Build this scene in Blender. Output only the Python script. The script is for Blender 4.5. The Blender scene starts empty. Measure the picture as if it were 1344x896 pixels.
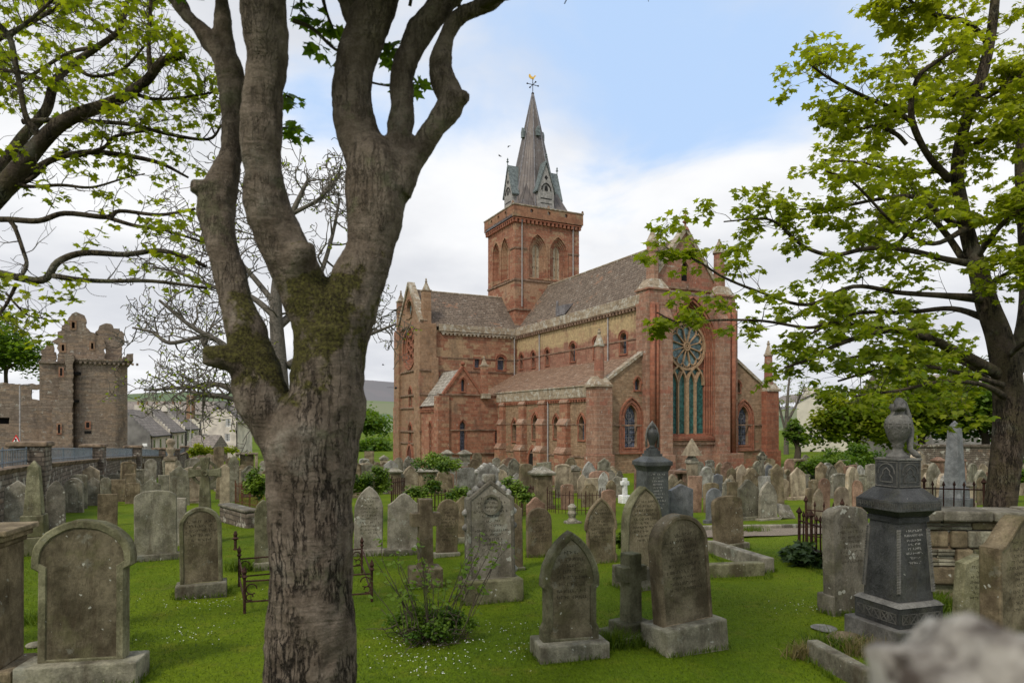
import bpy, bmesh, math, random
import numpy as np
from mathutils import Vector, Matrix
from mathutils.geometry import tessellate_polygon
R = math.radians
random.seed(7); rng = np.random.default_rng(7)
scene = bpy.context.scene
col = scene.collection

# ---------------------------------------------------------------- camera
CZ = 2.6
cam_data = bpy.data.cameras.new('camera')
cam = bpy.data.objects.new('camera', cam_data); col.objects.link(cam)
cam.location = (0, 0, CZ); cam.rotation_euler = (R(90), 0, 0)
cam_data.lens = 24; cam_data.sensor_width = 36; cam_data.shift_y = 0.0781
cam_data.clip_start = 0.05; cam_data.clip_end = 9000
cam_data.dof.use_dof = True; cam_data.dof.focus_distance = 16; cam_data.dof.aperture_fstop = 2.2
scene.camera = cam

# ---------------------------------------------------------------- light
sun_dir = Vector((-0.42, -0.62, 0.85)).normalized()     # towards the sun
sd = bpy.data.lights.new('sun', 'SUN'); sd.energy = 1.7; sd.angle = R(10); sd.color = (1, .92, .80)
so = bpy.data.objects.new('sun', sd); col.objects.link(so)
so.rotation_euler = sun_dir.to_track_quat('Z', 'Y').to_euler(); so.location = (-20, -20, 60)
vs = scene.view_settings
vs.view_transform = 'Standard'; vs.look = 'None'; vs.gamma = 1; vs.exposure = 0.52
scene.cycles.max_bounces = 5; scene.cycles.diffuse_bounces = 3; scene.cycles.glossy_bounces = 2
scene.cycles.transmission_bounces = 3; scene.cycles.transparent_max_bounces = 6

# ---------------------------------------------------------------- node helpers
class NT:
    def __init__(s, tree): s.t = tree; s.n = tree.nodes; s.l = tree.links
    def node(s, typ, ins=None, **attrs):
        nd = s.n.new(typ)
        for k, v in attrs.items(): setattr(nd, k, v)
        for k, v in (ins or {}).items(): s.put(nd.inputs[k], v)
        return nd
    def put(s, sock, v):
        if isinstance(v, bpy.types.NodeSocket): s.l.new(v, sock)
        elif isinstance(v, (tuple, list)) and len(v) == 3 and sock.type == 'RGBA': sock.default_value = (*v, 1)
        else: sock.default_value = v
    def math(s, op, a, b=0.0, c=None, clamp=False):
        nd = s.node('ShaderNodeMath', operation=op, use_clamp=clamp)
        s.put(nd.inputs[0], a); s.put(nd.inputs[1], b)
        if c is not None: s.put(nd.inputs[2], c)
        return nd.outputs[0]
    def mix(s, f, a, b, mode='MIX'):
        nd = s.node('ShaderNodeMixRGB', blend_type=mode)
        s.put(nd.inputs[0], f); s.put(nd.inputs[1], a); s.put(nd.inputs[2], b)
        return nd.outputs[0]
    def noise(s, vec, scale, detail=4, rough=.55, dist=0.0):
        nd = s.node('ShaderNodeTexNoise', {'Scale': scale, 'Detail': detail, 'Roughness': rough, 'Distortion': dist})
        if vec is not None: s.l.new(vec, nd.inputs['Vector'])
        return nd.outputs['Fac']
    def step(s, v, lo, hi, o0=0.0, o1=1.0):
        nd = s.node('ShaderNodeMapRange', {'Value': v, 'From Min': lo, 'From Max': hi, 'To Min': o0, 'To Max': o1}, interpolation_type='SMOOTHSTEP')
        return nd.outputs[0]
    def coord(s, which='Object'): return s.node('ShaderNodeTexCoord').outputs[which]
    def xyz(s, v):
        o = s.node('ShaderNodeSeparateXYZ', {0: v}).outputs; return o[0], o[1], o[2]
    def vec(s, x, y, z):
        nd = s.node('ShaderNodeCombineXYZ'); [s.put(nd.inputs[i], q) for i, q in enumerate((x, y, z))]; return nd.outputs[0]
    def vmul(s, v, k):
        nd = s.node('ShaderNodeVectorMath', operation='MULTIPLY'); s.put(nd.inputs[0], v); s.put(nd.inputs[1], k); return nd.outputs[0]
    def vadd(s, v, k):
        nd = s.node('ShaderNodeVectorMath', operation='ADD'); s.put(nd.inputs[0], v); s.put(nd.inputs[1], k); return nd.outputs[0]
    def bump(s, h, strength=.4, dist=.02):
        return s.node('ShaderNodeBump', {'Height': h, 'Strength': strength, 'Distance': dist}).outputs[0]

def new_mat(name):
    m = bpy.data.materials.new(name); m.use_nodes = True
    t = NT(m.node_tree); t.n.clear()
    out = t.node('ShaderNodeOutputMaterial')
    b = t.node('ShaderNodeBsdfPrincipled'); b.inputs['Specular IOR Level'].default_value = .25
    t.l.new(b.outputs[0], out.inputs[0])
    return m, t, b, out

def simple(name, c, rough=.7, metal=0.0, var=.25, scale=8, bump=.0):
    m, t, b, _ = new_mat(name)
    o = t.coord()
    n = t.noise(o, scale, 5)
    cc = t.mix(1, c, t.step(n, .25, .75, 1 - var, 1 + var), 'MULTIPLY')
    t.put(b.inputs['Base Color'], cc); b.inputs['Roughness'].default_value = rough; b.inputs['Metallic'].default_value = metal
    if bump: t.put(b.inputs['Normal'], t.bump(t.noise(o, scale * 4, 6), bump, .01))
    return m

# ---------------------------------------------------------------- world: blue sky with broken white cloud
world = bpy.data.worlds.new('World'); scene.world = world; world.use_nodes = True
w = NT(world.node_tree); w.n.clear()
sky = w.node('ShaderNodeTexSky', sky_type='NISHITA', sun_disc=False, sun_elevation=math.asin(sun_dir.z),
             sun_rotation=math.atan2(sun_dir.x, sun_dir.y), air_density=1.0, dust_density=1.5, ozone_density=1.0)
gdir = w.coord('Generated')
dx, dy, dz = w.xyz(gdir)
zz = w.math('MAXIMUM', dz, .02)
inv = w.math('DIVIDE', 1.0, w.math('ADD', zz, .22))
plane = w.vec(w.math('MULTIPLY', dx, inv), w.math('MULTIPLY', dy, inv), 0.0)
n1 = w.noise(w.vadd(plane, (3.1, 1.7, 0)), 1.9, 8, .55, .5)
n2 = w.noise(w.vadd(plane, (9.4, 4.2, 0)), .55, 5, .5)
band = w.step(dz, .26, .42)                                   # more blue higher up
east = w.step(dx, -.46, -.26)
west = w.step(dx, .55, .28)
gap = w.math('MULTIPLY', w.math('MULTIPLY', band, east), west)
cover = w.math('SUBTRACT', w.math('ADD', w.math('MULTIPLY', n1, .75), w.math('MULTIPLY', n2, .45)), w.math('MULTIPLY', gap, .29))
cmask = w.step(cover, .20, .48)
shade = w.step(w.noise(w.vadd(plane, (5, 8, 2)), 1.7, 6, .5), .30, .72)
ccol = w.mix(shade, (5.0, 5.15, 5.5), (7.0, 7.05, 7.15))
blue = w.mix(.85, sky.outputs[0], (3.9, 5.3, 7.5))
wc = w.mix(cmask, blue, ccol)
bg = w.node('ShaderNodeBackground', {'Color': wc, 'Strength': .1})
w.l.new(bg.outputs[0], w.node('ShaderNodeOutputWorld').inputs[0])

# ---------------------------------------------------------------- scene layout helpers
F, HZ, CX = 896., 553., 672.
def S(a, b, x):
    t = min(1, max(0, (x - a) / (b - a))); return t * t * (3 - 2 * t)
def gz(x, y):                                                  # the lie of the land
    g = -.85 * S(9, 40, y) - 1.6 * S(30, 75, y) * S(2, -14, x)
    r = math.hypot(x, y)
    g -= 6 * S(110, 300, r)
    return g
def at(px, py, d):                                             # point seen at (px, py) of the photo, d metres off
    return Vector(((px - CX) / F * d, d, CZ + (HZ - py) / F * d))
def on_ground(px, py):
    d = 12.
    for _ in range(30): d = F * (CZ - gz((px - CX) / F * d, d)) / (py - HZ)
    return Vector(((px - CX) / F * d, d, gz((px - CX) / F * d, d)))
def by_top(px, py, h):
    d = 15.
    for _ in range(40): d = .5 * d + .5 * F * (CZ - gz((px - CX) / F * d, d) - h) / (py - HZ)
    return Vector(((px - CX) / F * d, d, gz((px - CX) / F * d, d)))

def tag(o, label=None, cat=None, group=None, kind=None):
    for k, v in (('label', label), ('category', cat), ('group', group), ('kind', kind)):
        if v: o[k] = v
    return o
def empty(name, loc, rz=0, label=None, cat=None, group=None, tilt=(0, 0)):
    o = bpy.data.objects.new(name, None); col.objects.link(o); o.empty_display_size = .2
    o.location = loc; o.rotation_euler = (tilt[0], tilt[1], rz)
    return tag(o, label, cat, group)
class MB:
    """collects faces of one mesh"""
    def __init__(s): s.v = []; s.f = []
    def add(s, vs, fs):
        k = len(s.v); s.v += [tuple(p) for p in vs]; s.f += [tuple(i + k for i in f) for f in fs]; return s
    def box(s, a, b):
        x0, y0, z0 = a; x1, y1, z1 = b
        return s.add([(x0,y0,z0),(x1,y0,z0),(x1,y1,z0),(x0,y1,z0),(x0,y0,z1),(x1,y0,z1),(x1,y1,z1),(x0,y1,z1)],
              [(0,3,2,1),(4,5,6,7),(0,1,5,4),(1,2,6,5),(2,3,7,6),(3,0,4,7)])
    def frustum(s, c, z0, z1, a, b, n=4, rot=None, cap=True):
        """n-gon prism from half-size a (pair) at z0 to b at z1"""
        a = (a, a) if not isinstance(a, tuple) else a; b = (b, b) if not isinstance(b, tuple) else b
        rot = math.pi / n if rot is None else rot
        q = 1 / math.cos(math.pi / n)
        vs = []
        for (h, zq) in ((a, z0), (b, z1)):
            for i in range(n):
                t = rot + 2 * math.pi * i / n; vs.append((c[0] + h[0] * q * math.cos(t), c[1] + h[1] * q * math.sin(t), zq))
        fs = [(i, (i + 1) % n, n + (i + 1) % n, n + i) for i in range(n)]
        if cap: fs += [tuple(range(n))[::-1], tuple(range(n, 2 * n))]
        return s.add(vs, fs)
    def lathe(s, c, prof, n=20):
        vs = []; fs = []
        for (r, zq) in prof:
            for i in range(n):
                t = 2 * math.pi * i / n; vs.append((c[0] + r * math.cos(t), c[1] + r * math.sin(t), c[2] + zq))
        for k in range(len(prof) - 1):
            for i in range(n): fs.append((k*n+i, k*n+(i+1)%n, (k+1)*n+(i+1)%n, (k+1)*n+i))
        fs += [tuple(range(n))[::-1], tuple(range((len(prof)-1)*n, len(prof)*n))]
        return s.add(vs, fs)
    def prism(s, poly, ext):
        """planar loop of 3-D points pushed along ext"""
        n = len(poly); p = [Vector(q) for q in poly]; e = Vector(ext)
        return s.add(p + [q + e for q in p], [tuple(range(n))[::-1], tuple(range(n, 2*n))] + [(i, (i+1)%n, n+(i+1)%n, n+i) for i in range(n)])
    def tube(s, pts, rad, n=6, cap=True, squash=None):
        pts = [Vector(p) for p in pts]; m = len(pts)
        rad = [rad] * m if not isinstance(rad, (list, tuple)) else rad
        up = None; vs = []; fs = []
        for i, p in enumerate(pts):
            d = (pts[min(i+1, m-1)] - pts[max(i-1, 0)]).normalized()
            if up is None: up = d.cross(Vector((.31, .2, .93)) if abs(d.z) < .8 else Vector((1, .1, 0))).normalized()
            a = (up - d * up.dot(d)).normalized(); b = d.cross(a); up = a
            for k in range(n):
                t = 2 * math.pi * k / n; vs.append(p + (a * math.cos(t) + b * math.sin(t)) * rad[i])
        for i in range(m - 1):
            for k in range(n): fs.append((i*n+k, i*n+(k+1)%n, (i+1)*n+(k+1)%n, (i+1)*n+k))
        if cap: fs += [tuple(range(n))[::-1], tuple(range((m-1)*n, m*n))]
        return s.add(vs, fs)
    def bar(s, a, b, r=.01, n=4): return s.tube([a, b], r, n)
    def build(s, name, mat, parent=None, smooth=False, bevel=0, loc=None, rz=0):
        me = bpy.data.meshes.new(name); me.from_pydata(s.v, [], s.f); me.update()
        o = bpy.data.objects.new(name, me); col.objects.link(o)
        if mat: me.materials.append(mat)
        if parent: o.parent = parent
        if smooth: me.polygons.foreach_set('use_smooth', [True] * len(me.polygons))
        if bevel:
            md = o.modifiers.new('edge', 'BEVEL'); md.width = bevel; md.segments = 2; md.limit_method = 'ANGLE'; md.angle_limit = R(40)
        if loc is not None: o.location = loc
        o.rotation_euler.z = rz
        return o
def np_mesh(name, verts, faces, mat, parent=None, smooth=False, attr=None):
    """faces: (n,k) int array"""
    me = bpy.data.meshes.new(name); n, k = faces.shape
    me.vertices.add(len(verts)); me.vertices.foreach_set('co', np.asarray(verts, np.float32).ravel())
    me.loops.add(n * k); me.loops.foreach_set('vertex_index', faces.astype(np.int32).ravel())
    me.polygons.add(n); me.polygons.foreach_set('loop_start', np.arange(0, n * k, k, dtype=np.int32))
    me.polygons.foreach_set('loop_total', np.full(n, k, np.int32))
    if smooth: me.polygons.foreach_set('use_smooth', np.ones(n, bool))
    if attr is not None:
        a = me.attributes.new('tone', 'FLOAT', 'POINT'); a.data.foreach_set('value', np.asarray(attr, np.float32))
    me.update(calc_edges=True); me.validate()
    o = bpy.data.objects.new(name, me); col.objects.link(o); me.materials.append(mat)
    if parent: o.parent = parent
    return o
def spline(pts, per=6):
    """Catmull-Rom through rows of (x,y,z,r)"""
    P = [np.array(p, float) for p in pts]; P = [2*P[0]-P[1]] + P + [2*P[-1]-P[-2]]; out = []
    for i in range(1, len(P) - 2):
        for k in range(per):
            t = k / per; a, b, c, d = P[i-1], P[i], P[i+1], P[i+2]
            out.append(.5*((2*b)+(-a+c)*t+(2*a-5*b+4*c-d)*t*t+(-a+3*b-3*c+d)*t**3))
    out.append(P[-2]); return out

# ---------------------------------------------------------------- masonry
def masonry(name, c1, c2, mortar, bw, bh, axis='xy', ms=.012, patch=None, bump=.5, grime=.35, lichen=0., seedv=0., upper=None, wob=.05):
    m, t, b, _ = new_mat(name)
    o = t.coord(); x, y, z = t.xyz(o)
    hor = t.math('ADD', x, y) if axis == 'xy' else (x if axis == 'x' else y)
    wobv = t.math('MULTIPLY', t.math('SUBTRACT', t.noise(o, .9, 3), .5), wob * 2)
    v = t.vec(t.math('ADD', hor, seedv), t.math('ADD', z, wobv), 0.0)
    br = t.node('ShaderNodeTexBrick', {'Vector': v, 'Color1': c1, 'Color2': c2, 'Mortar': mortar, 'Scale': 1.0, 'Mortar Size': ms,
                 'Mortar Smooth': .3, 'Bias': -.1, 'Brick Width': bw, 'Row Height': bh}, offset=.5, squash=1.35, squash_frequency=3)
    c = br.outputs['Color']
    if patch:                                                  # stones of another colour, let in by courses
        pc, sc, th = patch
        pn = t.noise(t.vmul(v, (sc * .55, sc, 1)), 1.0, 3, .7)
        br2 = t.node('ShaderNodeTexBrick', {'Vector': v, 'Color1': (0, 0, 0), 'Color2': (1, 1, 1), 'Mortar': (.5, .5, .5), 'Scale': 1.0,
                 'Mortar Size': 0.0, 'Brick Width': bw, 'Row Height': bh}, offset=.5, squash=1.35, squash_frequency=3)
        k = t.math('ADD', pn, t.math('MULTIPLY', t.math('SUBTRACT', br2.outputs[0], .5), .22))
        c = t.mix(t.step(k, th, th + .05), c, t.mix(.35, pc, c))
    if upper:
        uc, z0, z1 = upper
        k = t.math('ADD', z, t.math('MULTIPLY', t.math('SUBTRACT', t.noise(o, .8, 4, .7), .5), 2.6))
        c = t.mix(t.math('MULTIPLY', t.step(k, z0, z1), t.step(t.noise(o, 1.6, 3), .3, .5, .55, 1.)), c, uc)
    n = t.noise(o, 5, 6, .65)
    c = t.mix(1, c, t.step(n, .2, .8, .66, 1.34), 'MULTIPLY')
    st = t.noise(t.vmul(o, (1.2, 1.2, .35)), 1.0, 5, .6)
    c = t.mix(t.step(st, .5, .78, 0., grime), c, (.07, .055, .045))
    if lichen:
        ln = t.noise(o, 2.7, 7, .72)
        c = t.mix(t.step(ln, .62 - lichen * .2, .70 - lichen * .2, 0, .8), c, (.46, .44, .38))
    t.put(b.inputs['Base Color'], c); b.inputs['Roughness'].default_value = .92
    h = t.math('ADD', t.math('MULTIPLY', br.outputs['Fac'], -1.0), t.math('MULTIPLY', n, .6))
    t.put(b.inputs['Normal'], t.bump(h, bump, .03))
    return m
# ================================================================ ground, path, hills
def grass_mat():
    m, t, b, _ = new_mat('mown_grass')
    o = t.coord()
    n = t.noise(o, .35, 5, .6); n2 = t.noise(o, 2.2, 5, .65); n3 = t.noise(t.vmul(o, (1, .35, 1)), 55, 4, .7)
    c = t.mix(t.step(n, .3, .7), (.062, .108, .0035), (.115, .16, .005))
    c = t.mix(t.step(n2, .5, .78, 0, .65), c, (.15, .145, .016))
    c = t.mix(t.step(t.noise(o, .8, 6, .7), .62, .75, 0, .5), c, (.11, .085, .035))
    c = t.mix(1, c, t.step(n3, .2, .8, .6, 1.4), 'MULTIPLY')
    t.put(b.inputs['Base Color'], c); b.inputs['Roughness'].default_value = .95; b.inputs['Specular IOR Level'].default_value = .1
    t.put(b.inputs['Normal'], t.bump(t.math('ADD', n3, t.noise(o, 12, 4)), .7, .03))
    return m
GRASS = grass_mat()
def sheet(name, xs, ys, mat, lift=0.0, rough=0.0):
    X, Y = np.meshgrid(xs, ys); nx, ny = len(xs), len(ys)
    Z = np.array([[gz(a, b) + lift for a, b in zip(r1, r2)] for r1, r2 in zip(X, Y)])
    if rough: Z += rough * (np.sin(X * 2.3 + Y * .7) + np.sin(Y * 1.9 - X * 1.1) * .8 + np.sin(X * .9 + 2) * .9)
    V = np.stack([X, Y, Z], -1).reshape(-1, 3); i = np.arange(nx * ny).reshape(ny, nx)
    Fq = np.stack([i[:-1,:-1], i[:-1,1:], i[1:,1:], i[1:,:-1]], -1).reshape(-1, 4)
    o = np_mesh(name, V, Fq, mat, smooth=True); return tag(o, kind='structure')
def grade(a, b, n, p=2.2):
    q = np.linspace(-1, 1, n); q = np.sign(q) * np.abs(q) ** p; return (a + b) / 2 + q * (b - a) / 2
xs = np.unique(np.round(np.concatenate([np.linspace(-45, 45, 181), grade(-4000, 4000, 60, 3)]), 3))
ys = np.unique(np.round(np.concatenate([np.linspace(-8, 80, 177), np.geomspace(85, 5000, 30), [-300, -60, -20]]), 3))
sheet('ground', xs, ys, GRASS, 0, .012)
GRAVEL = simple('gravel', (.20, .165, .125), .95, var=.55, scale=45, bump=.8)
ASPH = simple('asphalt', (.06, .06, .06), .9, var=.3, scale=30, bump=.4)
def strip(name, line, half, mat, lift):
    V = []; Fq = []
    for i, (x, y) in enumerate(line):
        a = Vector((line[min(i+1, len(line)-1)][0] - line[max(i-1, 0)][0], line[min(i+1, len(line)-1)][1] - line[max(i-1, 0)][1])).normalized()
        for k in range(5):
            q = half * (k / 2 - 1) * (1 + .09 * math.sin(i * 1.7 + k)); px, py = x - a.y * q, y + a.x * q
            V.append((px, py, gz(px, py) + lift + .03))
    for i in range(len(line) - 1):
        for k in range(4): Fq.append((i*5+k, i*5+k+1, (i+1)*5+k+1, (i+1)*5+k))
    o = np_mesh(name, np.array(V), np.array(Fq), mat, smooth=True); return tag(o, kind='structure')
strip('gravel_path', [(x, 16.6 + .10 * (x - 5) + .15 * math.sin(x)) for x in np.arange(4.4, 18, .4)], .6, GRAVEL, .004)
strip('street', [(-14 - .47 * (y - 14) - 5.2, y) for y in np.arange(6, 120, 3.)], 3.2, ASPH, .02)

def hill_mat(name, cols, k):
    m, t, b, _ = new_mat(name); o = t.coord(); x, y, z = t.xyz(o)
    v = t.node('ShaderNodeTexVoronoi', {'Vector': t.vmul(o, (k, k, k * 3)), 'Scale': 1.0})
    cr = t.node('ShaderNodeValToRGB', {0: t.xyz(v.outputs['Color'])[0]}); e = cr.color_ramp; e.interpolation = 'CONSTANT'
    while len(e.elements) < len(cols): e.elements.new(.5)
    for i, c in enumerate(cols): e.elements[i].position = i / len(cols); e.elements[i].color = (*c, 1)
    t.put(b.inputs['Base Color'], cr.outputs[0]); b.inputs['Roughness'].default_value = 1; b.inputs['Specular IOR Level'].default_value = 0
    return m
def hill(name, y0, depth, prof, mat):
    """ridge running across the view: prof lists (x, height)"""
    xs = np.linspace(prof[0][0], prof[-1][0], 90); hs = np.interp(xs, [p[0] for p in prof], [p[1] for p in prof])
    V = []; rows = 14
    for j in range(rows):
        q = j / (rows - 1)
        for x, h in zip(xs, hs):
            V.append((x, y0 + depth * (q - .0), -8 + (h + 8) * (math.sin(q * math.pi / 2) ** 1.1 if q < 1 else 1) + 2 * math.sin(x * .013 + q * 5)))
    V = np.array(V); i = np.arange(rows * 90).reshape(rows, 90)
    Fq = np.stack([i[:-1,:-1], i[:-1,1:], i[1:,1:], i[1:,:-1]], -1).reshape(-1, 4)
    return tag(np_mesh(name, V, Fq, mat, smooth=True), kind='structure')
FIELDS = hill_mat('fields', [(.13, .17, .10), (.17, .20, .115), (.11, .15, .09), (.19, .205, .13), (.15, .185, .11)], .006)  # greens muted so the colour itself carries the distance haze
MOOR = hill_mat('moorland', [(.19, .18, .185), (.20, .195, .19), (.18, .175, .18)], .003)  # greyed in the colour in place of haze
hill('hill', 700, 700, [(-1500, 30), (-900, 44), (-640, 58), (-480, 60), (-380, 53), (-300, 44), (-200, 38), (100, 32), (900, 26)], FIELDS)
hill('moor_hill', 1900, 1200, [(-2600, 60), (-1500, 90), (-1000, 120), (-780, 172), (-640, 186), (-480, 176), (-300, 150), (0, 110), (900, 70), (2500, 50)], MOOR)

# ================================================================ the cathedral
TH = R(26.2)
BX, BY = (787 - CX) / F * 44, 44.
RED = masonry('red_ashlar', (.25, .10, .060), (.345, .175, .108), (.255, .17, .115), .62, .27, patch=((.33, .22, .135), .36, .55), grime=.6, lichen=.05)
REDD = masonry('red_dressing', (.235, .085, .050), (.305, .13, .078), (.22, .125, .085), .5, .3, grime=.35)
PURP = masonry('rose_ashlar', (.25, .132, .088), (.335, .205, .142), (.33, .25, .19), .62, .28, patch=((.26, .085, .055), .25, .56), grime=.5, lichen=.06)
MIXED = masonry('mixed_ashlar', (.25, .11, .066), (.335, .19, .115), (.27, .185, .12), .7, .27, patch=((.37, .27, .16), .36, .50), grime=.55)
CLER = masonry('clerestory_stone', (.24, .11, .075), (.31, .175, .12), (.27, .16, .1), .7, .27, patch=((.33, .22, .14), .3, .62), upper=((.40, .30, .165), 8.6, 9.2), grime=.5)
RUB = masonry('brown_rubble', (.225, .138, .08), (.335, .225, .14), (.24, .17, .11), .42, .13, patch=((.31, .10, .06), .22, .62), grime=.4, ms=.018)
OCHRE = masonry('ochre_ashlar', (.235, .14, .082), (.315, .205, .13), (.24, .165, .11), .55, .3, patch=((.25, .11, .07), .3, .56), grime=.55)
COPE = masonry('lichened_coping', (.27, .21, .145), (.36, .30, .22), (.16, .12, .08), .9, .32, grime=.5, lichen=.55)
SLATE = {a: masonry('stone_slate_' + a, (.135, .102, .076), (.215, .168, .128), (.042, .033, .026), .34, .19, axis=a, ms=.016, grime=.5, lichen=.12, bump=.8, patch=((.26, .14, .085), .5, .66)) for a in 'xy'}
TPAR = masonry('parapet_ashlar', (.25, .115, .068), (.32, .175, .105), (.23, .14, .09), .8, .5, patch=((.27, .21, .13), .4, .60), grime=.7)
AISLE = masonry('aisle_slate', (.21, .125, .08), (.30, .20, .135), (.07, .05, .035), .36, .14, axis='y', ms=.016, grime=.35, lichen=.1, bump=.8)
WEATH = masonry('worn_red_stone', (.26, .15, .10), (.34, .23, .165), (.2, .12, .08), .9, .5, grime=.3, lichen=.25)
TRIM = simple('weathered_trim', (.20, .13, .09), .9, var=.5, scale=3, bump=.3)
def glass_mat(name, c, lead, bw, bh, axis):
    m, t, b, _ = new_mat(name); o = t.coord(); x, y, z = t.xyz(o)
    br = t.node('ShaderNodeTexBrick', {'Vector': t.vec(x if axis == 'x' else y, z, 0.), 'Color1': c, 'Color2': tuple(q * 1.5 for q in c), 'Mortar': lead,
         'Scale': 1., 'Mortar Size': .012, 'Brick Width': bw, 'Row Height': bh}, offset=0.)
    n = t.noise(o, 6, 3)
    t.put(b.inputs['Base Color'], t.mix(1, br.outputs[0], t.step(n, .3, .7, .5, 1.5), 'MULTIPLY'))
    b.inputs['Roughness'].default_value = .25; b.inputs['Specular IOR Level'].default_value = .4
    t.put(b.inputs['Normal'], t.bump(t.noise(o, 5, 2), .5, .02))
    return m
GLX = glass_mat('leaded_glass_east', (.045, .055, .085), (.20, .21, .24), .15, .17, 'x')
GLY = glass_mat('leaded_glass_south', (.03, .035, .045), (.13, .14, .16), .13, .17, 'y')
GLT = glass_mat('green_glass', (.022, .085, .075), (.05, .11, .10), .16, .42, 'x')
GLR = glass_mat('blue_grey_glass', (.09, .145, .155), (.12, .17, .18), .3, .3, 'x')
LEAD = simple('lead_sheet', (.20, .19, .195), .45, .35, .35, 3, .1)
PIPE = simple('grey_downpipe', (.33, .31, .30), .6)
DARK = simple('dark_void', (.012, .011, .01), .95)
GOLD = simple('gilded', (.8, .5, .1), .3, .9)
IRON = simple('black_iron', (.02, .018, .017), .6, .3, .5, 30)
RUST = simple('rusty_iron', (.055, .026, .018), .8, .2, .6, 25, .3)

cath = empty('cathedral', (BX, BY, 0), TH, 'red sandstone cathedral with a square tower and lead spire beyond the graveyard', 'cathedral')
class Plane:
    def __init__(s, o, ex, n): s.o, s.ex, s.n = Vector(o), Vector(ex), Vector(n)
    def p(s, a, z, d=0.): return s.o + s.ex * a + Vector((0, 0, z)) + s.n * d
def east(v): return Plane((0, v, 0), (1, 0, 0), (0, -1, 0))
def south(u): return Plane((u, 0, 0), (0, 1, 0), (-1, 0, 0))
def arch(c, z0, zt, w, kind='point', n=8):
    """loop of an arched opening: sill z0, crown zt"""
    h = w / 2
    if kind == 'rect': return [(c-h, z0), (c+h, z0), (c+h, zt), (c-h, zt)]
    if kind == 'circle':
        r = h; zc = (z0 + zt) / 2; return [(c + r * math.cos(2*math.pi*i/(4*n)), zc + r * math.sin(2*math.pi*i/(4*n))) for i in range(4*n)]
    rise = h if kind == 'round' else w * .87
    rise = min(rise, (zt - z0) * .8); zs = zt - rise; pts = [(c-h, z0), (c+h, z0)]
    if kind == 'round':
        pts += [(c + h * math.cos(math.pi*i/(2*n)), zs + rise * math.sin(math.pi*i/(2*n))) for i in range(2*n+1)]
    else:
        rr = (rise*rise + h*h) / (2*h); am = math.asin(min(1, rise / rr))
        right = [(c + h - rr + rr*math.cos(am*i/n), zs + rr*math.sin(am*i/n)) for i in range(n+1)]
        pts += right + [(2*c - a, z) for a, z in right[::-1][1:]]
    return pts
def panel(mb, pl, outline, holes=(), depth=.3, back=False, d=0.):
    loops = [outline] + list(holes)
    tri = tessellate_polygon([[Vector((a, z, 0)) for a, z in L] for L in loops])
    flat = [q for L in loops for q in L]
    mb.add([pl.p(a, z, d) for a, z in flat], tri)
    if back: mb.add([pl.p(a, z, d - depth) for a, z in flat], tri)
    for L in (loops if back else loops[1:]):
        n = len(L); mb.add([pl.p(a, z, d) for a, z in L] + [pl.p(a, z, d - depth) for a, z in L], [(i, (i+1) % n, n + (i+1) % n, n + i) for i in range(n)])
def fill(mb, pl, loop, d): mb.add([pl.p(a, z, d) for a, z in loop], tessellate_polygon([[Vector((a, z, 0)) for a, z in loop]]))
def grow(loop, k):
    """loop pushed outwards by k"""
    n = len(loop); out = []
    ar = sum(loop[i][0]*loop[(i+1)%n][1]-loop[(i+1)%n][0]*loop[i][1] for i in range(n)); sg = 1 if ar > 0 else -1
    for i in range(n):
        p0, p1, p2 = (Vector(loop[(i+j) % n]) for j in (-1, 0, 1))
        a = p1 - p0; b = p2 - p1
        if a.length < 1e-6 or b.length < 1e-6: out.append(tuple(p1)); continue
        na = Vector((a.y, -a.x)).normalized() * sg; nb = Vector((b.y, -b.x)).normalized() * sg
        m = (na + nb); m = m / max(.35, m.dot(na)) if m.length > 1e-6 else na
        out.append((p1.x + m.x*k, p1.y + m.y*k))
    return out
def ring(mb, pl, loop, w, d0, d1):
    """flat band of width w round a loop, from depth d1 (proud) back to d0"""
    o = grow(loop, w); n = len(loop)
    vs = [pl.p(*q, d1) for q in loop] + [pl.p(*q, d1) for q in o] + [pl.p(*q, d0) for q in o] + [pl.p(*q, d0) for q in loop]
    mb.add(vs, [f for i in range(n) for f in ((i, (i+1)%n, n+(i+1)%n, n+i), (n+i, n+(i+1)%n, 2*n+(i+1)%n, 2*n+i), (i, 3*n+i, 3*n+(i+1)%n, (i+1)%n))])
def rib(mb, pl, pts, w, d0, d1):
    """moulding along an open path on the plane"""
    n = len(pts); vs = []
    for i, q in enumerate(pts):
        a = Vector(pts[min(i+1, n-1)]) - Vector(pts[max(i-1, 0)]); a.normalize(); nn = Vector((-a.y, a.x)) * w / 2
        for (sx, dd) in ((1, d0), (1, d1), (-1, d1), (-1, d0)): vs.append(pl.p(q[0] + nn.x*sx, q[1] + nn.y*sx, dd))
    fs = [(i*4+k, i*4+k+1, (i+1)*4+k+1, (i+1)*4+k) for i in range(n-1) for k in range(3)] + [(0, 1, 2, 3), tuple((n-1)*4+k for k in range(4))]
    mb.add(vs, fs)
def P(mb, name, mat, parent=None, **k): return mb.build(name, mat, parent or cath, **k)
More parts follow.
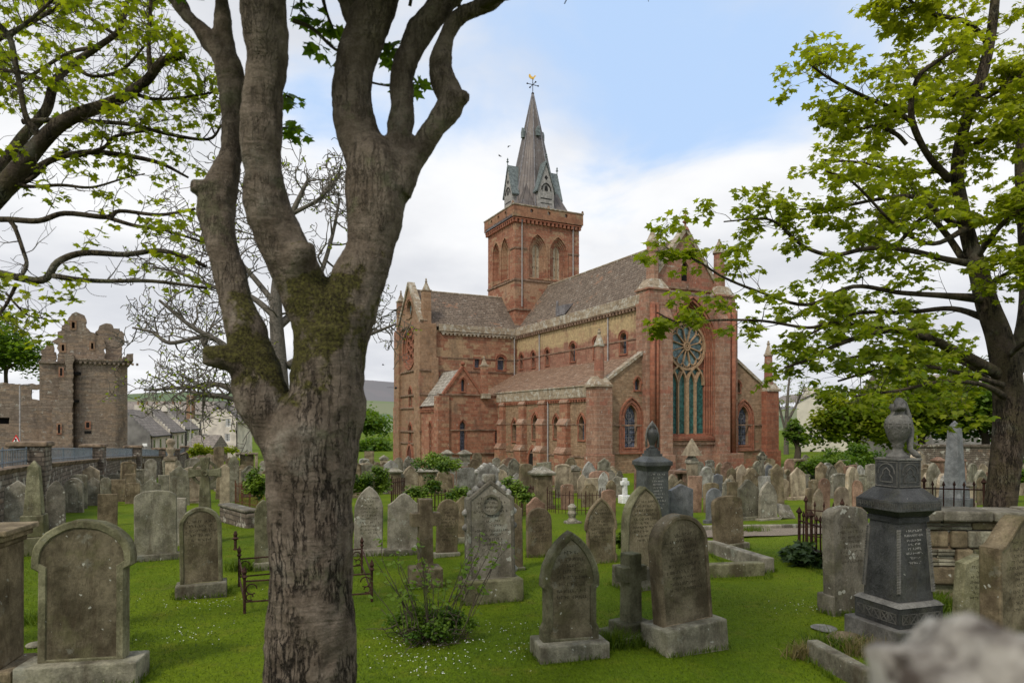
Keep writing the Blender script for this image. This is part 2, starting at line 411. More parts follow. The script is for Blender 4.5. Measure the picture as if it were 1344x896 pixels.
def window(pl, loop, depth, glass, trim=REDD, band=.14, hood=True, steps=1):
    """stone surround of a hole, its glass set back in the reveal"""
    mb = MB(); ring(mb, pl, loop, band, -.02, .035)
    if hood:
        k = len(loop); h2 = grow(loop, band + .02); rib(mb, pl, h2[2:] if k > 8 else h2, .07, -.01, .09)
    a0 = min(q[0] for q in loop); a1 = max(q[0] for q in loop); z0 = min(q[1] for q in loop)
    rib(mb, pl, [(a0 - .1, z0 - .05), (a1 + .1, z0 - .05)], .1, -.02, .08)
    o = P(mb, 'window', trim)
    g = MB(); fill(g, pl, grow(loop, .02), -depth); P(g, 'glass', glass, o)
    return o
def string(pl, a0, a1, z, w=.12, d=.07, mat=TRIM, parent=None):
    mb = MB(); rib(mb, pl, [(a0, z), (a1, z)], w, -.02, d); return P(mb, 'string_course', mat, parent)
def corbels(pl, a0, a1, z, h=.16, step=.34, mat=REDD, d=.16):
    mb = MB(); n = int((a1 - a0) / step)
    rib(mb, pl, [(a0, z + h + .04), (a1, z + h + .04)], .1, -.02, d)
    for i in range(n):
        a = a0 + (i + .5) * (a1 - a0) / n; rib(mb, pl, [(a - step * .27, z + h / 2), (a + step * .27, z + h / 2)], h, -.02, d - .02)
    return P(mb, 'corbel_table', mat)

# --- south aisle
pl = south(0)
aw = [(2.15, 1.37, 3.0, .72), (5.58, 1.38, 2.98, .72), (8.75, 1.25, 3.15, .9), (12.3, 1.0, 2.7, .85)]
loops = [arch(c, a, b, wd) for c, a, b, wd in aw]; door = arch(9.15, -3, .5, 1.25)
mb = MB(); panel(mb, pl, [(.5, -3.2), (15.5, -3.2), (15.5, 4.15), (.5, 4.15)], loops + [grow(door, 0)][:0], .34); P(mb, 'aisle_wall', RUB)
for L in loops: window(pl, L, .3, GLY)
mb = MB(); ring(mb, pl, door, .28, 0, .10); P(mb, 'doorway', REDD); g = MB(); fill(g, pl, door, .02); P(g, 'door', DARK)
def buttress(pl, c, wd, tops, mat, cap=COPE):
    """tops: (z top, projection) from the bottom stage up; each stage sloped off"""
    mb = MB(); caps = []; z0 = -3.2
    for i, (zt, pr) in enumerate(tops):
        nx = tops[i+1][1] if i + 1 < len(tops) else 0.02; ww = wd * (1 - .10 * i) / 2
        a, b = c - ww, c + ww
        prof = [(0.0, z0), (pr, z0), (pr, zt), (0.0, zt)]
        mb.prism([pl.p(a, z, d - .01) for d, z in prof], pl.ex * (b - a))
        cb = MB(); caps.append(cb); cb.prism([pl.p(a - .03, z, d) for d, z in ((0, zt), (pr + .05, zt), (pr + .05, zt + .07), (nx, zt + .45), (0, zt + .45))], pl.ex * (b - a + .06))
        z0 = zt
    o = P(mb, 'buttress', mat); [P(cb, 'weathering', cap, o) for cb in caps]; return o
for c, wd in ((4.2, 1.3), (7.45, 1.15), (10.7, 1.15), (14.4, 1.0)): buttress(pl, c, wd, [(.35, .62), (2.35, .42), (3.9, .24)], RED, WEATH)
corbels(pl, .9, 15.5, 3.93)
string(pl, .9, 15.5, .22); string(pl, .9, 15.5, 2.4, .08, .04)
mb = MB(); mb.box((-.16, .9, 4.2), (.25, 15.7, 4.93)); P(mb, 'parapet', COPE, bevel=.03)
mb = MB(); mb.box((-.22, .9, 4.93), (.3, 15.7, 5.03)); P(mb, 'parapet_coping', COPE, bevel=.02)
mb = MB(); mb.add([(.1, .7, 4.92), (4.35, .7, 7.22), (4.35, 20.2, 7.22), (.1, 20.2, 4.92)], [(0,1,2,3)]); P(mb, 'aisle_roof', AISLE)
# --- east faces of both aisles
pe = east(.5)
for sgn in (0, 1):
    f = (lambda u: u) if not sgn else (lambda u: 15.7 - u)
    def q(L): return [(f(a), z) for a, z in L]
    w1 = q(arch(2.82, .88, 3.72, 1.02)); w2 = q(arch(3.35, 4.72, 5.5, .42))
    mb = MB(); panel(mb, pe, q([(-.1, -3.2), (4.6, -3.2), (4.6, 7.75), (-.1, 4.85)]), [w1, w2], .4); P(mb, 'aisle_end_wall', RUB)
    o = window(pe, w1, .3, GLX); window(pe, w2, .3, GLX, band=.1)
    mb = MB(); ring(mb, pe, grow(w1, .17), .16, -.02, .07); ring(mb, pe, grow(w1, .36), .08, -.02, .14); P(mb, 'arch_moulding', REDD, o)
    tr = MB(); c = f(2.82); rib(tr, pe, [(c, .9), (c, 3.2)], .05, -.3, -.22); 
    for k in range(1, 6): rib(tr, pe, [(c - .5, .88 + k*.42), (c + .5, .88 + k*.42)], .035, -.3, -.24)
    ring(tr, pe, arch(c, 2.75, 3.2, .4, 'circle'), .05, -.3, -.22); ring(tr, pe, arch(c, 1.15, 1.55, .36, 'circle'), .04, -.3, -.23); P(tr, 'tracery', LEAD, o)
    mb = MB(); rib(mb, pe, q([(.9, 5.35), (4.5, 7.75)]), .2, -.4, .12); P(mb, 'raking_coping', COPE)
    for z in (.5, 2.35): string(pe, *sorted((f(1.0), f(4.4))), z, .11, .09)
    # corner buttress with its pinnacle
    a, b = sorted((f(-.25), f(1.0)))
    mb = MB(); mb.box((a, 0.0, -3.2), (b, 1.25, 4.85)); mb.box((a - .1, -.12, -3.2), (b + .1, 1.3, .45)); o = P(mb, 'corner_buttress', PURP if not sgn else REDD, bevel=.02)
    cx, cy = (a + b) / 2 + (-.08 if not sgn else .08), .5
    mb = MB(); mb.frustum((cx, .62), 4.85, 5.0, (.7, .7), (.7, .7)); mb.frustum((cx, .62), 5.0, 5.55, (.66, .66), (.33, .33)); P(mb, 'weathering', COPE, o)
    mb = MB(); mb.frustum((cx, cy), 5.35, 7.55, .32, .27, 8); P(mb, 'pinnacle', PURP, o)
    mb = MB(); mb.frustum((cx, cy), 7.5, 7.62, .33, .34, 8); mb.frustum((cx, cy), 7.62, 8.35, .3, .07, 8); mb.lathe((cx, cy, 8.3), [(.05, 0), (.12, .06), (.13, .14), (.06, .22), (.09, .3), (.02, .36)], 8); P(mb, 'finial', COPE, o)
# --- choir east front with the great window
pc = east(.3)
big = arch(7.85, 1.55, 11.0, 4.05, 'point', 14)
def lerp_loop(k): return arch(7.85, 1.55 + .05 * k, 11.0 - .12 * k, 4.05 - .22 * k, 'point', 14)
mb = MB(); panel(mb, pc, [(5.2, -3.2), (10.4, -3.2), (10.4, 11.5), (5.2, 11.5)], [big], .12); P(mb, 'east_wall', PURP)
mb = MB(); panel(mb, east(.32), [(5.2, -3.2), (10.4, -3.2), (10.4, 1.0), (5.2, 1.0)], [], .1); P(mb, 'rubble_plinth', RUB)
gw = MB()
for k in range(4):                                             # the splayed, stepped jambs
    A, B = lerp_loop(k), lerp_loop(k + 1); n = len(A); dd = -.12 - .13 * k
    gw.add([pc.p(*p_, dd) for p_ in A] + [pc.p(*p_, dd) for p_ in B] + [pc.p(*p_, dd - .13) for p_ in B], [g_ for i in range(n) for g_ in ((i, (i+1)%n, n+(i+1)%n, n+i), (n+i, n+(i+1)%n, 2*n+(i+1)%n, 2*n+i))])
    for sx in (-1, 1):
        h = (4.05 - .22 * k) / 2 - .08; gw.tube([pc.p(7.85 + sx * h, z_, dd + .02) for z_ in (1.7, 7.6)], .06, 8)
ring(gw, pc, big, .16, -.02, .1); ring(gw, pc, grow(big, .2), .07, -.02, .17)
gwin = P(gw, 'great_window', REDD)
inner = lerp_loop(4); DI = -.64
g = MB(); fill(g, pc, [(6.1, 1.6), (9.6, 1.6), (9.6, 6.75), (6.1, 6.75)], DI + .0); P(g, 'glass', GLT, gwin)
g = MB(); fill(g, pc, arch(7.85, 6.03, 9.77, 3.74, 'circle', 12), DI + .004); P(g, 'rose_glass', GLR, gwin)
BUFF = simple('buff_tracery', (.34, .225, .135), .9, var=.3, scale=6, bump=.2)
tr = MB(); cr, zr = 7.85, 7.9
def circ(r, n=32, a0=0., a1=2*math.pi, c=None): return [((c or (cr, zr))[0] + r*math.cos(a0+(a1-a0)*i/n), (c or (cr, zr))[1] + r*math.sin(a0+(a1-a0)*i/n)) for i in range(n+1)]
rib(tr, pc, circ(1.62), .16, DI, DI + .2); rib(tr, pc, circ(.26), .10, DI, DI + .2); rib(tr, pc, circ(.12, 12), .08, DI, DI + .2)
for i in range(12):
    a = 2*math.pi*(i+.5)/12
    rib(tr, pc, [(cr + r_*math.cos(a), zr + r_*math.sin(a)) for r_ in (.28, 1.16)], .07, DI, DI + .17)
    m_ = 2*math.pi*i/12; cc_ = (cr + 1.14*math.cos(m_), zr + 1.14*math.sin(m_))
    rib(tr, pc, circ(.30, 10, m_ - 1.5, m_ + 1.5, cc_), .06, DI, DI + .15)
for i in range(24):
    a = 2*math.pi*(i+.5)/24; rib(tr, pc, circ(.085, 8, 0, 2*math.pi, (cr + 1.47*math.cos(a), zr + 1.47*math.sin(a))), .045, DI, DI + .12)
P(tr, 'rose_tracery', BUFF, gwin)
tr = MB()
rib(tr, pc, [(7.85, 1.6), (7.85, 5.6)], .24, DI, DI + .24)
for c in (7.07, 8.63):
    rib(tr, pc, [(c, 1.6), (c, 5.3)], .12, DI, DI + .2)
    for sx in (-1, 1):
        rib(tr, pc, [(c, 5.3), (c + sx*.10, 5.6), (c + sx*.28, 5.95), (c + sx*.45, 6.2)], .1, DI, DI + .2)
        L = arch(c + sx * .38, 1.6, 6.2, .66, 'point', 8)[2:]; rib(tr, pc, L, .07, DI, DI + .12)
    rib(tr, pc, arch(c, 1.6, 6.5, 1.5, 'point', 8)[2:], .13, DI, DI + .22)
P(tr, 'mullions', BUFF, gwin)
# red spandrel stone around the rose inside the arch
sp = MB(); panel(sp, pc, [(p_[0], max(p_[1], 6.3)) for p_ in inner], [arch(7.85, 6.2, 9.6, 3.4, 'circle', 10)], .06, d=DI + .03); P(sp, 'spandrel', REDD, gwin)
mb = MB(); mb.prism([pc.p(5.7, z_, d_) for d_, z_ in ((-.5, 1.62), (.06, 1.25), (.06, 1.1), (-.5, 1.1))], (4.3, 0, 0)); P(mb, 'sill', OCHRE)
string(pc, 5.2, 10.4, 1.05, .12, .12); string(east(.85), 5.4, 10.4, 11.95, .14, .12)
# gable
pg = east(.9); gapex = 16.1
mb = MB(); gl = [(4.2, 10.9), (11.4, 10.9), (11.4, 11.4), (7.8, gapex), (4.2, 11.4)]
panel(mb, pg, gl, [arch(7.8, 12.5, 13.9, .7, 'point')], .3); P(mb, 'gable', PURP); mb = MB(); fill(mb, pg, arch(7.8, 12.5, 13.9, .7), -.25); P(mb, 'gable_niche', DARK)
mb = MB(); mb.box((5.2, .3, 11.35), (10.4, .92, 11.6)); P(mb, 'gable_ledge', COPE, bevel=.03)
for sx in (-1, 1):
    mb = MB(); pts = [(7.8 + sx * 3.75 * (1 - t_), 11.3 + (gapex + .12 - 11.3) * t_) for t_ in (0, .5, 1)]
    rib(mb, pg, pts, .26, -.5, .14)
    for i in range(9):
        t_ = (i + .5) / 9; mb.frustum((7.8 + sx * 3.75 * (1 - t_), .85), 11.42 + (gapex + .12 - 11.42) * t_, 11.42 + (gapex + .12 - 11.42) * t_ + .22, .10, .05, 6)
    P(mb, 'gable_coping', COPE)
mb = MB(); mb.frustum((7.8, .9), gapex, gapex + .25, .2, .12); mb.lathe((7.8, .9, gapex + .2), [(.1, 0), (.07, .25), (.2, .36), (.2, .44), (.08, .52), (.06, .7), (.15, .78), (.05, .9), (.02, 1.0)], 10); P(mb, 'finial', PURP)
# stair turrets either side
for sgn in (0, 1):
    f = (lambda u: u) if not sgn else (lambda u: 15.6 - u)
    mb = MB()
    a, b = sorted((f(3.75), f(5.6))); mb.box((a, 0.0, -3.2), (b, 1.2, 10.6))
    a, b = sorted((f(4.75), f(5.72))); mb.box((a, -.3, -3.2), (b, .5, 9.6)); mb.prism([(a, -.3, 9.6), (a, .02, 10.3), (a, .02, 9.6)], (b - a, 0, 0))
    a, b = sorted((f(3.55), f(5.85))); mb.box((a, -.42, -3.2), (b, .8, .35))
    o = P(mb, 'turret', PURP, bevel=.02)
    for c_, r_ in ((4.2, .2), (4.62, .13)):
        mb = MB(); mb.tube([(f(c_), -.03, z_) for z_ in (.35, 10.6)], r_, 10); P(mb, 'shaft', REDD, o, smooth=True)
    cx, cy = f(4.8), .75
    mb = MB(); mb.frustum((cx, cy), 10.5, 11.5, (.88, .76), (.82, .7)); mb.frustum((cx, cy), 11.5, 11.62, (.92, .8), (.92, .8)); P(mb, 'turret_head', PURP, o)
    mb = MB(); mb.frustum((cx, cy), 11.62, 12.3, (.86, .75), (.44, .44), 4); P(mb, 'weathering', COPE, o)
    mb = MB(); mb.frustum((cx, cy), 12.15, 14.75, .41, .37, 8); P(mb, 'pinnacle', PURP, o)
    mb = MB(); mb.frustum((cx, cy), 14.72, 14.9, .45, .45, 8); mb.frustum((cx, cy), 14.9, 15.7, .4, .06, 8); mb.lathe((cx, cy, 15.65), [(.05, 0), (.1, .08), (.03, .16)], 8); P(mb, 'finial', COPE, o)
# --- clerestory, roof
ps = south(4.2)
cw = [(3.27, 7.43, 8.95, .78), (6.73, 7.43, 8.95, .78), (10.2, 7.43, 8.92, .74), (14.43, 7.45, 8.8, .6), (16.97, 7.45, 8.8, .6), (19.3, 7.45, 8.8, .6)]
loops = [arch(c, a, b, wd, 'round') for c, a, b, wd in cw]
mb = MB(); panel(mb, ps, [(.9, 6.6), (20.4, 6.6), (20.4, 10.6), (.9, 10.6)], loops, .34); P(mb, 'clerestory_wall', CLER)
for L in loops: window(ps, L, .3, GLY)
string(ps, .9, 20.3, 8.36, .1, .06); corbels(ps, 1.2, 20.3, 10.28, .2, .4, TRIM, .24)
mb = MB(); mb.box((3.93, 1.1, 10.55), (4.4, 20.5, 11.3)); P(mb, 'parapet', COPE, bevel=.04)
for u0, u1, vs_, nm in ((4.3, 7.8, (1.0, 21.0), 'choir_roof'), (11.3, 7.8, (1.0, 21.0), 'choir_roof'), (4.3, 7.8, (26.5, 46), 'nave_roof'), (11.3, 7.8, (26.5, 46), 'nave_roof')):
    mb = MB(); mb.add([(u0, vs_[0], 11.0), (u1, vs_[0], 15.68), (u1, vs_[1], 15.68), (u0, vs_[1], 11.0)], [(0,1,2,3)]); P(mb, nm, SLATE['y'])
mb = MB(); mb.tube([(7.8, 1.2, 15.68), (7.8, 20.9, 15.68)], .1, 6); P(mb, 'ridge', COPE)
mb = MB(); mb.prism([(4.55, 12.1, 11.55), (4.55, 12.1, 12.35), (5.4, 12.1, 12.5)], (0, 1.5, 0)); o = P(mb, 'roof_hatch', LEAD); mb = MB(); mb.tube([(4.8, 13.75, 11.6), (4.8, 13.75, 12.9)], .1, 8); P(mb, 'vent_pipe', LEAD)
# north side, plain
mb = MB(); mb.box((11.35, .9, 6), (11.5, 20.4, 11.2)); mb.box((4.2, 27, 6), (4.35, 46, 11.1)); mb.box((11.35, 27, 6), (11.5, 46, 11.1)); P(mb, 'high_wall', CLER)
mb = MB(); mb.box((15.5, .5, -3.2), (15.7, 20.4, 4.9)); P(mb, 'aisle_wall', RUB)
mb = MB(); mb.add([(15.65, .7, 4.92), (11.3, .7, 7.22), (11.3, 20.2, 7.22), (15.65, 20.2, 4.92)], [(0,1,2,3)]); P(mb, 'aisle_roof', AISLE)
# nave south aisle west of the transept
mb = MB(); mb.box((-.02, 27, -3.5), (.3, 46, 4.0)); mb.box((15.4, 27, -3.5), (15.7, 46, 4.0)); P(mb, 'nave_aisle_wall', RED)
mb = MB(); mb.add([(-.1, 27, 4.1), (4.3, 27, 7.2), (4.3, 46, 7.2), (-.1, 46, 4.1)], [(0,1,2,3)]); mb.add([(15.8, 27, 4.1), (11.3, 27, 7.2), (11.3, 46, 7.2), (15.8, 46, 4.1)], [(0,1,2,3)]); P(mb, 'aisle_roof', AISLE)
for c in (30, 34.5, 39, 43.5): buttress(south(0), c, 1.2, [(1.2, .7), (2.8, .4)], RED, REDD)
mb = MB(); mb.box((-.1, 45.6, -3.5), (15.8, 46.3, 4.4)); mb.prism([(4.2, 46.1, 4.4), (11.4, 46.1, 4.4), (11.4, 46.1, 11.2), (7.8, 46.1, 16), (4.2, 46.1, 11.2)], (0, .4, 0)); P(mb, 'west_front', RED)
# --- crossing tower
T0, T1, V0, V1 = 4.25, 11.35, 20.8, 27.0
pte = east(V0); pts_ = south(T0)
ea = [(6.68, 16.35, 20.55, 1.95), (8.95, 16.35, 20.55, 1.95)]; sa = [(22.95, 16.35, 20.45, 1.65), (24.95, 16.35, 20.45, 1.55)]
el = [arch(*q_) for q_ in [(c, a, b, w_) for c, a, b, w_ in ea]]; sl = [arch(c, a, b, w_) for c, a, b, w_ in sa]
mb = MB(); panel(mb, pte, [(T0, 9), (T1, 9), (T1, 22.2), (T0, 22.2)], el, .18); panel(mb, pts_, [(V0, 9), (V1, 9), (V1, 22.2), (V0, 22.2)], sl, .18)
mb.box((T1 - .1, V0 + .01, 9), (T1, V1, 22.2)); mb.box((T0 + .01, V1 - .1, 9), (T1 - .11, V1, 22.2)); P(mb, 'tower_wall', RED)
LOUV = masonry('louvre_stone', (.05, .04, .035), (.09, .07, .06), (.42, .34, .24), .16, .36, ms=.085, grime=.1, wob=0)
for pl_, L, gm in [(pte, l_, 0) for l_ in el] + [(pts_, l_, 0) for l_ in sl]:
    c = sum(q_[0] for q_ in L[:2]) / 2; w_ = abs(L[1][0] - L[0][0]); zt = max(q_[1] for q_ in L); mb = MB()
    prev = L
    for k in range(1, 5):
        nx = arch(c, 16.4, zt - .21 * k, w_ * (1 - .155 * k)); n = len(nx); d_ = -.0 - .09 * k
        mb.add([pl_.p(*q_, d_) for q_ in prev] + [pl_.p(*q_, d_) for q_ in nx] + [pl_.p(*q_, d_ - .09) for q_ in nx], [g_ for i in range(n) for g_ in ((i, (i+1)%n, n+(i+1)%n, n+i), (n+i, n+(i+1)%n, 2*n+(i+1)%n, 2*n+i))]); prev = nx
    ring(mb, pl_, L, .12, -.02, .07)
    o = P(mb, 'belfry_window', RED)
    g = MB(); fill(g, pl_, grow(prev, .01), -.44); P(g, 'louvres', LOUV, o)
    cb = MB(); rib(cb, pl_, [(c, 16.4), (c, zt - 1.0)], .09, -.44, -.36); P(cb, 'mullion', BUFF, o)
for z in (16.05, 13.25):
    for pl_, a, b in ((pte, T0 - .08, T1 + .08), (pts_, V0 - .08, V1)): string(pl_, a, b, z, .16, .1)
for pl_, a0, a1 in ((pte, T0, 5.5), (pte, 10.1, T1), (pts_, V0, 21.9)): string(pl_, a0, a1, 19.05, .12, .07)
corbels(pte, T0 - .2, T1 + .2, 21.45, .32, .42, REDD, .26); corbels(pts_, V0 - .2, V1 + .2, 21.45, .32, .42, REDD, .26)
mb = MB(); k = .3; hz = lambda c: arch(c, 22.45, 22.85, .36, 'circle', 3)
panel(mb, east(V0 - k), [(T0 - k, 21.95), (T1 + k, 21.95), (T1 + k, 23.0), (T0 - k, 23.0)], [hz(c) for c in (5.9, 7.8, 9.7)], .3, True)
panel(mb, south(T0 - k), [(V0 - k + .3, 21.95), (V1 + k, 21.95), (V1 + k, 23.0), (V0 - k + .3, 23.0)], [hz(c) for c in (22.3, 23.9, 25.5)], .3, True)
mb.box((T1 + k - .3, V0 - k + .31, 21.95), (T1 + k, V1 + k, 23.0)); mb.box((T0 - k + .31, V1 + k - .3, 21.95), (T1 + k - .31, V1 + k, 23.0)); P(mb, 'tower_parapet', TPAR)
mb = MB(); mb.box((T0 - k, V0 - k + .3, 21.95), (T1 + k - .32, V1 + k - .32, 22.2)); P(mb, 'tower_roof', LEAD)
mb = MB()
for a, b in (((T0-k-.06, V0-k-.06, 23), (T1+k+.06, V0-k+.34, 23.14)), ((T0-k-.06, V0-k+.345, 23), (T0-k+.34, V1+k+.06, 23.14)), ((T1+k-.34, V0-k+.345, 23), (T1+k+.06, V1+k+.06, 23.14))): mb.box(a, b)
P(mb, 'parapet_coping', COPE, bevel=.03)
for u_ in (T0 - k, T1 + k, 7.8):
    mb = MB(); mb.frustum((u_, V0 - k + .15), 23.14, 23.4, .1, .06); P(mb, 'parapet_knob', TRIM)
# spire
SC = (7.8, 23.9); zb, zt = 22.6, 35.6
def spire_mat():
    m, t, b, _ = new_mat('lead_spire'); o = t.coord(); x, y, z = t.xyz(o)
    ang = t.math('ARCTAN2', t.math('SUBTRACT', y, SC[1]), t.math('SUBTRACT', x, SC[0]))
    seam = t.math('ABSOLUTE', t.math('SUBTRACT', t.math('FRACT', t.math('MULTIPLY', ang, 40 / 6.28318)), .5))
    line = t.step(seam, .40, .5)
    row = t.math('ABSOLUTE', t.math('SUBTRACT', t.math('FRACT', t.math('MULTIPLY', z, .42)), .5)); line2 = t.step(row, .475, .5, 0, .5)
    n = t.noise(t.vmul(o, (1.6, 1.6, .35)), 1.0, 5, .6)
    c = t.mix(t.step(n, .3, .7), (.095, .082, .08), (.17, .145, .13)); c = t.mix(t.step(t.noise(o, 3, 5), .55, .75, 0, .5), c, (.24, .25, .27))
    c = t.mix(t.math('MAXIMUM', line, line2), c, (.07, .06, .058))
    t.put(b.inputs['Base Color'], c); b.inputs['Roughness'].default_value = .55; b.inputs['Metallic'].default_value = .15
    t.put(b.inputs['Normal'], t.bump(line, .5, .05)); return m
SPM = spire_mat()
mb = MB(); mb.frustum(SC, zb, zt, 2.68, .07, 8)
q = 2.92
for sx in (-1, 1):
    for sy in (-1, 1):                                         # broaches
        c = (SC[0] + sx * q, SC[1] + sy * q, zb); a = (SC[0] + sx * q, SC[1] + sy * .9, zb); b = (SC[0] + sx * .9, SC[1] + sy * q, zb)
        tp = (SC[0] + sx * 1.52, SC[1] + sy * 1.52, zb + 3.3); mb.add([c, a, b, tp], [(0, 1, 3), (0, 3, 2), (1, 2, 3)])
spire = P(mb, 'spire', SPM)
mb = MB()
for i in range(8):
    t_ = math.pi / 8 + i * math.pi / 4; r0, r1 = 2.68 / math.cos(math.pi/8), .07
    mb.tube([(SC[0] + r0*math.cos(t_), SC[1] + r0*math.sin(t_), zb), (SC[0] + r1*math.cos(t_), SC[1] + r1*math.sin(t_), zt)], .06, 6)
P(mb, 'hip_rolls', LEAD, spire)
PALE = simple('pale_painted_louvre', (.29, .275, .26), .7, var=.35, scale=5)
GREEN = simple('grey_green_lead', (.15, .175, .175), .6, .2, .4, 5)
for ax in range(4):
    a = ax * math.pi / 2; d = Vector((math.cos(a), math.sin(a), 0)); sdv = Vector((-d.y, d.x, 0)); base = Vector((*SC, 0))
    Q = lambda s_, z_, k_: base + sdv * s_ + d * k_ + Vector((0, 0, z_))
    mb = MB(); hw = .86
    mb.prism([Q(-hw, 22.6, 1.5), Q(hw, 22.6, 1.5), Q(hw, 25.1, 1.5), Q(0, 27.6, 1.5), Q(-hw, 25.1, 1.5)], d * 1.27)
    g_ = P(mb, 'spire_gable', PALE, spire)
    mb = MB(); 
    for s1 in (-1, 1):
        mb.prism([Q(s1 * 1.02, 24.75, 1.45), Q(0, 27.85, .6), Q(0, 27.95, .6), Q(s1 * 1.14, 24.75, 1.45)], d * 0) if 0 else None
        mb.add([Q(s1*1.04, 24.8, .9), Q(0, 27.8, .4), Q(0, 27.8, 2.86), Q(s1*1.04, 24.8, 2.86), Q(s1*1.1, 24.92, .9), Q(0, 28.0, .4), Q(0, 28.0, 2.86), Q(s1*1.1, 24.92, 2.86)], [(0,1,2,3), (4,5,6,7), (3,2,6,7), (0,3,7,4)])
        for i in range(8):
            t_ = (i + .4) / 8; c = Q(s1 * 1.06 * (1 - t_), 24.9 + 3.05 * t_, 2.80); mb.frustum((c.x, c.y), c.z - .02, c.z + .15, .07, .035, 6)
    c = Q(0, 28, 2.82); mb.lathe((c.x, c.y, c.z), [(.05, 0), (.04, .2), (.14, .3), (.04, .42), (.1, .5), (.02, .7)], 8)
    P(mb, 'gable_roof', GREEN, g_)
    mb = MB(); pl_ = Plane(base + d * 2.78, sdv, d)
    fill(mb, pl_, [(-.2, 26.3), (0, 26.05), (.2, 26.3), (0, 26.55)], .01); rib(mb, pl_, arch(0, 24.9, 25.75, 1.0)[2:], .09, 0, .06); fill(mb, pl_, arch(0, 25.0, 25.55, .36), .01); fill(mb, pl_, [(-.62, 24.2), (.62, 24.2), (.62, 24.3), (-.62, 24.3)], .01); fill(mb, pl_, [(-.62, 23.75), (.62, 23.75), (.62, 23.82), (-.62, 23.82)], .01)
    P(mb, 'gable_tracery', IRON, g_)
    mb = MB(); z_ = 31.0; rr = 2.68 * (zt - z_) / (zt - zb); 
    c = base + d * (rr - .05); mb.prism([Vector((c.x, c.y, z_)) + sdv * s_ + Vector((0, 0, h_)) for s_, h_ in ((-.2, 0), (.2, 0), (.2, .6), (0, 1.0), (-.2, .6))], d * .34); P(mb, 'lucarne', GREEN, spire)
mb = MB(); mb.tube([(*SC, 35.4), (*SC, 37.2)], .035, 6); mb.lathe((*SC, 35.55), [(.1, 0), (.16, .1), (.1, .2)], 8)
for a in (0, math.pi / 2): mb.tube([(SC[0] - .62*math.cos(a), SC[1] - .62*math.sin(a), 36.55), (SC[0] + .62*math.cos(a), SC[1] + .62*math.sin(a), 36.55)], .035, 6)
for i in range(4): a = i * math.pi / 2; mb.lathe((SC[0] + .62*math.cos(a), SC[1] + .62*math.sin(a), 36.47), [(.03, 0), (.1, .08), (.03, .16)], 8)
wv = P(mb, 'weathervane', IRON, spire)
mb = MB(); mb.prism([(SC[0] + a_, SC[1] - .02, 37.1 + b_) for a_, b_ in ((-.42, .12), (-.2, .0), (.12, .0), (.2, .22), (.38, .4), (.24, .46), (.08, .26), (-.12, .24), (-.34, .48), (-.46, .34))], (0, .05, 0)); P(mb, 'weathercock', GOLD, wv)
# --- south transept
VT, US, VW = 20.2, -5.2, 27.35
pt = east(VT); pss = south(US)
w1 = arch(.1, 7.5, 8.35, .5, 'rect'); w2 = arch(2.5, 7.35, 8.6, .72, 'round')
mb = MB(); panel(mb, pt, [(US, -3.5), (4.3, -3.5), (4.3, 10.7), (US, 10.7)], [w1, w2], .35); P(mb, 'transept_wall', MIXED)
window(pt, w1, .3, GLX, hood=False); window(pt, w2, .3, GLX, band=.2)
mb = MB(); rib(mb, pt, arch(3.6, 4.2, 6.2, 2.6, 'round')[2:], .22, -.02, .06); fill(mb, pt, arch(3.6, 4.2, 6.2, 2.6, 'round'), .012); P(mb, 'blind_arch', RED)
string(pt, US, 4.2, 7.12, .1, .07); string(pt, -3.3, 4.2, 8.3, .08, .05); corbels(pt, -3.4, 4.1, 10.3, .16, .36, COPE, .2)
mb = MB(); mb.box((-3.6, VT - .22, 10.6), (4.2, VT + .3, 11.25)); P(mb, 'parapet', COPE, bevel=.04)
rw = arch(23.65, 7.55, 11.15, 3.6, 'circle', 10); rg = arch(23.62, 12.2, 13.7, 1.5, 'circle', 6)
sw = [arch(23.3, 4.0, 5.65, .72), arch(23.3, .8, 2.35, .8)]; dr = arch(23.35, -3.4, .45, 1.3)
mb = MB(); panel(mb, pss, [(VT, -3.6), (VW, -3.6), (VW, 11.3), (23.75, 15.2), (VT, 11.3)], [rw, rg] + sw, .4); P(mb, 'transept_gable', OCHRE)
rose = MB(); ring(rose, pss, rw, .2, -.02, .08)
for r_, d_ in ((1.62, -.08), (1.45, -.16)): rib(rose, pss, circ(r_, 32, 0, 6.2832, (23.65, 9.35)), .18, -.4, d_)
ro = P(rose, 'rose_window', REDD)
g = MB(); fill(g, pss, rw, -.3); P(g, 'glass', DARK, ro)
tr = MB()
for i in range(6):
    a = i * math.pi / 3 + .5; rib(tr, pss, circ(.38, 12, 0, 6.2832, (23.65 + .82*math.cos(a), 9.35 + .82*math.sin(a))), .13, -.3, -.15)
rib(tr, pss, circ(.32, 12, 0, 6.2832, (23.65, 9.35)), .12, -.3, -.15); rib(tr, pss, circ(1.27, 24, 0, 6.2832, (23.65, 9.35)), .13, -.3, -.14); P(tr, 'tracery', REDD, ro)
o = window(pss, rg, .3, GLR, OCHRE)
for L in sw: window(pss, L, .3, GLY)
mb = MB(); ring(mb, pss, dr, .3, 0, .12); P(mb, 'doorway', REDD); g = MB(); fill(g, pss, dr, .03); P(g, 'door', simple('dark_red_door', (.10, .035, .025)))  # door filled with one dark red
for z in (11.25, 7.2, 5.0, 3.85, 1.7, .62): string(pss, VT - .3, VW + .3, z, .14, .12)
mb = MB(); mb.box((US - .28, VT - .3, -3.6), (-3.9, VT + 1.3, 11.2)); mb.box((US - .28, VW - 1.2, -3.6), (US + .9, VW + .35, 11.3)); mb.box((-4.4, VT - .42, -3.6), (-3.75, VT, 8.2)); P(mb, 'transept_buttress', OCHRE, bevel=.03)
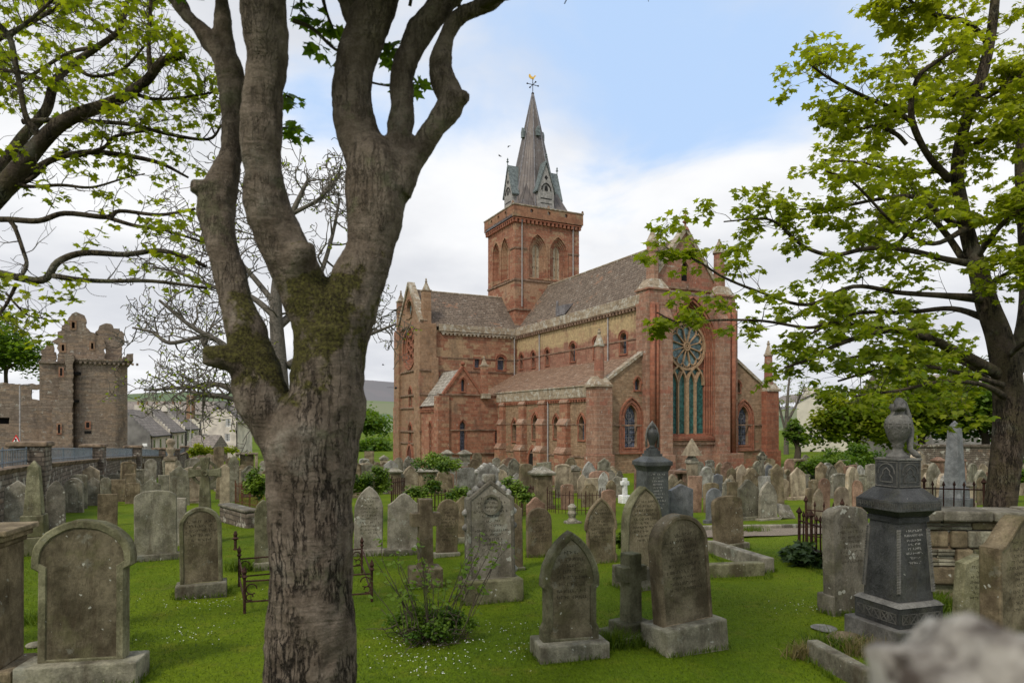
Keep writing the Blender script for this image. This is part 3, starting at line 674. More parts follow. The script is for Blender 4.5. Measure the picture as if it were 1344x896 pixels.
for z in (7.1, 5.0, 3.85, 1.7): string(east(VT - .3), US - .3, -3.85, z, .14, .08)
for sx in (-1, 1):
    mb = MB(); rib(mb, pss, [(23.75 - sx * 3.5, 11.4), (23.75, 15.35)], .3, -.5, .14); P(mb, 'gable_coping', COPE)
for (u_, v_) in ((US + .55, VT + .35), (US + .2, VW - .4)):
    mb = MB(); mb.frustum((u_, v_), 11.2, 14.1, .36, .34); o = P(mb, 'pinnacle', OCHRE); mb = MB(); mb.frustum((u_, v_), 14.1, 14.2, .4, .4); mb.frustum((u_, v_), 14.2, 14.9, .3, .06); mb.lathe((u_, v_, 14.85), [(.05, 0), (.13, .12), (.04, .22), (.1, .3), (.02, .42)], 8); P(mb, 'finial', COPE, o)
for v_, e_ in ((VT - .1, 1), (VW + .1, -1)):
    mb = MB(); mb.add([(US + .3, v_, 11.0), (8, v_, 11.0), (8, 23.75, 14.75), (US + .3, 23.75, 14.75)], [(0,1,2,3)]); P(mb, 'transept_roof', SLATE['x'])
mb = MB(); mb.tube([(US, 23.75, 14.75), (5, 23.75, 14.75)], .1, 6); P(mb, 'ridge', COPE)
mb = MB(); mb.box((US + .02, VW - .2, -3.6), (4.3, VW, 11.1)); mb.box((11.4, VT, -3.5), (20.8, VT + .3, 11.1)); mb.box((11.4, VW - .3, -3.5), (20.8, VW, 11.1)); mb.box((20.5, VT + .31, -3.5), (20.8, VW - .31, 11.1)); P(mb, 'transept_wall', MIXED)
for v_ in (VT - .1, VW + .1):
    mb = MB(); mb.add([(20.7, v_, 11.0), (8, v_, 11.0), (8, 23.75, 14.75), (20.7, 23.75, 14.75)], [(0,1,2,3)]); P(mb, 'transept_roof', SLATE['x'])
# --- transept chapel
VC = 15.5; pcf = east(VC); UL = -5.3
c1 = arch(-3.22, .2, 2.6, .5); c2 = arch(-3.2, 5.1, 6.1, .32); c3 = arch(-.12, .75, 1.9, .28)
mb = MB(); panel(mb, pcf, [(UL, -3.4), (.05, -3.4), (.05, 4.8), (-1.45, 4.85), (-3.2, 7.0), (-4.75, 4.95), (UL, 4.8)], [c1, c2, c3], .35); P(mb, 'chapel_wall', RED)
for L in (c1, c2, c3): window(pcf, L, .3, GLX, band=.12, hood=L is not c3)
pls = south(UL); c4 = arch(17.5, .0, 2.5, .5)
mb = MB(); panel(mb, pls, [(VC, -3.4), (VT, -3.4), (VT, 3.9), (VC, 3.9)], [c4], .3); P(mb, 'chapel_wall', RED); window(pls, c4, .25, GLY, band=.1)
corbels(pls, VC + .8, VT, 3.4, .2, .3)
mb = MB(); mb.add([(-4.75, VC + .05, 4.9), (-3.2, VC + .05, 6.95), (-3.2, VT, 6.95), (-4.75, VT, 4.9)], [(0,1,2,3)]); mb.add([(-1.3, VC + .05, 4.9), (-3.2, VC + .05, 6.95), (-3.2, VT, 6.95), (-1.3, VT, 4.9)], [(0,1,2,3)]); mb.add([(UL - .15, VC + .6, 3.9), (-4.5, VC + .6, 5.1), (-4.5, VT, 5.1), (UL - .15, VT, 3.9)], [(0,1,2,3)]); mb.add([(-1.3, VC + .05, 4.86), (.3, VC + .05, 4.86), (.3, VT, 4.86), (-1.3, VT, 4.86)], [(0,1,2,3)])
P(mb, 'chapel_roof', masonry('pale_slabs', (.25, .225, .19), (.35, .32, .27), (.12, .1, .08), .6, .28, axis='y', ms=.02, lichen=.4, bump=.8))
mb = MB(); mb.box((UL - .16, VC - .16, -3.4), (-4.45, VC + .75, 4.7)); P(mb, 'chapel_buttress', RED, bevel=.02)
for sx in (-1, 1): mb = MB(); rib(mb, pcf, [(-3.2 + sx * 1.75, 4.8), (-3.2, 7.1)], .2, -.3, .1); P(mb, 'gable_coping', REDD)
mb = MB(); mb.lathe((-3.2, VC, 7.05), [(.08, 0), (.07, .15), (.2, .26), (.2, .36), (.06, .5)], 8); P(mb, 'finial', REDD)
string(pcf, UL - .16, 0, 4.82, .13, .1); string(pcf, -4.4, -.3, 1.9, .1, .08); string(pcf, UL - .2, .0, -.05, .12, .12)
mb = MB(); mb.frustum((-1.22, VC + .15), 4.85, 7.25, .27, .25); o = P(mb, 'pinnacle', RED); mb = MB(); mb.frustum((-1.22, VC + .15), 7.25, 7.35, .3, .3); mb.frustum((-1.22, VC + .15), 7.35, 7.9, .22, .04); mb.lathe((-1.22, VC + .15, 7.85), [(.04, 0), (.1, .1), (.03, .25)], 8); P(mb, 'finial', COPE, o)
mb = MB(); mb.frustum((-1.22, VC), 4.5, 4.95, .4, .4); P(mb, 'pinnacle_base', COPE, bevel=.03)
# --- downpipes
for pl_, a, z0, z1 in ((ps, 5.1, 7.0, 10.5), (ps, 15.7, 7.0, 10.5), (south(0), 6.65, -2, 4.3), (pt, 3.85, 6.0, 10.4), (pte, 4.95, 13.5, 21.6), (pte, 10.6, 15.5, 21.6)):
    mb = MB(); mb.tube([pl_.p(a, z0, .1), pl_.p(a, z1, .1)], .055, 8); mb.box(pl_.p(a, z1, .02) - Vector((.12, .12, .0)), pl_.p(a, z1, .02) + Vector((.12, .12, .22))); P(mb, 'downpipe', PIPE)
# ================================================================ left: boundary wall, street, ruined tower, houses
CAST = masonry('ruin_rubble', (.215, .165, .125), (.32, .26, .20), (.19, .15, .115), .62, .13, ms=.02, patch=((.30, .215, .145), .4, .50), grime=.65, lichen=.2, bump=1., wob=.12)
WALLM = masonry('lichened_wall', (.125, .10, .078), (.20, .165, .13), (.085, .07, .055), .34, .14, ms=.02, patch=((.19, .125, .085), .5, .62), grime=.5, lichen=.35, bump=1.)
MOSSTOP = simple('mossy_coping', (.165, .12, .08), .95, var=.7, scale=4, bump=.5)
RAIL = simple('blue_grey_paint', (.15, .18, .205), .5)
HARL = simple('pale_harling', (.62, .57, .49), .95, var=.3, scale=.9, bump=.3)
HARLG = simple('stained_harling', (.20, .19, .18), .95, var=.45, scale=.7, bump=.3)
HSL = masonry('house_slate', (.20, .175, .15), (.28, .24, .21), (.06, .055, .05), .5, .3, grime=.4, lichen=.1, bump=.7)
WHITE = simple('white_paint', (.75, .75, .73), .6, var=.1)
CREAM = simple('cream_render', (.66, .62, .52), .9, var=.12, scale=1)
PANE = simple('window_pane', (.03, .035, .04), .15)
piers = [(-9.2, 8.5), (-14.1, 20.), (-19.0, 31.), (-23.3, 42.), (-27.9, 54.), (-32.6, 66.), (-37.4, 78.)]
wall = empty('boundary_wall', (-14.1, 20, gz(-14.1, 20)), 0, 'lichened rubble boundary wall with square piers and a low blue-grey rail, running along the street', 'wall')
inv_o = Vector(wall.location)
def local(mb, root, *a, **k):
    rz = root.rotation_euler.z; Mi = (Matrix.Translation(root.location) @ Matrix.Rotation(rz, 4, 'Z')).inverted()
    mb.v = [tuple(Mi @ Vector(v)) for v in mb.v]; return mb.build(a[0], a[1], root, **k)
for (x0, y0), (x1, y1) in zip(piers, piers[1:]):
    a = Vector((x0, y0, 0)); b = Vector((x1, y1, 0)); d = (b - a).normalized(); n = Vector((-d.y, d.x, 0)); L = (b - a).length
    def top(q, h): p = a + d * q; return Vector((p.x, p.y, gz(p.x, p.y) + h))
    mb = MB(); k = 6
    for i in range(k):
        q0, q1 = .4 + (L - .8) * i / k, .4 + (L - .8) * (i + 1) / k
        c = [top(q0, -.6), top(q1, -.6), top(q1, 1.45), top(q0, 1.45)]
        mb.prism([p + n * .22 for p in c], n * -.44)
    local(mb, wall, 'wall_panel', WALLM)
    mb = MB(); mb.prism([top(.4, 1.45) + n * .28, top(L - .4, 1.45) + n * .28, top(L - .4, 1.6) + n * .2, top(.4, 1.6) + n * .2], n * -.5); local(mb, wall, 'coping', MOSSTOP, bevel=.03)
    mb = MB()
    for h in (1.72, 2.05): mb.bar(top(.4, h), top(L - .4, h), .022)
    for i in range(int(L / .16)): q = .45 + i * .16; mb.bar(top(q, 1.6), top(q, 2.05), .011)
    for i in range(6): q = .5 + (L - 1) * i / 5; mb.bar(top(q, 1.5), top(q, 2.1), .022)
    local(mb, wall, 'railing', RAIL)
for i, (x, y) in enumerate(piers):
    z = gz(x, y); mb = MB(); mb.frustum((x, y), z - .6, z + 2.12, .46, .44, 4, R(45 + 23)); local(mb, wall, 'pier', WALLM, bevel=.03)
    mb = MB(); mb.frustum((x, y), z + 2.12, z + 2.26, .52, .50, 4, R(45 + 23)); local(mb, wall, 'pier_cap', MOSSTOP, bevel=.04)

# --- the ruined tower
CD = 60.; pm = CD / F
CC = Vector(((131 - CX) * pm, CD, 0)); CR = math.atan((CX - 131) / F); CXA = Vector((math.cos(CR), math.sin(CR), 0)); CYA = Vector((-math.sin(CR), math.cos(CR), 0))
def qx(px):                                                    # the ruin squarely faces the graveyard
    r = Vector(((px - CX) / F, 1, 0)); t = CC.dot(CYA) / r.dot(CYA); return (r * t - CC).dot(CXA)
def qz(py): return CZ + (HZ - py) * pm
castle = empty('ruined_tower', CC, CR, 'ruined rubble stone tower with a broken roofless top, behind the boundary wall', 'castle ruin')
def jag(poly, amp=.12, step=.22):
    out = []
    for i in range(len(poly)):
        a = Vector(poly[i]); b = Vector(poly[(i + 1) % len(poly)]); k = max(1, int((b - a).length / step))
        for j in range(k):
            p = a.lerp(b, j / k); out.append((p.x + random.uniform(-amp, amp) * (j > 0), p.y + random.uniform(-amp, amp) * (j > 0)))
    return out
def slabwall(poly, y0, y1, holes=(), amp=.13):
    mb = MB(); pl = Plane((0, y0, 0), (1, 0, 0), (0, -1, 0)); panel(mb, pl, jag(poly, amp) if amp else poly, holes, y1 - y0, True); return mb
def Z3(pts): return [(qx(30 + a * .2232), qz(400 + b * .2232)) for a, b in pts]
def C(mb, name, mat=CAST, **k): return mb.build(name, mat, castle, **k)
def rrect(x0, x1, y0, y1, r, n=8):
    pts = []
    for cx, cy, s in ((x1 - r, y0 + r, -90), (x1 - r, y1 - r, 0), (x0 + r, y1 - r, 90), (x0 + r, y0 + r, 180)):
        pts += [(cx + r * math.cos(R(s + 90 * i / n)), cy + r * math.sin(R(s + 90 * i / n))) for i in range(n + 1)]
    return pts
tx0, tx1 = qx(95), qx(168); ty = 0.
mb = MB(); L = rrect(tx0, tx1, ty, ty + 5.2, 1.2); mb.prism([(x, y, -4) for x, y in L], (0, 0, 4 + qz(477))); C(mb, 'tower_wall')
mb = MB()
for zq, gw_ in ((qz(477), .12), (qz(475.5), .22), (qz(473.5), .3)):
    L = rrect(tx0 - .05, tx1 + gw_, ty - gw_, ty + 5.2, 1.1); mb.prism([(x, y, zq) for x, y in L], (0, 0, .13))
C(mb, 'corbel_course')
mb = MB(); 
for i in range(13): x = tx0 + .5 + i * .36; mb.box((x, ty - .24, qz(478)), (x + .18, ty + .05, qz(475)))
C(mb, 'corbel_table')
mb = slabwall([(tx1 - .4, qz(472)), (tx1 + .42, qz(472)), (tx1 + .42, qz(462)), (tx1 - .1, qz(463)), (tx1 - .15, qz(467)), (tx1 - .4, qz(467))], ty - .25, ty + 4.5, amp=.03); C(mb, 'parapet_stub')
hole = lambda a, b, c, d: [Z3([(a, d)])[0], Z3([(c, d)])[0], Z3([(c, b)])[0], Z3([(a, b)])[0]]
mb = slabwall(Z3([(205, 345), (205, 240), (165, 222), (200, 200), (200, 165), (240, 120), (265, 80), (285, 55), (320, 45), (350, 55), (375, 95), (385, 140), (425, 160), (480, 200), (490, 345)]), ty + 1.0, ty + 1.9, [hole(285, 103, 303, 140), hole(225, 238, 240, 275), hole(400, 220, 414, 255)]); C(mb, 'cap_house_wall')
for a, b, c, d in ((285, 103, 303, 140), (225, 238, 240, 275), (400, 220, 414, 255)):
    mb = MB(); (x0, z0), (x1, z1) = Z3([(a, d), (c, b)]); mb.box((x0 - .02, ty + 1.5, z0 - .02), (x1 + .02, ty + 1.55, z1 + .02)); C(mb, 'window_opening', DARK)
    mb = MB(); pl = Plane((0, ty + 1.0, 0), (1, 0, 0), (0, -1, 0)); ring(mb, pl, [(x0, z0), (x1, z0), (x1, z1), (x0, z1)], .13, -.02, .04); C(mb, 'window_margin', OCHRE)
mb = slabwall(Z3([(100, 345), (100, 300), (108, 262), (130, 235), (165, 220), (172, 240), (188, 345)]), ty + 2.2, ty + 3.2); C(mb, 'broken_gable')
mb = slabwall(Z3([(485, 345), (485, 230), (425, 150), (450, 112), (490, 94), (530, 104), (570, 134), (602, 152), (604, 200), (588, 215), (585, 345)]), ty + 1.4, ty + 4.2); C(mb, 'cap_house_ruin')
mb = MB(); (x0, z0), (x1, z1) = Z3([(90, 352), (240, 340)]); mb.box((x0, ty + .3, z0), (x1, ty + 3.4, z1)); C(mb, 'ledge')
mb = slabwall([(qx(51), -4), (qx(96), -4), (qx(96), qz(477)), (qx(51), qz(478))], ty + .5, ty + 4.8, amp=0); C(mb, 'stair_tower')
mb = slabwall(Z3([(175, 1000), (290, 1000), (300, 300), (240, 300), (262, 420), (215, 470), (210, 560), (180, 580)]), ty - .5, ty + 1.2, amp=.09); C(mb, 'stair_turret')
pw = [(qx(-70), -4), (qx(78), -4), (qx(78), qz(535)), (qx(52), qz(526)), (qx(40), qz(524)), (qx(40), qz(512)), (qx(51), qz(511)), (qx(51), qz(505)), (qx(20), qz(506)), (qx(-70), qz(500))]
mb = slabwall(pw, ty + .9, ty + 1.7, [[(qx(-12), qz(556)), (qx(10), qz(556)), (qx(11), qz(548)), (qx(-12), qz(548))]], amp=.06); C(mb, 'palace_wall')
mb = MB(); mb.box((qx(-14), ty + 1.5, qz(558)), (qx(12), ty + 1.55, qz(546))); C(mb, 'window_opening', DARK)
for a, b, c, d, yy in ((303, 398, 341, 416, 0), (290, 560, 331, 575, 0), (372, 690, 391, 722, 0), (362, 740, 402, 756, 0), (220, 382, 234, 425, -.52), (208, 702, 222, 752, -.52), (160, 604, 184, 612, .88), (160, 640, 186, 650, .88), (162, 688, 184, 697, .88), (165, 770, 186, 778, .88)):
    (x0, z0), (x1, z1) = Z3([(a, d), (c, b)]); y_ = ty + yy
    if yy == 0 and a < 335: y_ += .12
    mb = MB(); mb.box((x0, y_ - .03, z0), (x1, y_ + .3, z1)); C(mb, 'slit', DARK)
    if d - b > 20:
        mb = MB(); pl = Plane((0, y_ - .03, 0), (1, 0, 0), (0, -1, 0)); ring(mb, pl, [(x0, z0), (x1, z0), (x1, z1), (x0, z1)], .1, -.02, .03); C(mb, 'slit_margin', RED)

# --- terrace of three houses going down the street
def house(a, b, width, ze, zr, label, steps=True, wallm=HARL, gab=HARLG, extra=None):
    a = Vector((*a, 0)); b = Vector((*b, 0)); d = (b - a).normalized(); n = Vector((-d.y, d.x, 0)); L = (b - a).length
    root = empty('terraced_house', (a.x, a.y, -3), 0, label, 'house', 'terraced houses beyond the ruined tower')
    Q = lambda s, k, z: a + d * s + n * k + Vector((0, 0, z))
    mb = MB(); mb.prism([Q(.01, 0, -4), Q(L, 0, -4), Q(L, 0, ze), Q(.01, 0, ze)], n * width); local(mb, root, 'wall', wallm)
    mb = MB()
    mb.prism([Q(.25, -.25, ze - .1), Q(.25, width / 2, zr), Q(.25, width + .25, ze - .1), Q(.25, width / 2, zr - .2)], d * (L - .5)); local(mb, root, 'roof', HSL)
    for s in (0, L - .3):
        mb = MB(); st = 10; pts = [(0, -4), (0, ze + .1)]
        for i in range(st): pts += [(width / 2 * i / st, ze + .25 + (zr - ze) * (i + .55) / st), (width / 2 * (i + 1) / st, ze + .25 + (zr - ze) * (i + .55) / st)]
        pts += [(width - k, z) for k, z in pts[::-1][1:]]
        mb.prism([Q(s, k, z) for k, z in pts], d * .3); local(mb, root, 'crow_stepped_gable', gab if s == 0 else wallm)
    mb = MB(); 
    for kk in (-.45, .45): mb.prism([Q(L - .75, width / 2 + kk - .4, zr - .3), Q(L - .75, width / 2 + kk + .4, zr - .3), Q(L - .75, width / 2 + kk + .4, zr + .65), Q(L - .75, width / 2 + kk - .4, zr + .65)], d * .8)
    ch = local(mb, root, 'chimney', HARL)
    for i in (-.5, .5): mb = MB(); mb.lathe(Q(L - .4, width / 2 + i, zr + .6), [(.14, 0), (.12, .5), (.15, .52)], 8); p_ = local(mb, root, 'chimney_pot', OCHRE)
    mb = MB(); mb.bar(Q(.2, -.32, ze - .12), Q(L - .2, -.32, ze - .12), .08, 6)
    for s in (.3, L - .3): mb.bar(Q(s, -.15, -3), Q(s, -.15, ze - .1), .06, 6)
    local(mb, root, 'gutter', IRON)
    for i, s in enumerate((L * .2, L * .5, L * .8)):
        for dr_ in ((0, 1.2, .9),) if i != 1 else ((0, 2.1, 1.0),):
            mb = MB(); z1 = ze - .5; mb.prism([Q(s - .45, -.02, z1 - dr_[1]), Q(s + .45, -.02, z1 - dr_[1]), Q(s + .45, -.02, z1), Q(s - .45, -.02, z1)], n * .05); local(mb, root, 'window' if i != 1 else 'door', PANE)
    return root
hp = [(-39.8, 75.), (-43.1, 86.), (-46.0, 96.), (-48.7, 106.)]
hl = ['near terraced house with a dark stained crow-stepped gable end, touching the ruined tower', 'middle terraced house of the row, slate roof between two pale crow-stepped gables', 'far terraced house at the end of the row with a tall ochre chimney']
for i in range(3):
    h_ = house(hp[i], hp[i+1], 6.0, 1.05 + .25 * i, 4.0 + .3 * i, hl[i], gab=HARLG if i == 0 else HARL)
mb = MB(); p = at(249, 552, 104); mb.box((p.x - .5, p.y, 3), (p.x + .4, p.y + .9, CZ + 35 * 104 / F)); local(mb, h_, 'chimney', OCHRE)
# --- long roof behind the terrace
hb = empty('long_roofed_house', (-66, 125, -3), 0, 'long slate roofed house seen over the terrace roofs', 'house')
mb = MB(); mb.box((-74, 122, -4), (-50, 129, 4.0)); local(mb, hb, 'wall', HARL)
mb = MB(); mb.prism([(-74.3, 121.5, 3.9), (-74.3, 125.5, 6.3), (-74.3, 129.5, 3.9)], (24.6, 0, 0)); local(mb, hb, 'roof', HSL)
# --- pale gabled house
HD = 90.; hm = HD / F
gx = lambda px: (px - CX) * hm
gzz = lambda py: CZ + (HZ - py) * hm
gh = empty('gabled_house', (gx(287), HD, -3), 0, 'pale rendered house with a gable of small sash windows, right of the terrace', 'house')
x0, x1, xa = gx(262), gx(312), gx(288)
mb = MB(); pl = Plane((0, HD, 0), (1, 0, 0), (0, -1, 0)); hx = [[(gx(a), gzz(d)), (gx(c), gzz(d)), (gx(c), gzz(b)), (gx(a), gzz(b))] for a, b, c, d in ((296, 549, 303, 560), (294.8, 569, 302, 579.5), (265, 569, 272, 574))]
panel(mb, pl, [(x0, -4), (x1, -4), (x1, gzz(552)), (gx(298), gzz(537)), (gx(278), gzz(537)), (x0, gzz(554))], hx, .2)
mb.box((x0, HD + .2, -4), (x0 + .2, HD + 5, gzz(554))); mb.box((x1 - .2, HD + .01, -4), (x1, HD + 5, gzz(552))); local(mb, gh, 'wall', HARL)
for L in hx:
    mb = MB(); ring(mb, pl, grow(L, -.1), .1, -.15, -.06); (a, b), (c, d) = L[0], L[2]
    for k in (1, 2): rib(mb, pl, [(a + (c - a) * k / 3, b), (a + (c - a) * k / 3, d)], .05, -.15, -.08)
    for k in (1, 2, 3): rib(mb, pl, [(a, b + (d - b) * k / 4), (c, b + (d - b) * k / 4)], .05, -.15, -.08)
    o = local(mb, gh, 'window', WHITE); mb = MB(); fill(mb, pl, L, -.14); g = local(mb, gh, 'pane', PANE)
mb = MB(); mb.add([(gx(288), HD - .15, gzz(533)), (x1 + .4, HD - .15, gzz(555)), (x1 + .4, HD + 5, gzz(555)), (gx(288), HD + 5, gzz(533)), (x0 - .3, HD - .15, gzz(556)), (x0 - .3, HD + 5, gzz(556))], [(0, 1, 2, 3), (0, 3, 5, 4)]); local(mb, gh, 'roof', HSL)
mb = MB(); mb.box((gx(280), HD + .3, gzz(540)), (gx(297), HD + 1.3, gzz(526))); local(mb, gh, 'chimney', HARLG)
mb = MB(); mb.bar((x0 + .1, HD - .1, -3), (x0 + .1, HD - .1, gzz(555)), .06, 6); mb.bar((x1 - .1, HD - .1, -3), (x1 - .1, HD - .1, gzz(553)), .06, 6); local(mb, gh, 'downpipe', IRON)
sh = empty('stone_shed', (gx(264), HD - 6, -3), 0, 'low stone shed in front of the pale gabled house', 'shed')
sm = 84 / F; mb = MB(); mb.box(((246 - CX) * sm, 84, -4), ((281 - CX) * sm, 88, CZ - 34.5 * sm)); local(mb, sh, 'wall', CAST)
mb = MB(); mb.prism([((245 - CX) * sm, 83.7, CZ - 34 * sm), ((245 - CX) * sm, 86, CZ - 18 * sm), ((245 - CX) * sm, 88.3, CZ - 34 * sm)], (36 * sm, 0, 0)); local(mb, sh, 'roof', HSL)
# --- cream house on the right, behind the trees
RD = 78.; rm = RD / F; rx = lambda px: (px - CX) * rm; rz_ = lambda py: CZ + (HZ - py) * rm
ch = empty('cream_house', (rx(1070), RD, -2), 0, 'tall cream rendered house beside the bare right-hand trees', 'house')
mb = MB(); pl = Plane((0, RD, 0), (1, 0, 0), (0, -1, 0)); hx = [[(rx(a), rz_(d)), (rx(c), rz_(d)), (rx(c), rz_(b)), (rx(a), rz_(b))] for a, b, c, d in ((1062.5, 564, 1067, 577), (1063, 590, 1067, 599), (1078, 590, 1082, 599), (1078, 564, 1082, 577), (1100, 566, 1105, 578))]
panel(mb, pl, [(rx(1046), -3), (rx(1130), -3), (rx(1130), rz_(536)), (rx(1070), rz_(518)), (rx(1046), rz_(528))], hx, .3); local(mb, ch, 'wall', CREAM)
mb = MB(); mb.prism([(rx(1046), RD + .01, -3), (rx(1130), RD + .01, -3), (rx(1130), RD + .01, rz_(537)), (rx(1070), RD + .01, rz_(519)), (rx(1046), RD + .01, rz_(529))], (0, 9, 0)); local(mb, ch, 'roof', HSL) if 0 else None
mb = MB(); mb.add([(rx(1069), RD - .2, rz_(515)), (rx(1132), RD - .2, rz_(536)), (rx(1132), RD + 9, rz_(536)), (rx(1069), RD + 9, rz_(515))], [(0, 1, 2, 3)]); mb.add([(rx(1069), RD - .2, rz_(515)), (rx(1044), RD - .2, rz_(528)), (rx(1044), RD + 9, rz_(528)), (rx(1069), RD + 9, rz_(515))], [(0, 1, 2, 3)]); local(mb, ch, 'roof', HSL)
mb = MB(); mb.box((rx(1060), RD + .2, rz_(525)), (rx(1076), RD + 1.2, rz_(508))); local(mb, ch, 'chimney', HARL)
for L in hx:
    mb = MB(); fill(mb, pl, L, -.2); local(mb, ch, 'window', PANE)
# --- garden wall under the right-hand trees
gw_ = empty('garden_wall', (30, 44, -1), 0, 'dark rubble garden wall under the trees on the right', 'wall')
mb = MB(); mb.box((26, 46, -1.6), (44, 46.4, .9)); local(mb, gw_, 'wall_panel', WALLM); mb = MB(); mb.box((26, 45.9, .9), (44, 46.5, 1.05)); local(mb, gw_, 'coping', WALLM)
hh = empty('grey_house', (40, 62, -1), 0, 'grey stone house half hidden behind the trees on the far right', 'house')
mb = MB(); mb.box((34, 60, -2), (62, 68, 4.2)); local(mb, hh, 'wall', HARLG); mb = MB(); mb.prism([(33.8, 59.6, 4.1), (33.8, 64, 7), (33.8, 68.4, 4.1)], (28.4, 0, 0)); local(mb, hh, 'roof', HSL)
for x in (37, 41, 45, 49): mb = MB(); mb.box((x, 59.96, 1), (x + .9, 60.1, 2.7)); o = local(mb, hh, 'window', WHITE); mb = MB(); mb.box((x + .1, 59.93, 1.1), (x + .8, 60.0, 2.6)); local(mb, hh, 'pane', PANE)
# --- road sign and lamp columns on the street
p = Vector(((21 - CX) / F * 24, 24, gz(-17.5, 24))); sg = empty('warning_sign', p, 0, 'red edged triangular warning sign on a grey post behind the boundary wall', 'road sign')
zc = CZ - 24.5 * 24 / F
mb = MB(); mb.tube([(0, .03, 0), (0, .03, zc - p.z)], .03, 8); mb.build('post', PIPE, sg)
tri = lambda r, yy: [(r * math.sin(a), yy, zc - p.z - .02 + r * math.cos(a)) for a in (0, 2.0944, -2.0944)]
mb = MB(); mb.prism(tri(.215, 0), (0, .012, 0)); mb.build('sign_border', simple('sign_red', (.55, .02, .02), .4, var=.05), sg)
mb = MB(); mb.prism(tri(.135, -.004), (0, .004, 0)); o = mb.build('sign_face', WHITE, sg)
mb = MB(); mb.box((-.025, -.008, zc - p.z - .05), (.025, -.005, zc - p.z + .06)); mb.box((-.05, -.008, zc - p.z + .02), (.02, -.005, zc - p.z + .05)); mb.build('sign_symbol', DARK, o)
mb = MB(); mb.box((-.13, 0, zc - p.z - .25), (.13, .012, zc - p.z - .14)); mb.build('sign_plate', WHITE, sg)
def lamp_post(px, py0, d, label):
    x = (px - CX) / F * d; g = gz(x, d); h = CZ + (HZ - py0) / F * d - g
    t = empty('lamp_column', (x, d, g), 0, label, 'lamp column'); mb = MB(); mb.tube([(0, 0, 0), (0, 0, 1.2)], .07, 8); mb.tube([(0, 0, 1.2), (0, 0, h)], .045, 8); mb.build('column', PIPE, t)
    mb = MB(); mb.tube([(0, 0, h - .02), (.25, 0, h + .06), (.6, 0, h + .05)], [.04, .05, .08], 8); mb.build('lamp_head', LEAD, t)
lamp_post(26, 506, 45, 'slim grey lamp column in front of the left palace wall')
lamp_post(250.5, 516, 62, 'slim grey lamp column in front of the terraced houses')
x = (190 - CX) / F * 50; pz = gz(x, 50); st = empty('street_plate', (x, 50, pz), 0, 'small white street plate on a post by the dark gable', 'sign'); zc = CZ - 30.5 * 50 / F - pz
mb = MB(); mb.tube([(0, .03, 0), (0, .03, zc)], .03, 6); mb.build('post', PIPE, st); mb = MB(); mb.box((-.17, 0, zc - .1), (.17, .02, zc + .1)); mb.build('plate', WHITE, st)
# ================================================================ gravestones
def stone(name, c1, c2, lich=.3, moss=.3, stain=.62, rough=.92, spots=.5, spec=.2):
    m, t, b, _ = new_mat(name); o = t.coord(); rnd = t.node('ShaderNodeObjectInfo').outputs['Random']
    off = t.vec(t.math('MULTIPLY', rnd, 37.), t.math('MULTIPLY', rnd, 91.), t.math('MULTIPLY', rnd, 53.))
    v = t.node('ShaderNodeVectorMath', {0: o, 1: off}, operation='ADD').outputs[0]
    n = t.noise(v, 3.2, 6, .65); c = t.mix(t.step(n, .34, .66), tuple(q * .72 for q in c1), tuple(q * 1.12 for q in c2))
    c = t.mix(1, c, t.step(rnd, 0, 1, .72, 1.28), 'MULTIPLY')
    fine = t.noise(v, 38, 5, .7); c = t.mix(1, c, t.step(fine, .2, .8, .7, 1.3), 'MULTIPLY')
    x, y, z = t.xyz(o)
    sn = t.noise(t.vmul(v, (3.2, 3.2, .8)), 1.0, 6, .7)
    c = t.mix(t.step(sn, .47, .68, 0, stain), c, (.05, .034, .02))
    c = t.mix(t.step(t.noise(t.vadd(v, (4, 4, 4)), 2.3, 6, .7), .5, .66, 0, moss), c, (.105, .105, .042))
    big = t.noise(t.vadd(v, (9, 2, 7)), 2.6, 7, .72); c = t.mix(t.step(big, .60, .64, 0, lich), c, (.30, .31, .26))
    wv = t.node('ShaderNodeVectorMath', {0: v, 1: t.vmul(t.node('ShaderNodeTexNoise', {'Vector': v, 'Scale': 11., 'Detail': 4.}).outputs['Color'], (.11, .11, .11))}, operation='ADD').outputs[0]
    vo = t.node('ShaderNodeTexVoronoi', {'Vector': wv, 'Scale': 15., 'Randomness': 1.}); sz = t.xyz(vo.outputs['Color'])[0]
    spot = t.math('LESS_THAN', vo.outputs['Distance'], t.math('MULTIPLY', t.math('MULTIPLY', t.step(sz, .62, 1., 0, .5), spots), t.step(t.noise(t.vadd(v, (1, 6, 3)), 1.8, 3), .40, .62)))
    c = t.mix(t.math('MULTIPLY', spot, .8), c, (.42, .42, .36))
    t.put(b.inputs['Base Color'], c); b.inputs['Roughness'].default_value = rough; b.inputs['Specular IOR Level'].default_value = spec
    t.put(b.inputs['Normal'], t.bump(t.math('ADD', t.math('ADD', fine, t.math('MULTIPLY', n, 1.5)), t.math('MULTIPLY', t.step(sn, .47, .6), -.6)), .55, .018)); return m
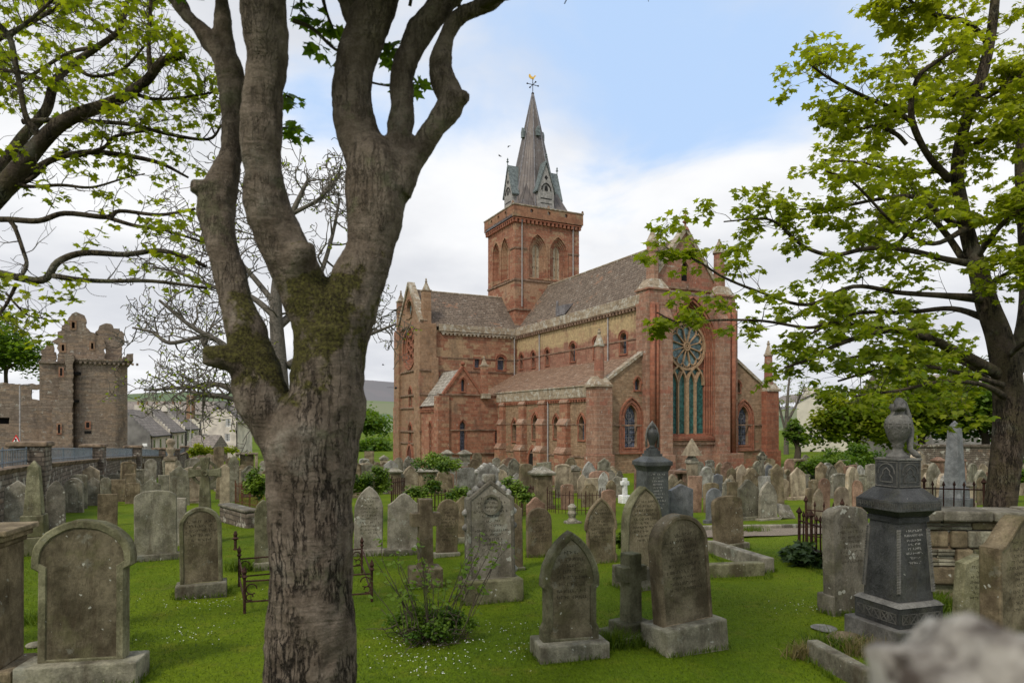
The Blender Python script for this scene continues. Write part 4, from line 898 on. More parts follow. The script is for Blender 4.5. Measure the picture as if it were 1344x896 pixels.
ST = {
 'grey': stone('grey_gravestone', (.14, .13, .095), (.225, .21, .155)),
 'brown': stone('brown_gravestone', (.14, .107, .064), (.22, .175, .11), .2, .35),
 'green': stone('mossy_gravestone', (.115, .11, .06), (.19, .18, .11), .25, .6),
 'buff': stone('buff_gravestone', (.27, .215, .145), (.35, .29, .205), .2, .2, .45),
 'lichen': stone('lichened_gravestone', (.16, .145, .11), (.235, .215, .17), .6, .3, .35, spots=1.1),
 'red': stone('red_gravestone', (.20, .12, .082), (.26, .165, .115), .1, .1, .4),
 'dark': stone('dark_granite', (.032, .036, .036), (.055, .06, .058), .05, .1, .2, .5, .15, .4),
 'granite': stone('grey_granite', (.115, .12, .125), (.15, .155, .16), .0, .05, .15, .6, .1, .35),
 'black': stone('black_granite', (.022, .023, .023), (.045, .046, .045), .0, .12, .2, .5, .2, .35),
 'trim': stone('granite_trim', (.085, .083, .075), (.13, .125, .112), .1, .15, .2, .65, .3, .3),
 'marble': stone('white_marble', (.62, .62, .60), (.72, .72, .70), .0, .1, .12, .6, .1),
 'pale': stone('pale_weathered_stone', (.22, .205, .175), (.33, .32, .285), .5, .2, .4),
}
INK = {'grey': simple('worn_lettering', (.036, .03, .018), .95), 'light': simple('light_lettering', (.34, .33, .31), .8)}
ST['stain'] = stone('algae_stained_stone', (.10, .083, .048), (.18, .152, .098), .25, .4, .6)
def outline(kind, w, h):
    a = w / 2
    if kind == 'flat': L = [(-a, 0), (a, 0), (a, h), (-a, h)]
    elif kind == 'round': L = arch(0, 0, h, w, 'round', 8)
    elif kind == 'point': L = arch(0, 0, h, w, 'point', 8)
    elif kind == 'seg':
        r = w * .22; L = [(-a, 0), (a, 0)] + [(a * math.cos(t), h - r + r * math.sin(t) ** .8 if t not in (0, math.pi) else h - r) for t in np.linspace(0, math.pi, 15)]
    elif kind == 'peak': L = [(-a, 0), (a, 0), (a, h - w * .38), (0, h), (-a, h - w * .38)]
    elif kind == 'lowpeak': L = [(-a, 0), (a, 0), (a, h - w * .2), (0, h), (-a, h - w * .2)]
    elif kind == 'ogee':
        s = w * .34; L = [(-a, 0), (a, 0), (a, h - s)] + [(a * (1 - q) , h - s + s * (q ** 2 * (3 - 2 * q))) for q in np.linspace(.1, 1, 9)]; L += [(-x, z) for x, z in L[::-1][1:-3 + 0]] ; L = [(-a, 0), (a, 0), (a, h - s)] + [(a * (1 - q), h - s + s * (q ** 2 * (3 - 2 * q))) for q in np.linspace(.1, 1, 9)] + [(-a * (1 - q), h - s + s * (q ** 2 * (3 - 2 * q))) for q in np.linspace(.9, .1, 8)] + [(-a, h - s)]
    elif kind == 'shoulder':
        r = a * .78; L = [(-a, 0), (a, 0), (a, h - r), (r, h - r)] + [(r * math.cos(t), h - r + r * math.sin(t)) for t in np.linspace(.15, math.pi - .15, 13)] + [(-r, h - r), (-a, h - r)]
    elif kind == 'pointcap':                                   # gothic head wider than the shaft
        L = arch(0, h * .0, h, w * 1.0, 'point', 10); zs = h - w * .87; b_ = a * .88
        L = [(-a * .98, 0), (a * .98, 0), (a * .98, h * .14), (b_, h * .19), (b_, zs - .06), (a, zs - .02)] + L[2:] + [(-a, zs - .02), (-b_, zs - .06), (-b_, h * .19), (-a * .98, h * .14)]
    elif kind == 'roundcap':
        r = a; zs = h - r * .82; b_ = a * .86
        L = [(-b_, 0), (b_, 0), (b_, zs - .12), (a, zs - .08)] + [(a * math.cos(t), zs + r * .82 * math.sin(t)) for t in np.linspace(0, math.pi, 17)] + [(-a, zs - .08), (-b_, zs - .12)]
    return [(float(x), float(z)) for x, z in L]
def inset(L, k): return grow(L, -k)
def slab_mesh(kind, w, h, t, b=.012, panel_in=0., chip=.0, z0=0.):
    L = outline(kind, w, h)
    if chip: L = [(x + random.uniform(-chip, chip), z + (random.uniform(-chip, chip) if z > .05 else 0)) for x, z in L]
    mb = MB(); n = len(L); f = -t / 2; bk = t / 2
    A = inset(L, b)
    rings = [[(x, bk, z + z0) for x, z in A], [(x, bk - b, z + z0) for x, z in L], [(x, f + b, z + z0) for x, z in L], [(x, f, z + z0) for x, z in A]]
    last = A; fy = f
    if panel_in:
        B = inset(L, panel_in); Cc = inset(L, panel_in + .008); rings += [[(x, f, z + z0) for x, z in B], [(x, f + .014, z + z0) for x, z in Cc]]; last = Cc; fy = f + .014
    for i in range(len(rings) - 1):
        mb.add(rings[i] + rings[i+1], [(k, (k+1) % n, n + (k+1) % n, n + k) for k in range(n)])
    if not panel_in: mb.add([(x, fy, z + z0) for x, z in last], tessellate_polygon([[Vector((x, z, 0)) for x, z in last]]))
    mb.add([(x, bk, z + z0) for x, z in A], tessellate_polygon([[Vector((x, z, 0)) for x, z in A]]))
    if panel_in: mb.face = ([(x, fy, z + z0) for x, z in last], tessellate_polygon([[Vector((x, z, 0)) for x, z in last]]))
    return mb, fy
def lettering(root, w, z0, z1, fy, mat, rows=None, size=.04):
    """worn, unreadable cut lettering"""
    mb = MB(); z = z1; 
    while z > z0:
        half = w / 2 * random.uniform(.45, .95); x = -half
        while x < half:
            cw = size * random.uniform(.35, .75)
            if random.random() < .83:
                k = random.choice((0, 1, 2)); s = size * .17
                if k != 1: mb.add([(x, fy - .0015, z), (x + s, fy - .0015, z), (x + s, fy - .0015, z + size * .8), (x, fy - .0015, z + size * .8)], [(0,1,2,3)])
                zz_ = z + size * random.choice((0, .35, .65)); 
                mb.add([(x, fy - .0018, zz_), (x + cw * .7, fy - .0018, zz_), (x + cw * .7, fy - .0018, zz_ + s), (x, fy - .0018, zz_ + s)], [(0,1,2,3)])
            x += cw
        z -= size * random.uniform(1.5, 1.9)
    return mb.build('inscription', mat, root)
def yaw_w(wpx, p, yaw): r = p.x / p.y; return wpx * p.y / F / (math.cos(yaw) - r * math.sin(yaw))
def headstone(kind, xc, wpx, ytop, base, mat, label, lean=0, yaw=22, plinth=0, text=0, panel_in=0, t=None, group=None, pitch=0, cat='gravestone', name='headstone'):
    p = on_ground(xc, base) if base > 100 else by_top(xc, ytop, base)
    yw = R(yaw); w = yaw_w(wpx, p, yw); H = (base - ytop) / F * p.y if base > 100 else base
    t = t or min(.16, max(.07, w * .14))
    root = empty(name, p, yw, label, cat, group, (R(pitch or random.uniform(-2, 1.2)), R(lean or random.uniform(-1.3, 1.3))))
    ph = plinth
    small = p.y > 19
    mb, fy = slab_mesh(kind, w, H - ph + .05, t, .014, panel_in, .004 if not small else .008, ph - .05 if ph else -.05)
    mb.build('slab', ST[mat], root)
    if panel_in: MB().add(*mb.face).build('face_panel', ST['stain' if mat in ('green', 'brown', 'grey') else mat], root)
    if ph: MB().box((-w * .6, -t * 1.25, -.12), (w * .6, t * 1.25, ph)).build('plinth', ST['grey' if mat in ('green', 'brown', 'grey') else mat], root, bevel=.018)
    if text: lettering(root, w * .78, ph + (H - ph) * text, ph + (H - ph) * .80, fy, INK['grey'])
    return root, p, w, H
G = 'headstones'
near = [
 # kind, x, w px, top, base, material, label, options
 ('roundcap', 110, 132, 682, 893, 'green', 'big mossy headstone with a flaking rounded face, nearest on the left', dict(plinth=.22, panel_in=.07, t=.16, yaw=10)),
 ('flat', 83, 26, 698, 836, 'green', 'narrow square-topped slab seen almost edge-on behind the nearest left headstone', dict(yaw=-20, t=.1)),
 ('seg', 205, 56, 643, 735, 'grey', 'broad grey headstone with a shallow arched top, left of the celtic cross', dict(plinth=.13)),
 ('round', 265, 56, 665, 780, 'green', 'round-topped headstone on a pale plinth, in front of the celtic cross', dict(plinth=.19, panel_in=.05, text=.5, t=.16, lean=-1)),
 ('point', 345, 22, 655, 746, 'green', 'slim tapering headstone half hidden by the big tree trunk', dict(plinth=.12)),
 ('point', 483, 38, 638, 728, 'lichen', 'pointed lichen-spotted headstone just right of the big tree trunk', dict(plinth=.12, text=.2, yaw=15)),
 ('ogee', 529, 42, 647, 727, 'lichen', 'dark ogee-topped headstone with heavy white lichen, left of the stone cross', dict(plinth=.12, yaw=15)),
 ('round', 586, 28, 655, 731, 'brown', 'brown round-topped headstone right behind the stone cross', dict(plinth=.1, lean=2, text=.2)),
 ('ogee', 608, 29, 651, 713, 'brown', 'brown scroll-topped headstone left of the tall gothic headstone', dict(plinth=.15)),
 ('ogee', 676, 20, 660, 748, 'brown', 'narrow worn headstone half hidden behind the tall gothic headstone', dict(plinth=.06, yaw=20)),
 ('round', 708, 33, 666, 730, 'brown', 'dark round-topped headstone left of the pointed one in front', dict(text=.3)),
 ('ogee', 704, 24, 652, 722, 'red', 'reddish curved headstone peeping over the dark round-topped one', dict()),
 ('pointcap', 747, 74, 697, 860, 'green', 'large pointed headstone with a moulded gothic head, foremost in the middle', dict(plinth=.19, panel_in=.07, text=.35, t=.18, yaw=14)),
 ('pointcap', 789, 42, 653, 738, 'brown', 'pointed headstone standing behind the foremost gothic one', dict(panel_in=.04, text=.3, yaw=16)),
 ('point', 842, 46, 638, 768, 'green', 'tall pointed headstone in front of the urn-topped monument', dict(plinth=.32, panel_in=.03, text=.3, t=.2, yaw=24)),
 ('round', 899, 66, 674, 847, 'brown', 'broad leaning round-topped headstone with a pale flaked rim, right of the small cross', dict(plinth=.3, panel_in=.05, text=.25, lean=-3.5, t=.2, yaw=24)),
 ('lowpeak', 893, 30, 635, 684, 'granite', 'plain grey granite headstone with a low peaked top', dict(t=.14)),
 ('round', 937, 20, 640, 686, 'granite', 'grey granite headstone with a white round plaque', dict(plinth=.1)),
 ('seg', 957, 38, 650, 722, 'brown', 'dark leaning headstone on a low plinth behind the kerbed plot', dict(plinth=.14, lean=-3, yaw=20)),
 ('seg', 1112, 47, 664, 802, 'lichen', 'speckled cracked headstone left of the black urn monument', dict(yaw=22, t=.2, text=.45)),
 ('lowpeak', 1278, 46, 727, 812, 'green', 'low leaning headstone in front of the right-hand tree', dict(yaw=14, lean=4, t=.16, text=.3)),
 ('ogee', 1336, 72, 676, 850, 'brown', 'big scroll-shouldered headstone cut by the right picture edge', dict(yaw=22, t=.24, text=.3, panel_in=.04)),
 ('peak', 22, 34, 630, 706, 'lichen', 'speckled peaked headstone left of the mossy obelisk', dict(yaw=18)),
 ('point', 73, 26, 630, 697, 'lichen', 'rough grey headstone just right of the mossy obelisk', dict(plinth=.1)),
 ('round', 97, 25, 627, 673, 'lichen', 'arched headstone with a pale inner panel by the boundary wall', dict(panel_in=.12, t=.2)),
 ('seg', 104, 22, 622, 668, 'grey', 'grey headstone close behind the arched one with the pale panel', dict()),
 ('peak', 122, 17, 626, 664, 'lichen', 'thin speckled headstone under the second wall pier', dict()),
 ('flat', 141, 26, 648, 690, 'brown', 'square-topped brown headstone behind the nearest left headstone', dict()),
 ('round', 139, 14, 626, 664, 'grey', 'small grey round-topped headstone above the square-topped brown one', dict()),
 ('seg', 174, 20, 633, 661, 'brown', 'low brown headstone in front of the buff pedestal', dict()),
 ('flat', 172, 15, 621, 655, 'brown', 'upright slab between the buff pedestal and a low brown headstone', dict()),
 ('round', 197, 16, 602, 650, 'lichen', 'tall round-topped headstone left of the urn column', dict()),
 ('peak', 198, 26, 628, 668, 'grey', 'wide low peaked headstone above the broad grey one', dict()),
 ('flat', 215, 14, 623, 655, 'grey', 'plain flat-topped slab below the urn column', dict()),
 ('seg', 232, 19, 634, 656, 'brown', 'small low headstone left of the celtic cross', dict()),
 ('round', 256, 16, 600, 645, 'lichen', 'speckled round headstone behind the left arm of the celtic cross', dict()),
 ('flat', 237, 13, 653, 716, 'lichen', 'pale broken shaft between the broad grey headstone and the round one', dict(yaw=10)),
 ('seg', 287, 14, 586, 640, 'brown', 'brown headstone below the pale gabled house', dict()),
 ('peak', 295, 13, 609, 660, 'buff', 'slim buff headstone right of the celtic cross', dict()),
 ('point', 306, 15, 597, 658, 'grey', 'tall thin pointed headstone near the rusty railing', dict()),
 ('round', 274, 10, 595, 640, 'buff', 'small buff headstone right behind the celtic cross head', dict()),
 ('seg', 590, 12, 621, 641, 'red', 'small red sandstone headstone beside the ivy', dict()),
 ('seg', 612, 25, 613, 648, 'pale', 'wide pale headstone behind the iron railing and ivy', dict()),
 ('round', 523, 11, 600, 632, 'grey', 'grey headstone above the ivy-covered mound', dict()),
 ('flat', 484, 13, 592, 628, 'brown', 'brown slab just over the ivy-covered mound', dict()),
 ('point', 678, 13, 620, 650, 'pale', 'pale pointed headstone among ivy', dict()),
 ('round', 680, 14, 608, 638, 'grey', 'round grey headstone above the pale pointed one', dict()),
 ('round', 651, 11, 600, 632, 'lichen', 'round-headed stone by the aisle wall', dict()),
 ('ogee', 663, 12, 602, 634, 'brown', 'scroll-topped stone by the aisle wall', dict()),
 ('flat', 694, 10, 620, 652, 'grey', 'narrow slab left of the big capped pedestal', dict()),
 ('flat', 736, 14, 610, 640, 'brown', 'dark ribbed square slab before the aisle buttress', dict()),
 ('seg', 745, 17, 635, 668, 'red', 'reddish headstone behind the ring railing', dict()),
 ('point', 765, 14, 622, 654, 'buff', 'buff pointed headstone left of the peaked one', dict()),
 ('peak', 778, 14, 612, 648, 'buff', 'buff peaked headstone near the corner buttress', dict()),
 ('shoulder', 774, 22, 634, 664, 'brown', 'wide shouldered headstone beside the ring railing', dict()),
 ('point', 790, 14, 619, 654, 'pale', 'bleached white-streaked headstone near the corner buttress', dict(lean=6)),
 ('seg', 799, 18, 642, 690, 'red', 'red-brown headstone right behind the pointed one', dict()),
 ('point', 813, 10, 617, 645, 'grey', 'small grey stone behind the white cross', dict()),
 ('shoulder', 802, 13, 630, 660, 'brown', 'little brown stone left of the white cross', dict()),
 ('seg', 934, 20, 633, 672, 'brown', 'brown headstone behind the one with a white plaque', dict()),
 ('lowpeak', 942, 13, 621, 648, 'granite', 'light grey granite headstone under the great window', dict(plinth=.12)),
 ('flat', 911, 18, 624, 672, 'red', 'tall rough red slab below the gothic pedestal', dict(lean=2)),
 ('peak', 893, 18, 629, 668, 'brown', 'peaked stone showing over the plain granite headstone', dict()),
 ('flat', 927, 18, 615, 640, 'brown', 'wide dark slab against the east wall', dict()),
 ('round', 944, 11, 609, 640, 'brown', 'round-headed dark stone against the red buttress', dict()),
 ('round', 960, 12, 614, 650, 'brown', 'round brown headstone left of the buff one by the wall', dict()),
 ('point', 973, 15, 609, 648, 'buff', 'buff pointed headstone between the turret and the celtic cross', dict()),
 ('flat', 962, 14, 632, 672, 'brown', 'square brown stone left of the wreath-topped one', dict()),
 ('ogee', 982, 26, 629, 682, 'grey', 'wreath-topped rough headstone behind the path', dict(plinth=.1)),
 ('point', 1008, 23, 631, 682, 'lichen', 'lichen-streaked pointed headstone behind the path', dict(plinth=.06)),
 ('round', 1009, 9, 610, 644, 'granite', 'small bluish granite headstone beside the far celtic cross', dict()),
 ('peak', 1021, 16, 608, 662, 'brown', 'tall brown headstone right of the lichen-streaked one', dict()),
 ('round', 1029, 13, 628, 656, 'buff', 'low buff stone between tall brown and buff headstones', dict()),
 ('peak', 1048, 19, 613, 656, 'buff', 'clean buff headstone on a plinth left of the shrubs', dict(plinth=.15)),
 ('round', 1081, 15, 627, 678, 'red', 'reddish round-topped headstone behind the iron railing', dict()),
 ('point', 1072, 13, 641, 682, 'buff', 'leaning buff stone against the iron railing', dict(lean=4)),
 ('seg', 1062, 9, 640, 680, 'brown', 'thin stone at the left end of the iron railing', dict()),
 ('seg', 1068, 11, 629, 665, 'brown', 'round brown stone in front of the shrubs', dict()),
 ('round', 1105, 19, 638, 690, 'buff', 'wide buff headstone behind the iron railing spikes', dict()),
 ('round', 1117, 14, 612, 668, 'buff', 'leaning round-topped buff headstone beside the shrubs', dict(lean=7, yaw=40)),
 ('round', 1126, 13, 630, 668, 'red', 'small reddish stone next to the leaning buff one', dict()),
 ('lowpeak', 1204, 14, 591, 650, 'buff', 'tall leaning buff slab right of the black monument', dict(lean=-7, yaw=45, t=.3)),
 ('round', 1214, 10, 609, 650, 'brown', 'brown round stone behind the tall leaning slab', dict()),
 ('round', 1218, 12, 619, 655, 'buff', 'buff round-headed stone right of the tall leaning slab', dict(yaw=40)),
 ('round', 1225, 10, 609, 650, 'buff', 'slim buff stone left of the grey obelisk', dict(yaw=45)),
 ('round', 1237, 11, 621, 658, 'buff', 'pale rounded stone touching the grey obelisk', dict(yaw=45)),
 ('shoulder', 1230, 10, 626, 658, 'grey', 'grey shouldered stone near the grey obelisk', dict(yaw=40)),
 ('round', 1287, 9, 626, 662, 'brown', 'round stone beside the right-hand tree trunk', dict()),
 ('round', 1290, 8, 608, 645, 'buff', 'thin buff stone just left of the right-hand tree trunk', dict()),
 ('round', 1341, 10, 607, 650, 'buff', 'buff stone at the right picture edge beyond the tree', dict()),
]
for k_, x_, w_, yt, yb, m_, lab, kw in near: headstone(k_, x_, w_, yt, yb, m_, lab, group=G, **kw)

# --- pedestals, tombs, crosses, obelisks
def pedestal(xc, wpx, ytop, base, mat, label, cap='pyramid', yaw=22, name='pedestal_tomb'):
    p = on_ground(xc, base) if base > 100 else by_top(xc, ytop, base)
    yw = R(yaw); r = p.x / p.y; w = wpx * p.y / F / 1.35; H = (base - ytop) / F * p.y if base > 100 else base
    t = empty(name, p, yw, label, 'tomb', 'pedestal tombs'); a = w / 2
    MB().box((-a * 1.1, -a * 1.1, -.15), (a * 1.1, a * 1.1, .14)).build('base', ST[mat], t, bevel=.02)
    MB().frustum((0, 0), .14, H * .80, a * .92, a * .86).build('body', ST[mat], t, bevel=.015)
    mb = MB()
    if cap == 'pyramid': mb.frustum((0, 0), H * .80, H * .86, a * 1.12, a * 1.22); mb.frustum((0, 0), H * .86, H, a * 1.22, a * .25)
    else:
        mb.box((-a * 1.12, -a * 1.0, H * .8), (a * 1.12, a * 1.0, H * .86)); mb.prism([(-a * 1.12, -a, H * .86), (a * 1.12, -a, H * .86), (0, -a, H)], (0, 2 * a, 0))
    mb.build('cap', ST['lichen' if mat != 'red' else mat], t, bevel=.02); return t
for a in [(169, 25, 612, 645, 'buff', 'buff pedestal tomb with a flat moulded cap by the boundary wall'), (561, 31, 613, 646, 'brown', 'pedestal tomb with a shallow pyramid cap half wrapped in ivy'),
          (518, 21, 613, 648, 'brown', 'pedestal tomb with a pale cap behind the iron bars, right of the ivy mound'), (587, 16, 590, 622, 'grey', 'grey capped pedestal under the transept chapel, left of its twin'),
          (610, 18, 590, 624, 'grey', 'grey capped pedestal under the transept chapel, right of its twin'), (504, 14, 597, 626, 'buff', 'small gabled pedestal over the ivy mound', 'gable'),
          (711, 33, 612, 667, 'brown', 'big brown pedestal tomb with a heavy pale pyramid cap'), (754, 18, 610, 646, 'buff', 'buff pedestal tomb with a gabled top before the aisle', 'gable'),
          (1231, 15, 599, 632, 'red', 'pink pedestal tomb below the garden wall'), (1263, 9, 600, 630, 'red', 'small red capped tomb half behind the grey obelisk'), (1272, 15, 632, 664, 'buff', 'buff block pedestal right of the grey obelisk')]:
    pedestal(*a)
def table_tomb(xc, wpx, ytop, base, mat, label):
    p = on_ground(xc, base); w = wpx * p.y / F; H = (base - ytop) / F * p.y; t = empty('table_tomb', p, R(20), label, 'tomb', 'table tombs')
    MB().box((-w/2, -.35, H - .12), (w/2, .35, H)).build('table_slab', ST[mat], t, bevel=.02)
    for sx in (-1, 1): MB().box((sx*w*.42 - .1, -.28, -.1), (sx*w*.42 + .1, .28, H - .12)).build('support', ST[mat], t, bevel=.015)
    MB().box((-w*.3, -.1, -.1), (w*.3, .1, H - .12)).build('infill', ST['brown'], t)
for a in [(888, 17, 617, 652, 'red', 'red table tomb with two end supports behind the granite headstone'), (240, 20, 622, 634, 'grey', 'low flat table tomb left of the celtic cross'), (324, 28, 594, 628, 'buff', 'long buff table tomb under the gabled house'), (1045, 16, 602, 634, 'brown', 'brown table tomb beyond the cathedral corner')]: table_tomb(*a)
def latin_cross(xc, ytop, base, armpx, mat, label, yaw=22, th=.13, step=(.62, .2), two=False):
    p = on_ground(xc, base); H = (base - ytop) / F * p.y; yw = R(yaw); A = yaw_w(armpx, p, yw) / 2
    t = empty('stone_cross', p, yw, label, 'cross', 'cross monuments'); s = step[1]
    if two: MB().box((-step[0] * .72, -step[0] * .6, -.1), (step[0] * .72, step[0] * .6, .1)).build('lower_step', ST['green'], t, bevel=.02)
    z0 = .1 if two else 0
    MB().box((-step[0] / 2, -step[0] * .42, z0 - .1), (step[0] / 2, step[0] * .42, z0 + s)).build('plinth', ST[mat], t, bevel=.02)
    az = z0 + s + (H - s - z0) * .70; q = th * .62
    L = [(-q*1.1, z0 + s - .02), (q*1.1, z0 + s - .02), (q, az - q), (A, az - q), (A, az + q), (q, az + q), (q, H), (-q, H), (-q, az + q), (-A, az + q), (-A, az - q), (-q, az - q)]
    MB().prism([(x, -th * .6, z) for x, z in L], (0, th * 1.2, 0)).build('cross_shaft', ST[mat], t, bevel=.012); return t
latin_cross(558, 654, 768, 38, 'brown', 'rust-stained stone cross on a rough block, behind the twiggy shrub', yaw=18, th=.17, step=(.5, .3))
latin_cross(828, 725, 836, 30, 'green', 'small weathered stone cross on a two-step base between the two foremost headstones', yaw=32, th=.15, step=(.42, .11), two=True)
latin_cross(820, 627, 660, 10, 'marble', 'small white marble cross on a stepped white base', yaw=20, th=.12, step=(.4, .3))
def celtic(xc, ytop, base, armpx, mat, label, yaw=18):
    p = on_ground(xc, base); H = (base - ytop) / F * p.y; yw = R(yaw); A = yaw_w(armpx, p, yw) / 2; th = A * .38; q = A * .26
    t = empty('celtic_cross', p, yw, label, 'cross', 'cross monuments'); az = H - A * 1.02
    MB().frustum((0, 0), -.1, .35, (A * .75, A * .5), (A * .6, A * .4)).build('plinth', ST[mat], t, bevel=.02)
    L = [(-q*1.7, .3), (q*1.7, .3), (q*1.1, az - A*.5), (q*.9, az - q*.9), (A*.6, az - q*.9), (A, az - q*1.25), (A, az + q*1.25), (A*.6, az + q*.9), (q*.9, az + q*.9), (q*1.2, H), (-q*1.2, H), (-q*.9, az + q*.9), (-A*.6, az + q*.9), (-A, az + q*1.25), (-A, az - q*1.25), (-A*.6, az - q*.9), (-q*.9, az - q*.9), (-q*1.1, az - A*.5)]
    MB().prism([(x, -th*.55, z) for x, z in L], (0, th*1.1, 0)).build('cross_shaft', ST[mat], t, bevel=.014)
    mb = MB(); pl = Plane((0, 0, 0), (1, 0, 0), (0, -1, 0)); c = (0, az); rib(mb, pl, circ(A*.74, 32, 0, 2*math.pi, c), A*.17, -th*.4, th*.4); mb.build('ring', ST[mat], t)
    mb = MB(); mb.lathe((0, -th*.55, az), [(.0, 0)] * 2, 4) if 0 else None; rib(mb, pl, circ(q*.55, 12, 0, 2*math.pi, c), .04, 0, th*.65); mb.build('boss', ST[mat], t); return t
celtic(269, 600, 712, 43, 'green', 'mossy ringed celtic cross rising above the round-topped headstone')
celtic(1000, 592, 648, 12, 'grey', 'small far celtic cross in front of the right turret', 24)
def obelisk(xc, wpx, ytop, base, mat, label, ped=.3, yaw=22, shaft=.62):
    p = on_ground(xc, base); H = (base - ytop) / F * p.y; w = wpx * p.y / F / 1.35; t = empty('obelisk', p, R(yaw), label, 'obelisk', 'obelisks'); a = w / 2
    MB().frustum((0, 0), -.1, H * ped * .45, a, a * .98).build('base', ST[mat], t, bevel=.02)
    MB().frustum((0, 0), H * ped * .45, H * ped, a * .85, a * .8).build('pedestal', ST[mat], t, bevel=.02)
    mb = MB(); mb.frustum((0, 0), H * ped, H * .93, a * shaft, a * shaft * .62); mb.frustum((0, 0), H * .93, H, a * shaft * .62, .01); mb.build('shaft', ST[mat], t, bevel=.008); return t
obelisk(45, 44, 604, 726, 'green', 'mossy stone obelisk on a tall pedestal near the left edge', .42)
obelisk(1253, 43, 552, 664, 'granite', 'tall grey granite obelisk with a pale tip, right of the black monument', .22, 30, .6)
# gothic crocketed headstone and gothic pedestal
r_, p_, w_, H_ = headstone('peak', 644, 62, 629, 786, 'lichen', 'tall gothic headstone with crocketed sides and a heavy mossy base', plinth=.32, t=.22, yaw=16, text=.25, panel_in=.05, group=G)
for o in r_.children:
    if o.name.startswith('plinth'): o.data.materials[0] = ST['green']
for s in (-1, 1):
    for i in range(9):
        q = i / 8; x = s * w_ / 2 * (1 if i < 5 else 1 - (i - 4) / 4.6); z = .42 + (H_ - .38 * w_ - .5) * i / 4.6 if i < 5 else H_ - .38 * w_ + .38 * w_ * (i - 4) / 4.3
        if i in (1, 2): continue
        mb = MB(); mb.lathe((x, -.02, z), [(.015, -.05), (.055, -.02), (.06, .02), (.02, .06)], 8); mb.build('crocket', ST['pale'], r_, smooth=True)
mb = MB(); mb.box((-.09, -.09, H_ - .05), (.09, .09, H_ + .08)); mb.build('broken_finial', ST['lichen'], r_, bevel=.03)
mb = MB(); pl = Plane((0, -.112, 0), (1, 0, 0), (0, -1, 0)); rib(mb, pl, circ(.13, 24, 0, 6.2832, (0, H_ - .36)), .035, -.01, .015); mb.build('roundel', ST['lichen'], r_)
r_, p_, w_, H_ = headstone('peak', 640, 27, 608, 662, 'pale', 'pale gothic headstone crusted with crockets, behind the railing', t=.3, group=G)
for s in (-1, 1):
    for i in range(4): mb = MB(); mb.lathe((s * w_ / 2 * (1 - i / 4.2), -.05, H_ - .38 * w_ + .38 * w_ * i / 4), [(.03, -.08), (.1, -.02), (.09, .06), (.03, .11)], 6); mb.build('crocket', ST['pale'], r_)
t = pedestal(908, 17, 597, 650, 'buff', 'gothic gabled pedestal with an arched niche below the great window', 'gable'); 
mb = MB(); mb.frustum((0, 0), 1.75, 2.5, .33, .02); mb.build('spirelet', ST['buff'], t)
# small rough things
p = on_ground(751, 686); t = empty('broken_statue', p, .3, 'pale broken statue stump beside the ring railing', 'statue'); mb = MB(); mb.lathe((0, 0, -.05), [(.13, 0), (.15, .12), (.09, .2), (.13, .32), (.10, .4), (.13, .5), (.05, .58)], 9); mb.build('stump', ST['lichen'], t, smooth=False); mb = MB(); mb.box((-.2, -.15, -.08), (.24, .18, .06)); mb.build('base', ST['lichen'], t, bevel=.04)
p = on_ground(1035, 681); t = empty('fallen_slab', p, .5, 'fallen grey slab propped on the grass behind the path', 'slab', tilt=(R(-38), R(8))); mb, fy = slab_mesh('flat', .62, .5, .1, .02, 0, .02); mb.build('slab', ST['lichen'], t)
p = on_ground(309, 722); t = empty('iron_post', p, 0, 'small rusty iron post with an urn finial left of the tree trunk', 'post'); mb = MB(); mb.lathe((0, 0, -.05), [(.045, 0), (.045, .08), (.03, .1), (.03, .26), (.07, .3), (.03, .33), (.045, .38), (.02, .45)], 10); mb.build('post', RUST, t)
p = on_ground(292, 628); t = empty('white_pipe', p, 0, 'short white upright pipe among the far left headstones', 'pipe'); mb = MB(); mb.tube([(0, 0, -.1), (0, 0, .75)], .11, 10); mb.tube([(0, 0, .75), (0, 0, .82)], .14, 10); mb.build('pipe', WHITE, t)
# column with an urn, left
p = on_ground(224, 648); s_ = p.y / F; t = empty('urn_column', p, R(20), 'buff pedestal with a stubby carved urn beyond the broad grey headstone', 'monument')
H_ = 73 * s_; a = 6.3 * s_
MB().frustum((0, 0), -.1, H_ * .60, a * 1.0, a * .9).build('pedestal', ST['buff'], t, bevel=.02); MB().frustum((0, 0), H_ * .60, H_ * .66, a * 1.2, a * 1.2).build('cap', ST['buff'], t, bevel=.02)
mb = MB(); mb.lathe((0, 0, H_ * .66), [(a*.8, 0), (a*.5, H_*.05), (a*.95, H_*.13), (a*.8, H_*.17), (a*.5, H_*.19), (a*.9, H_*.25), (a*.9, H_*.29), (a*.4, H_*.34)], 14); mb.build('urn', ST['buff'], t, smooth=True)
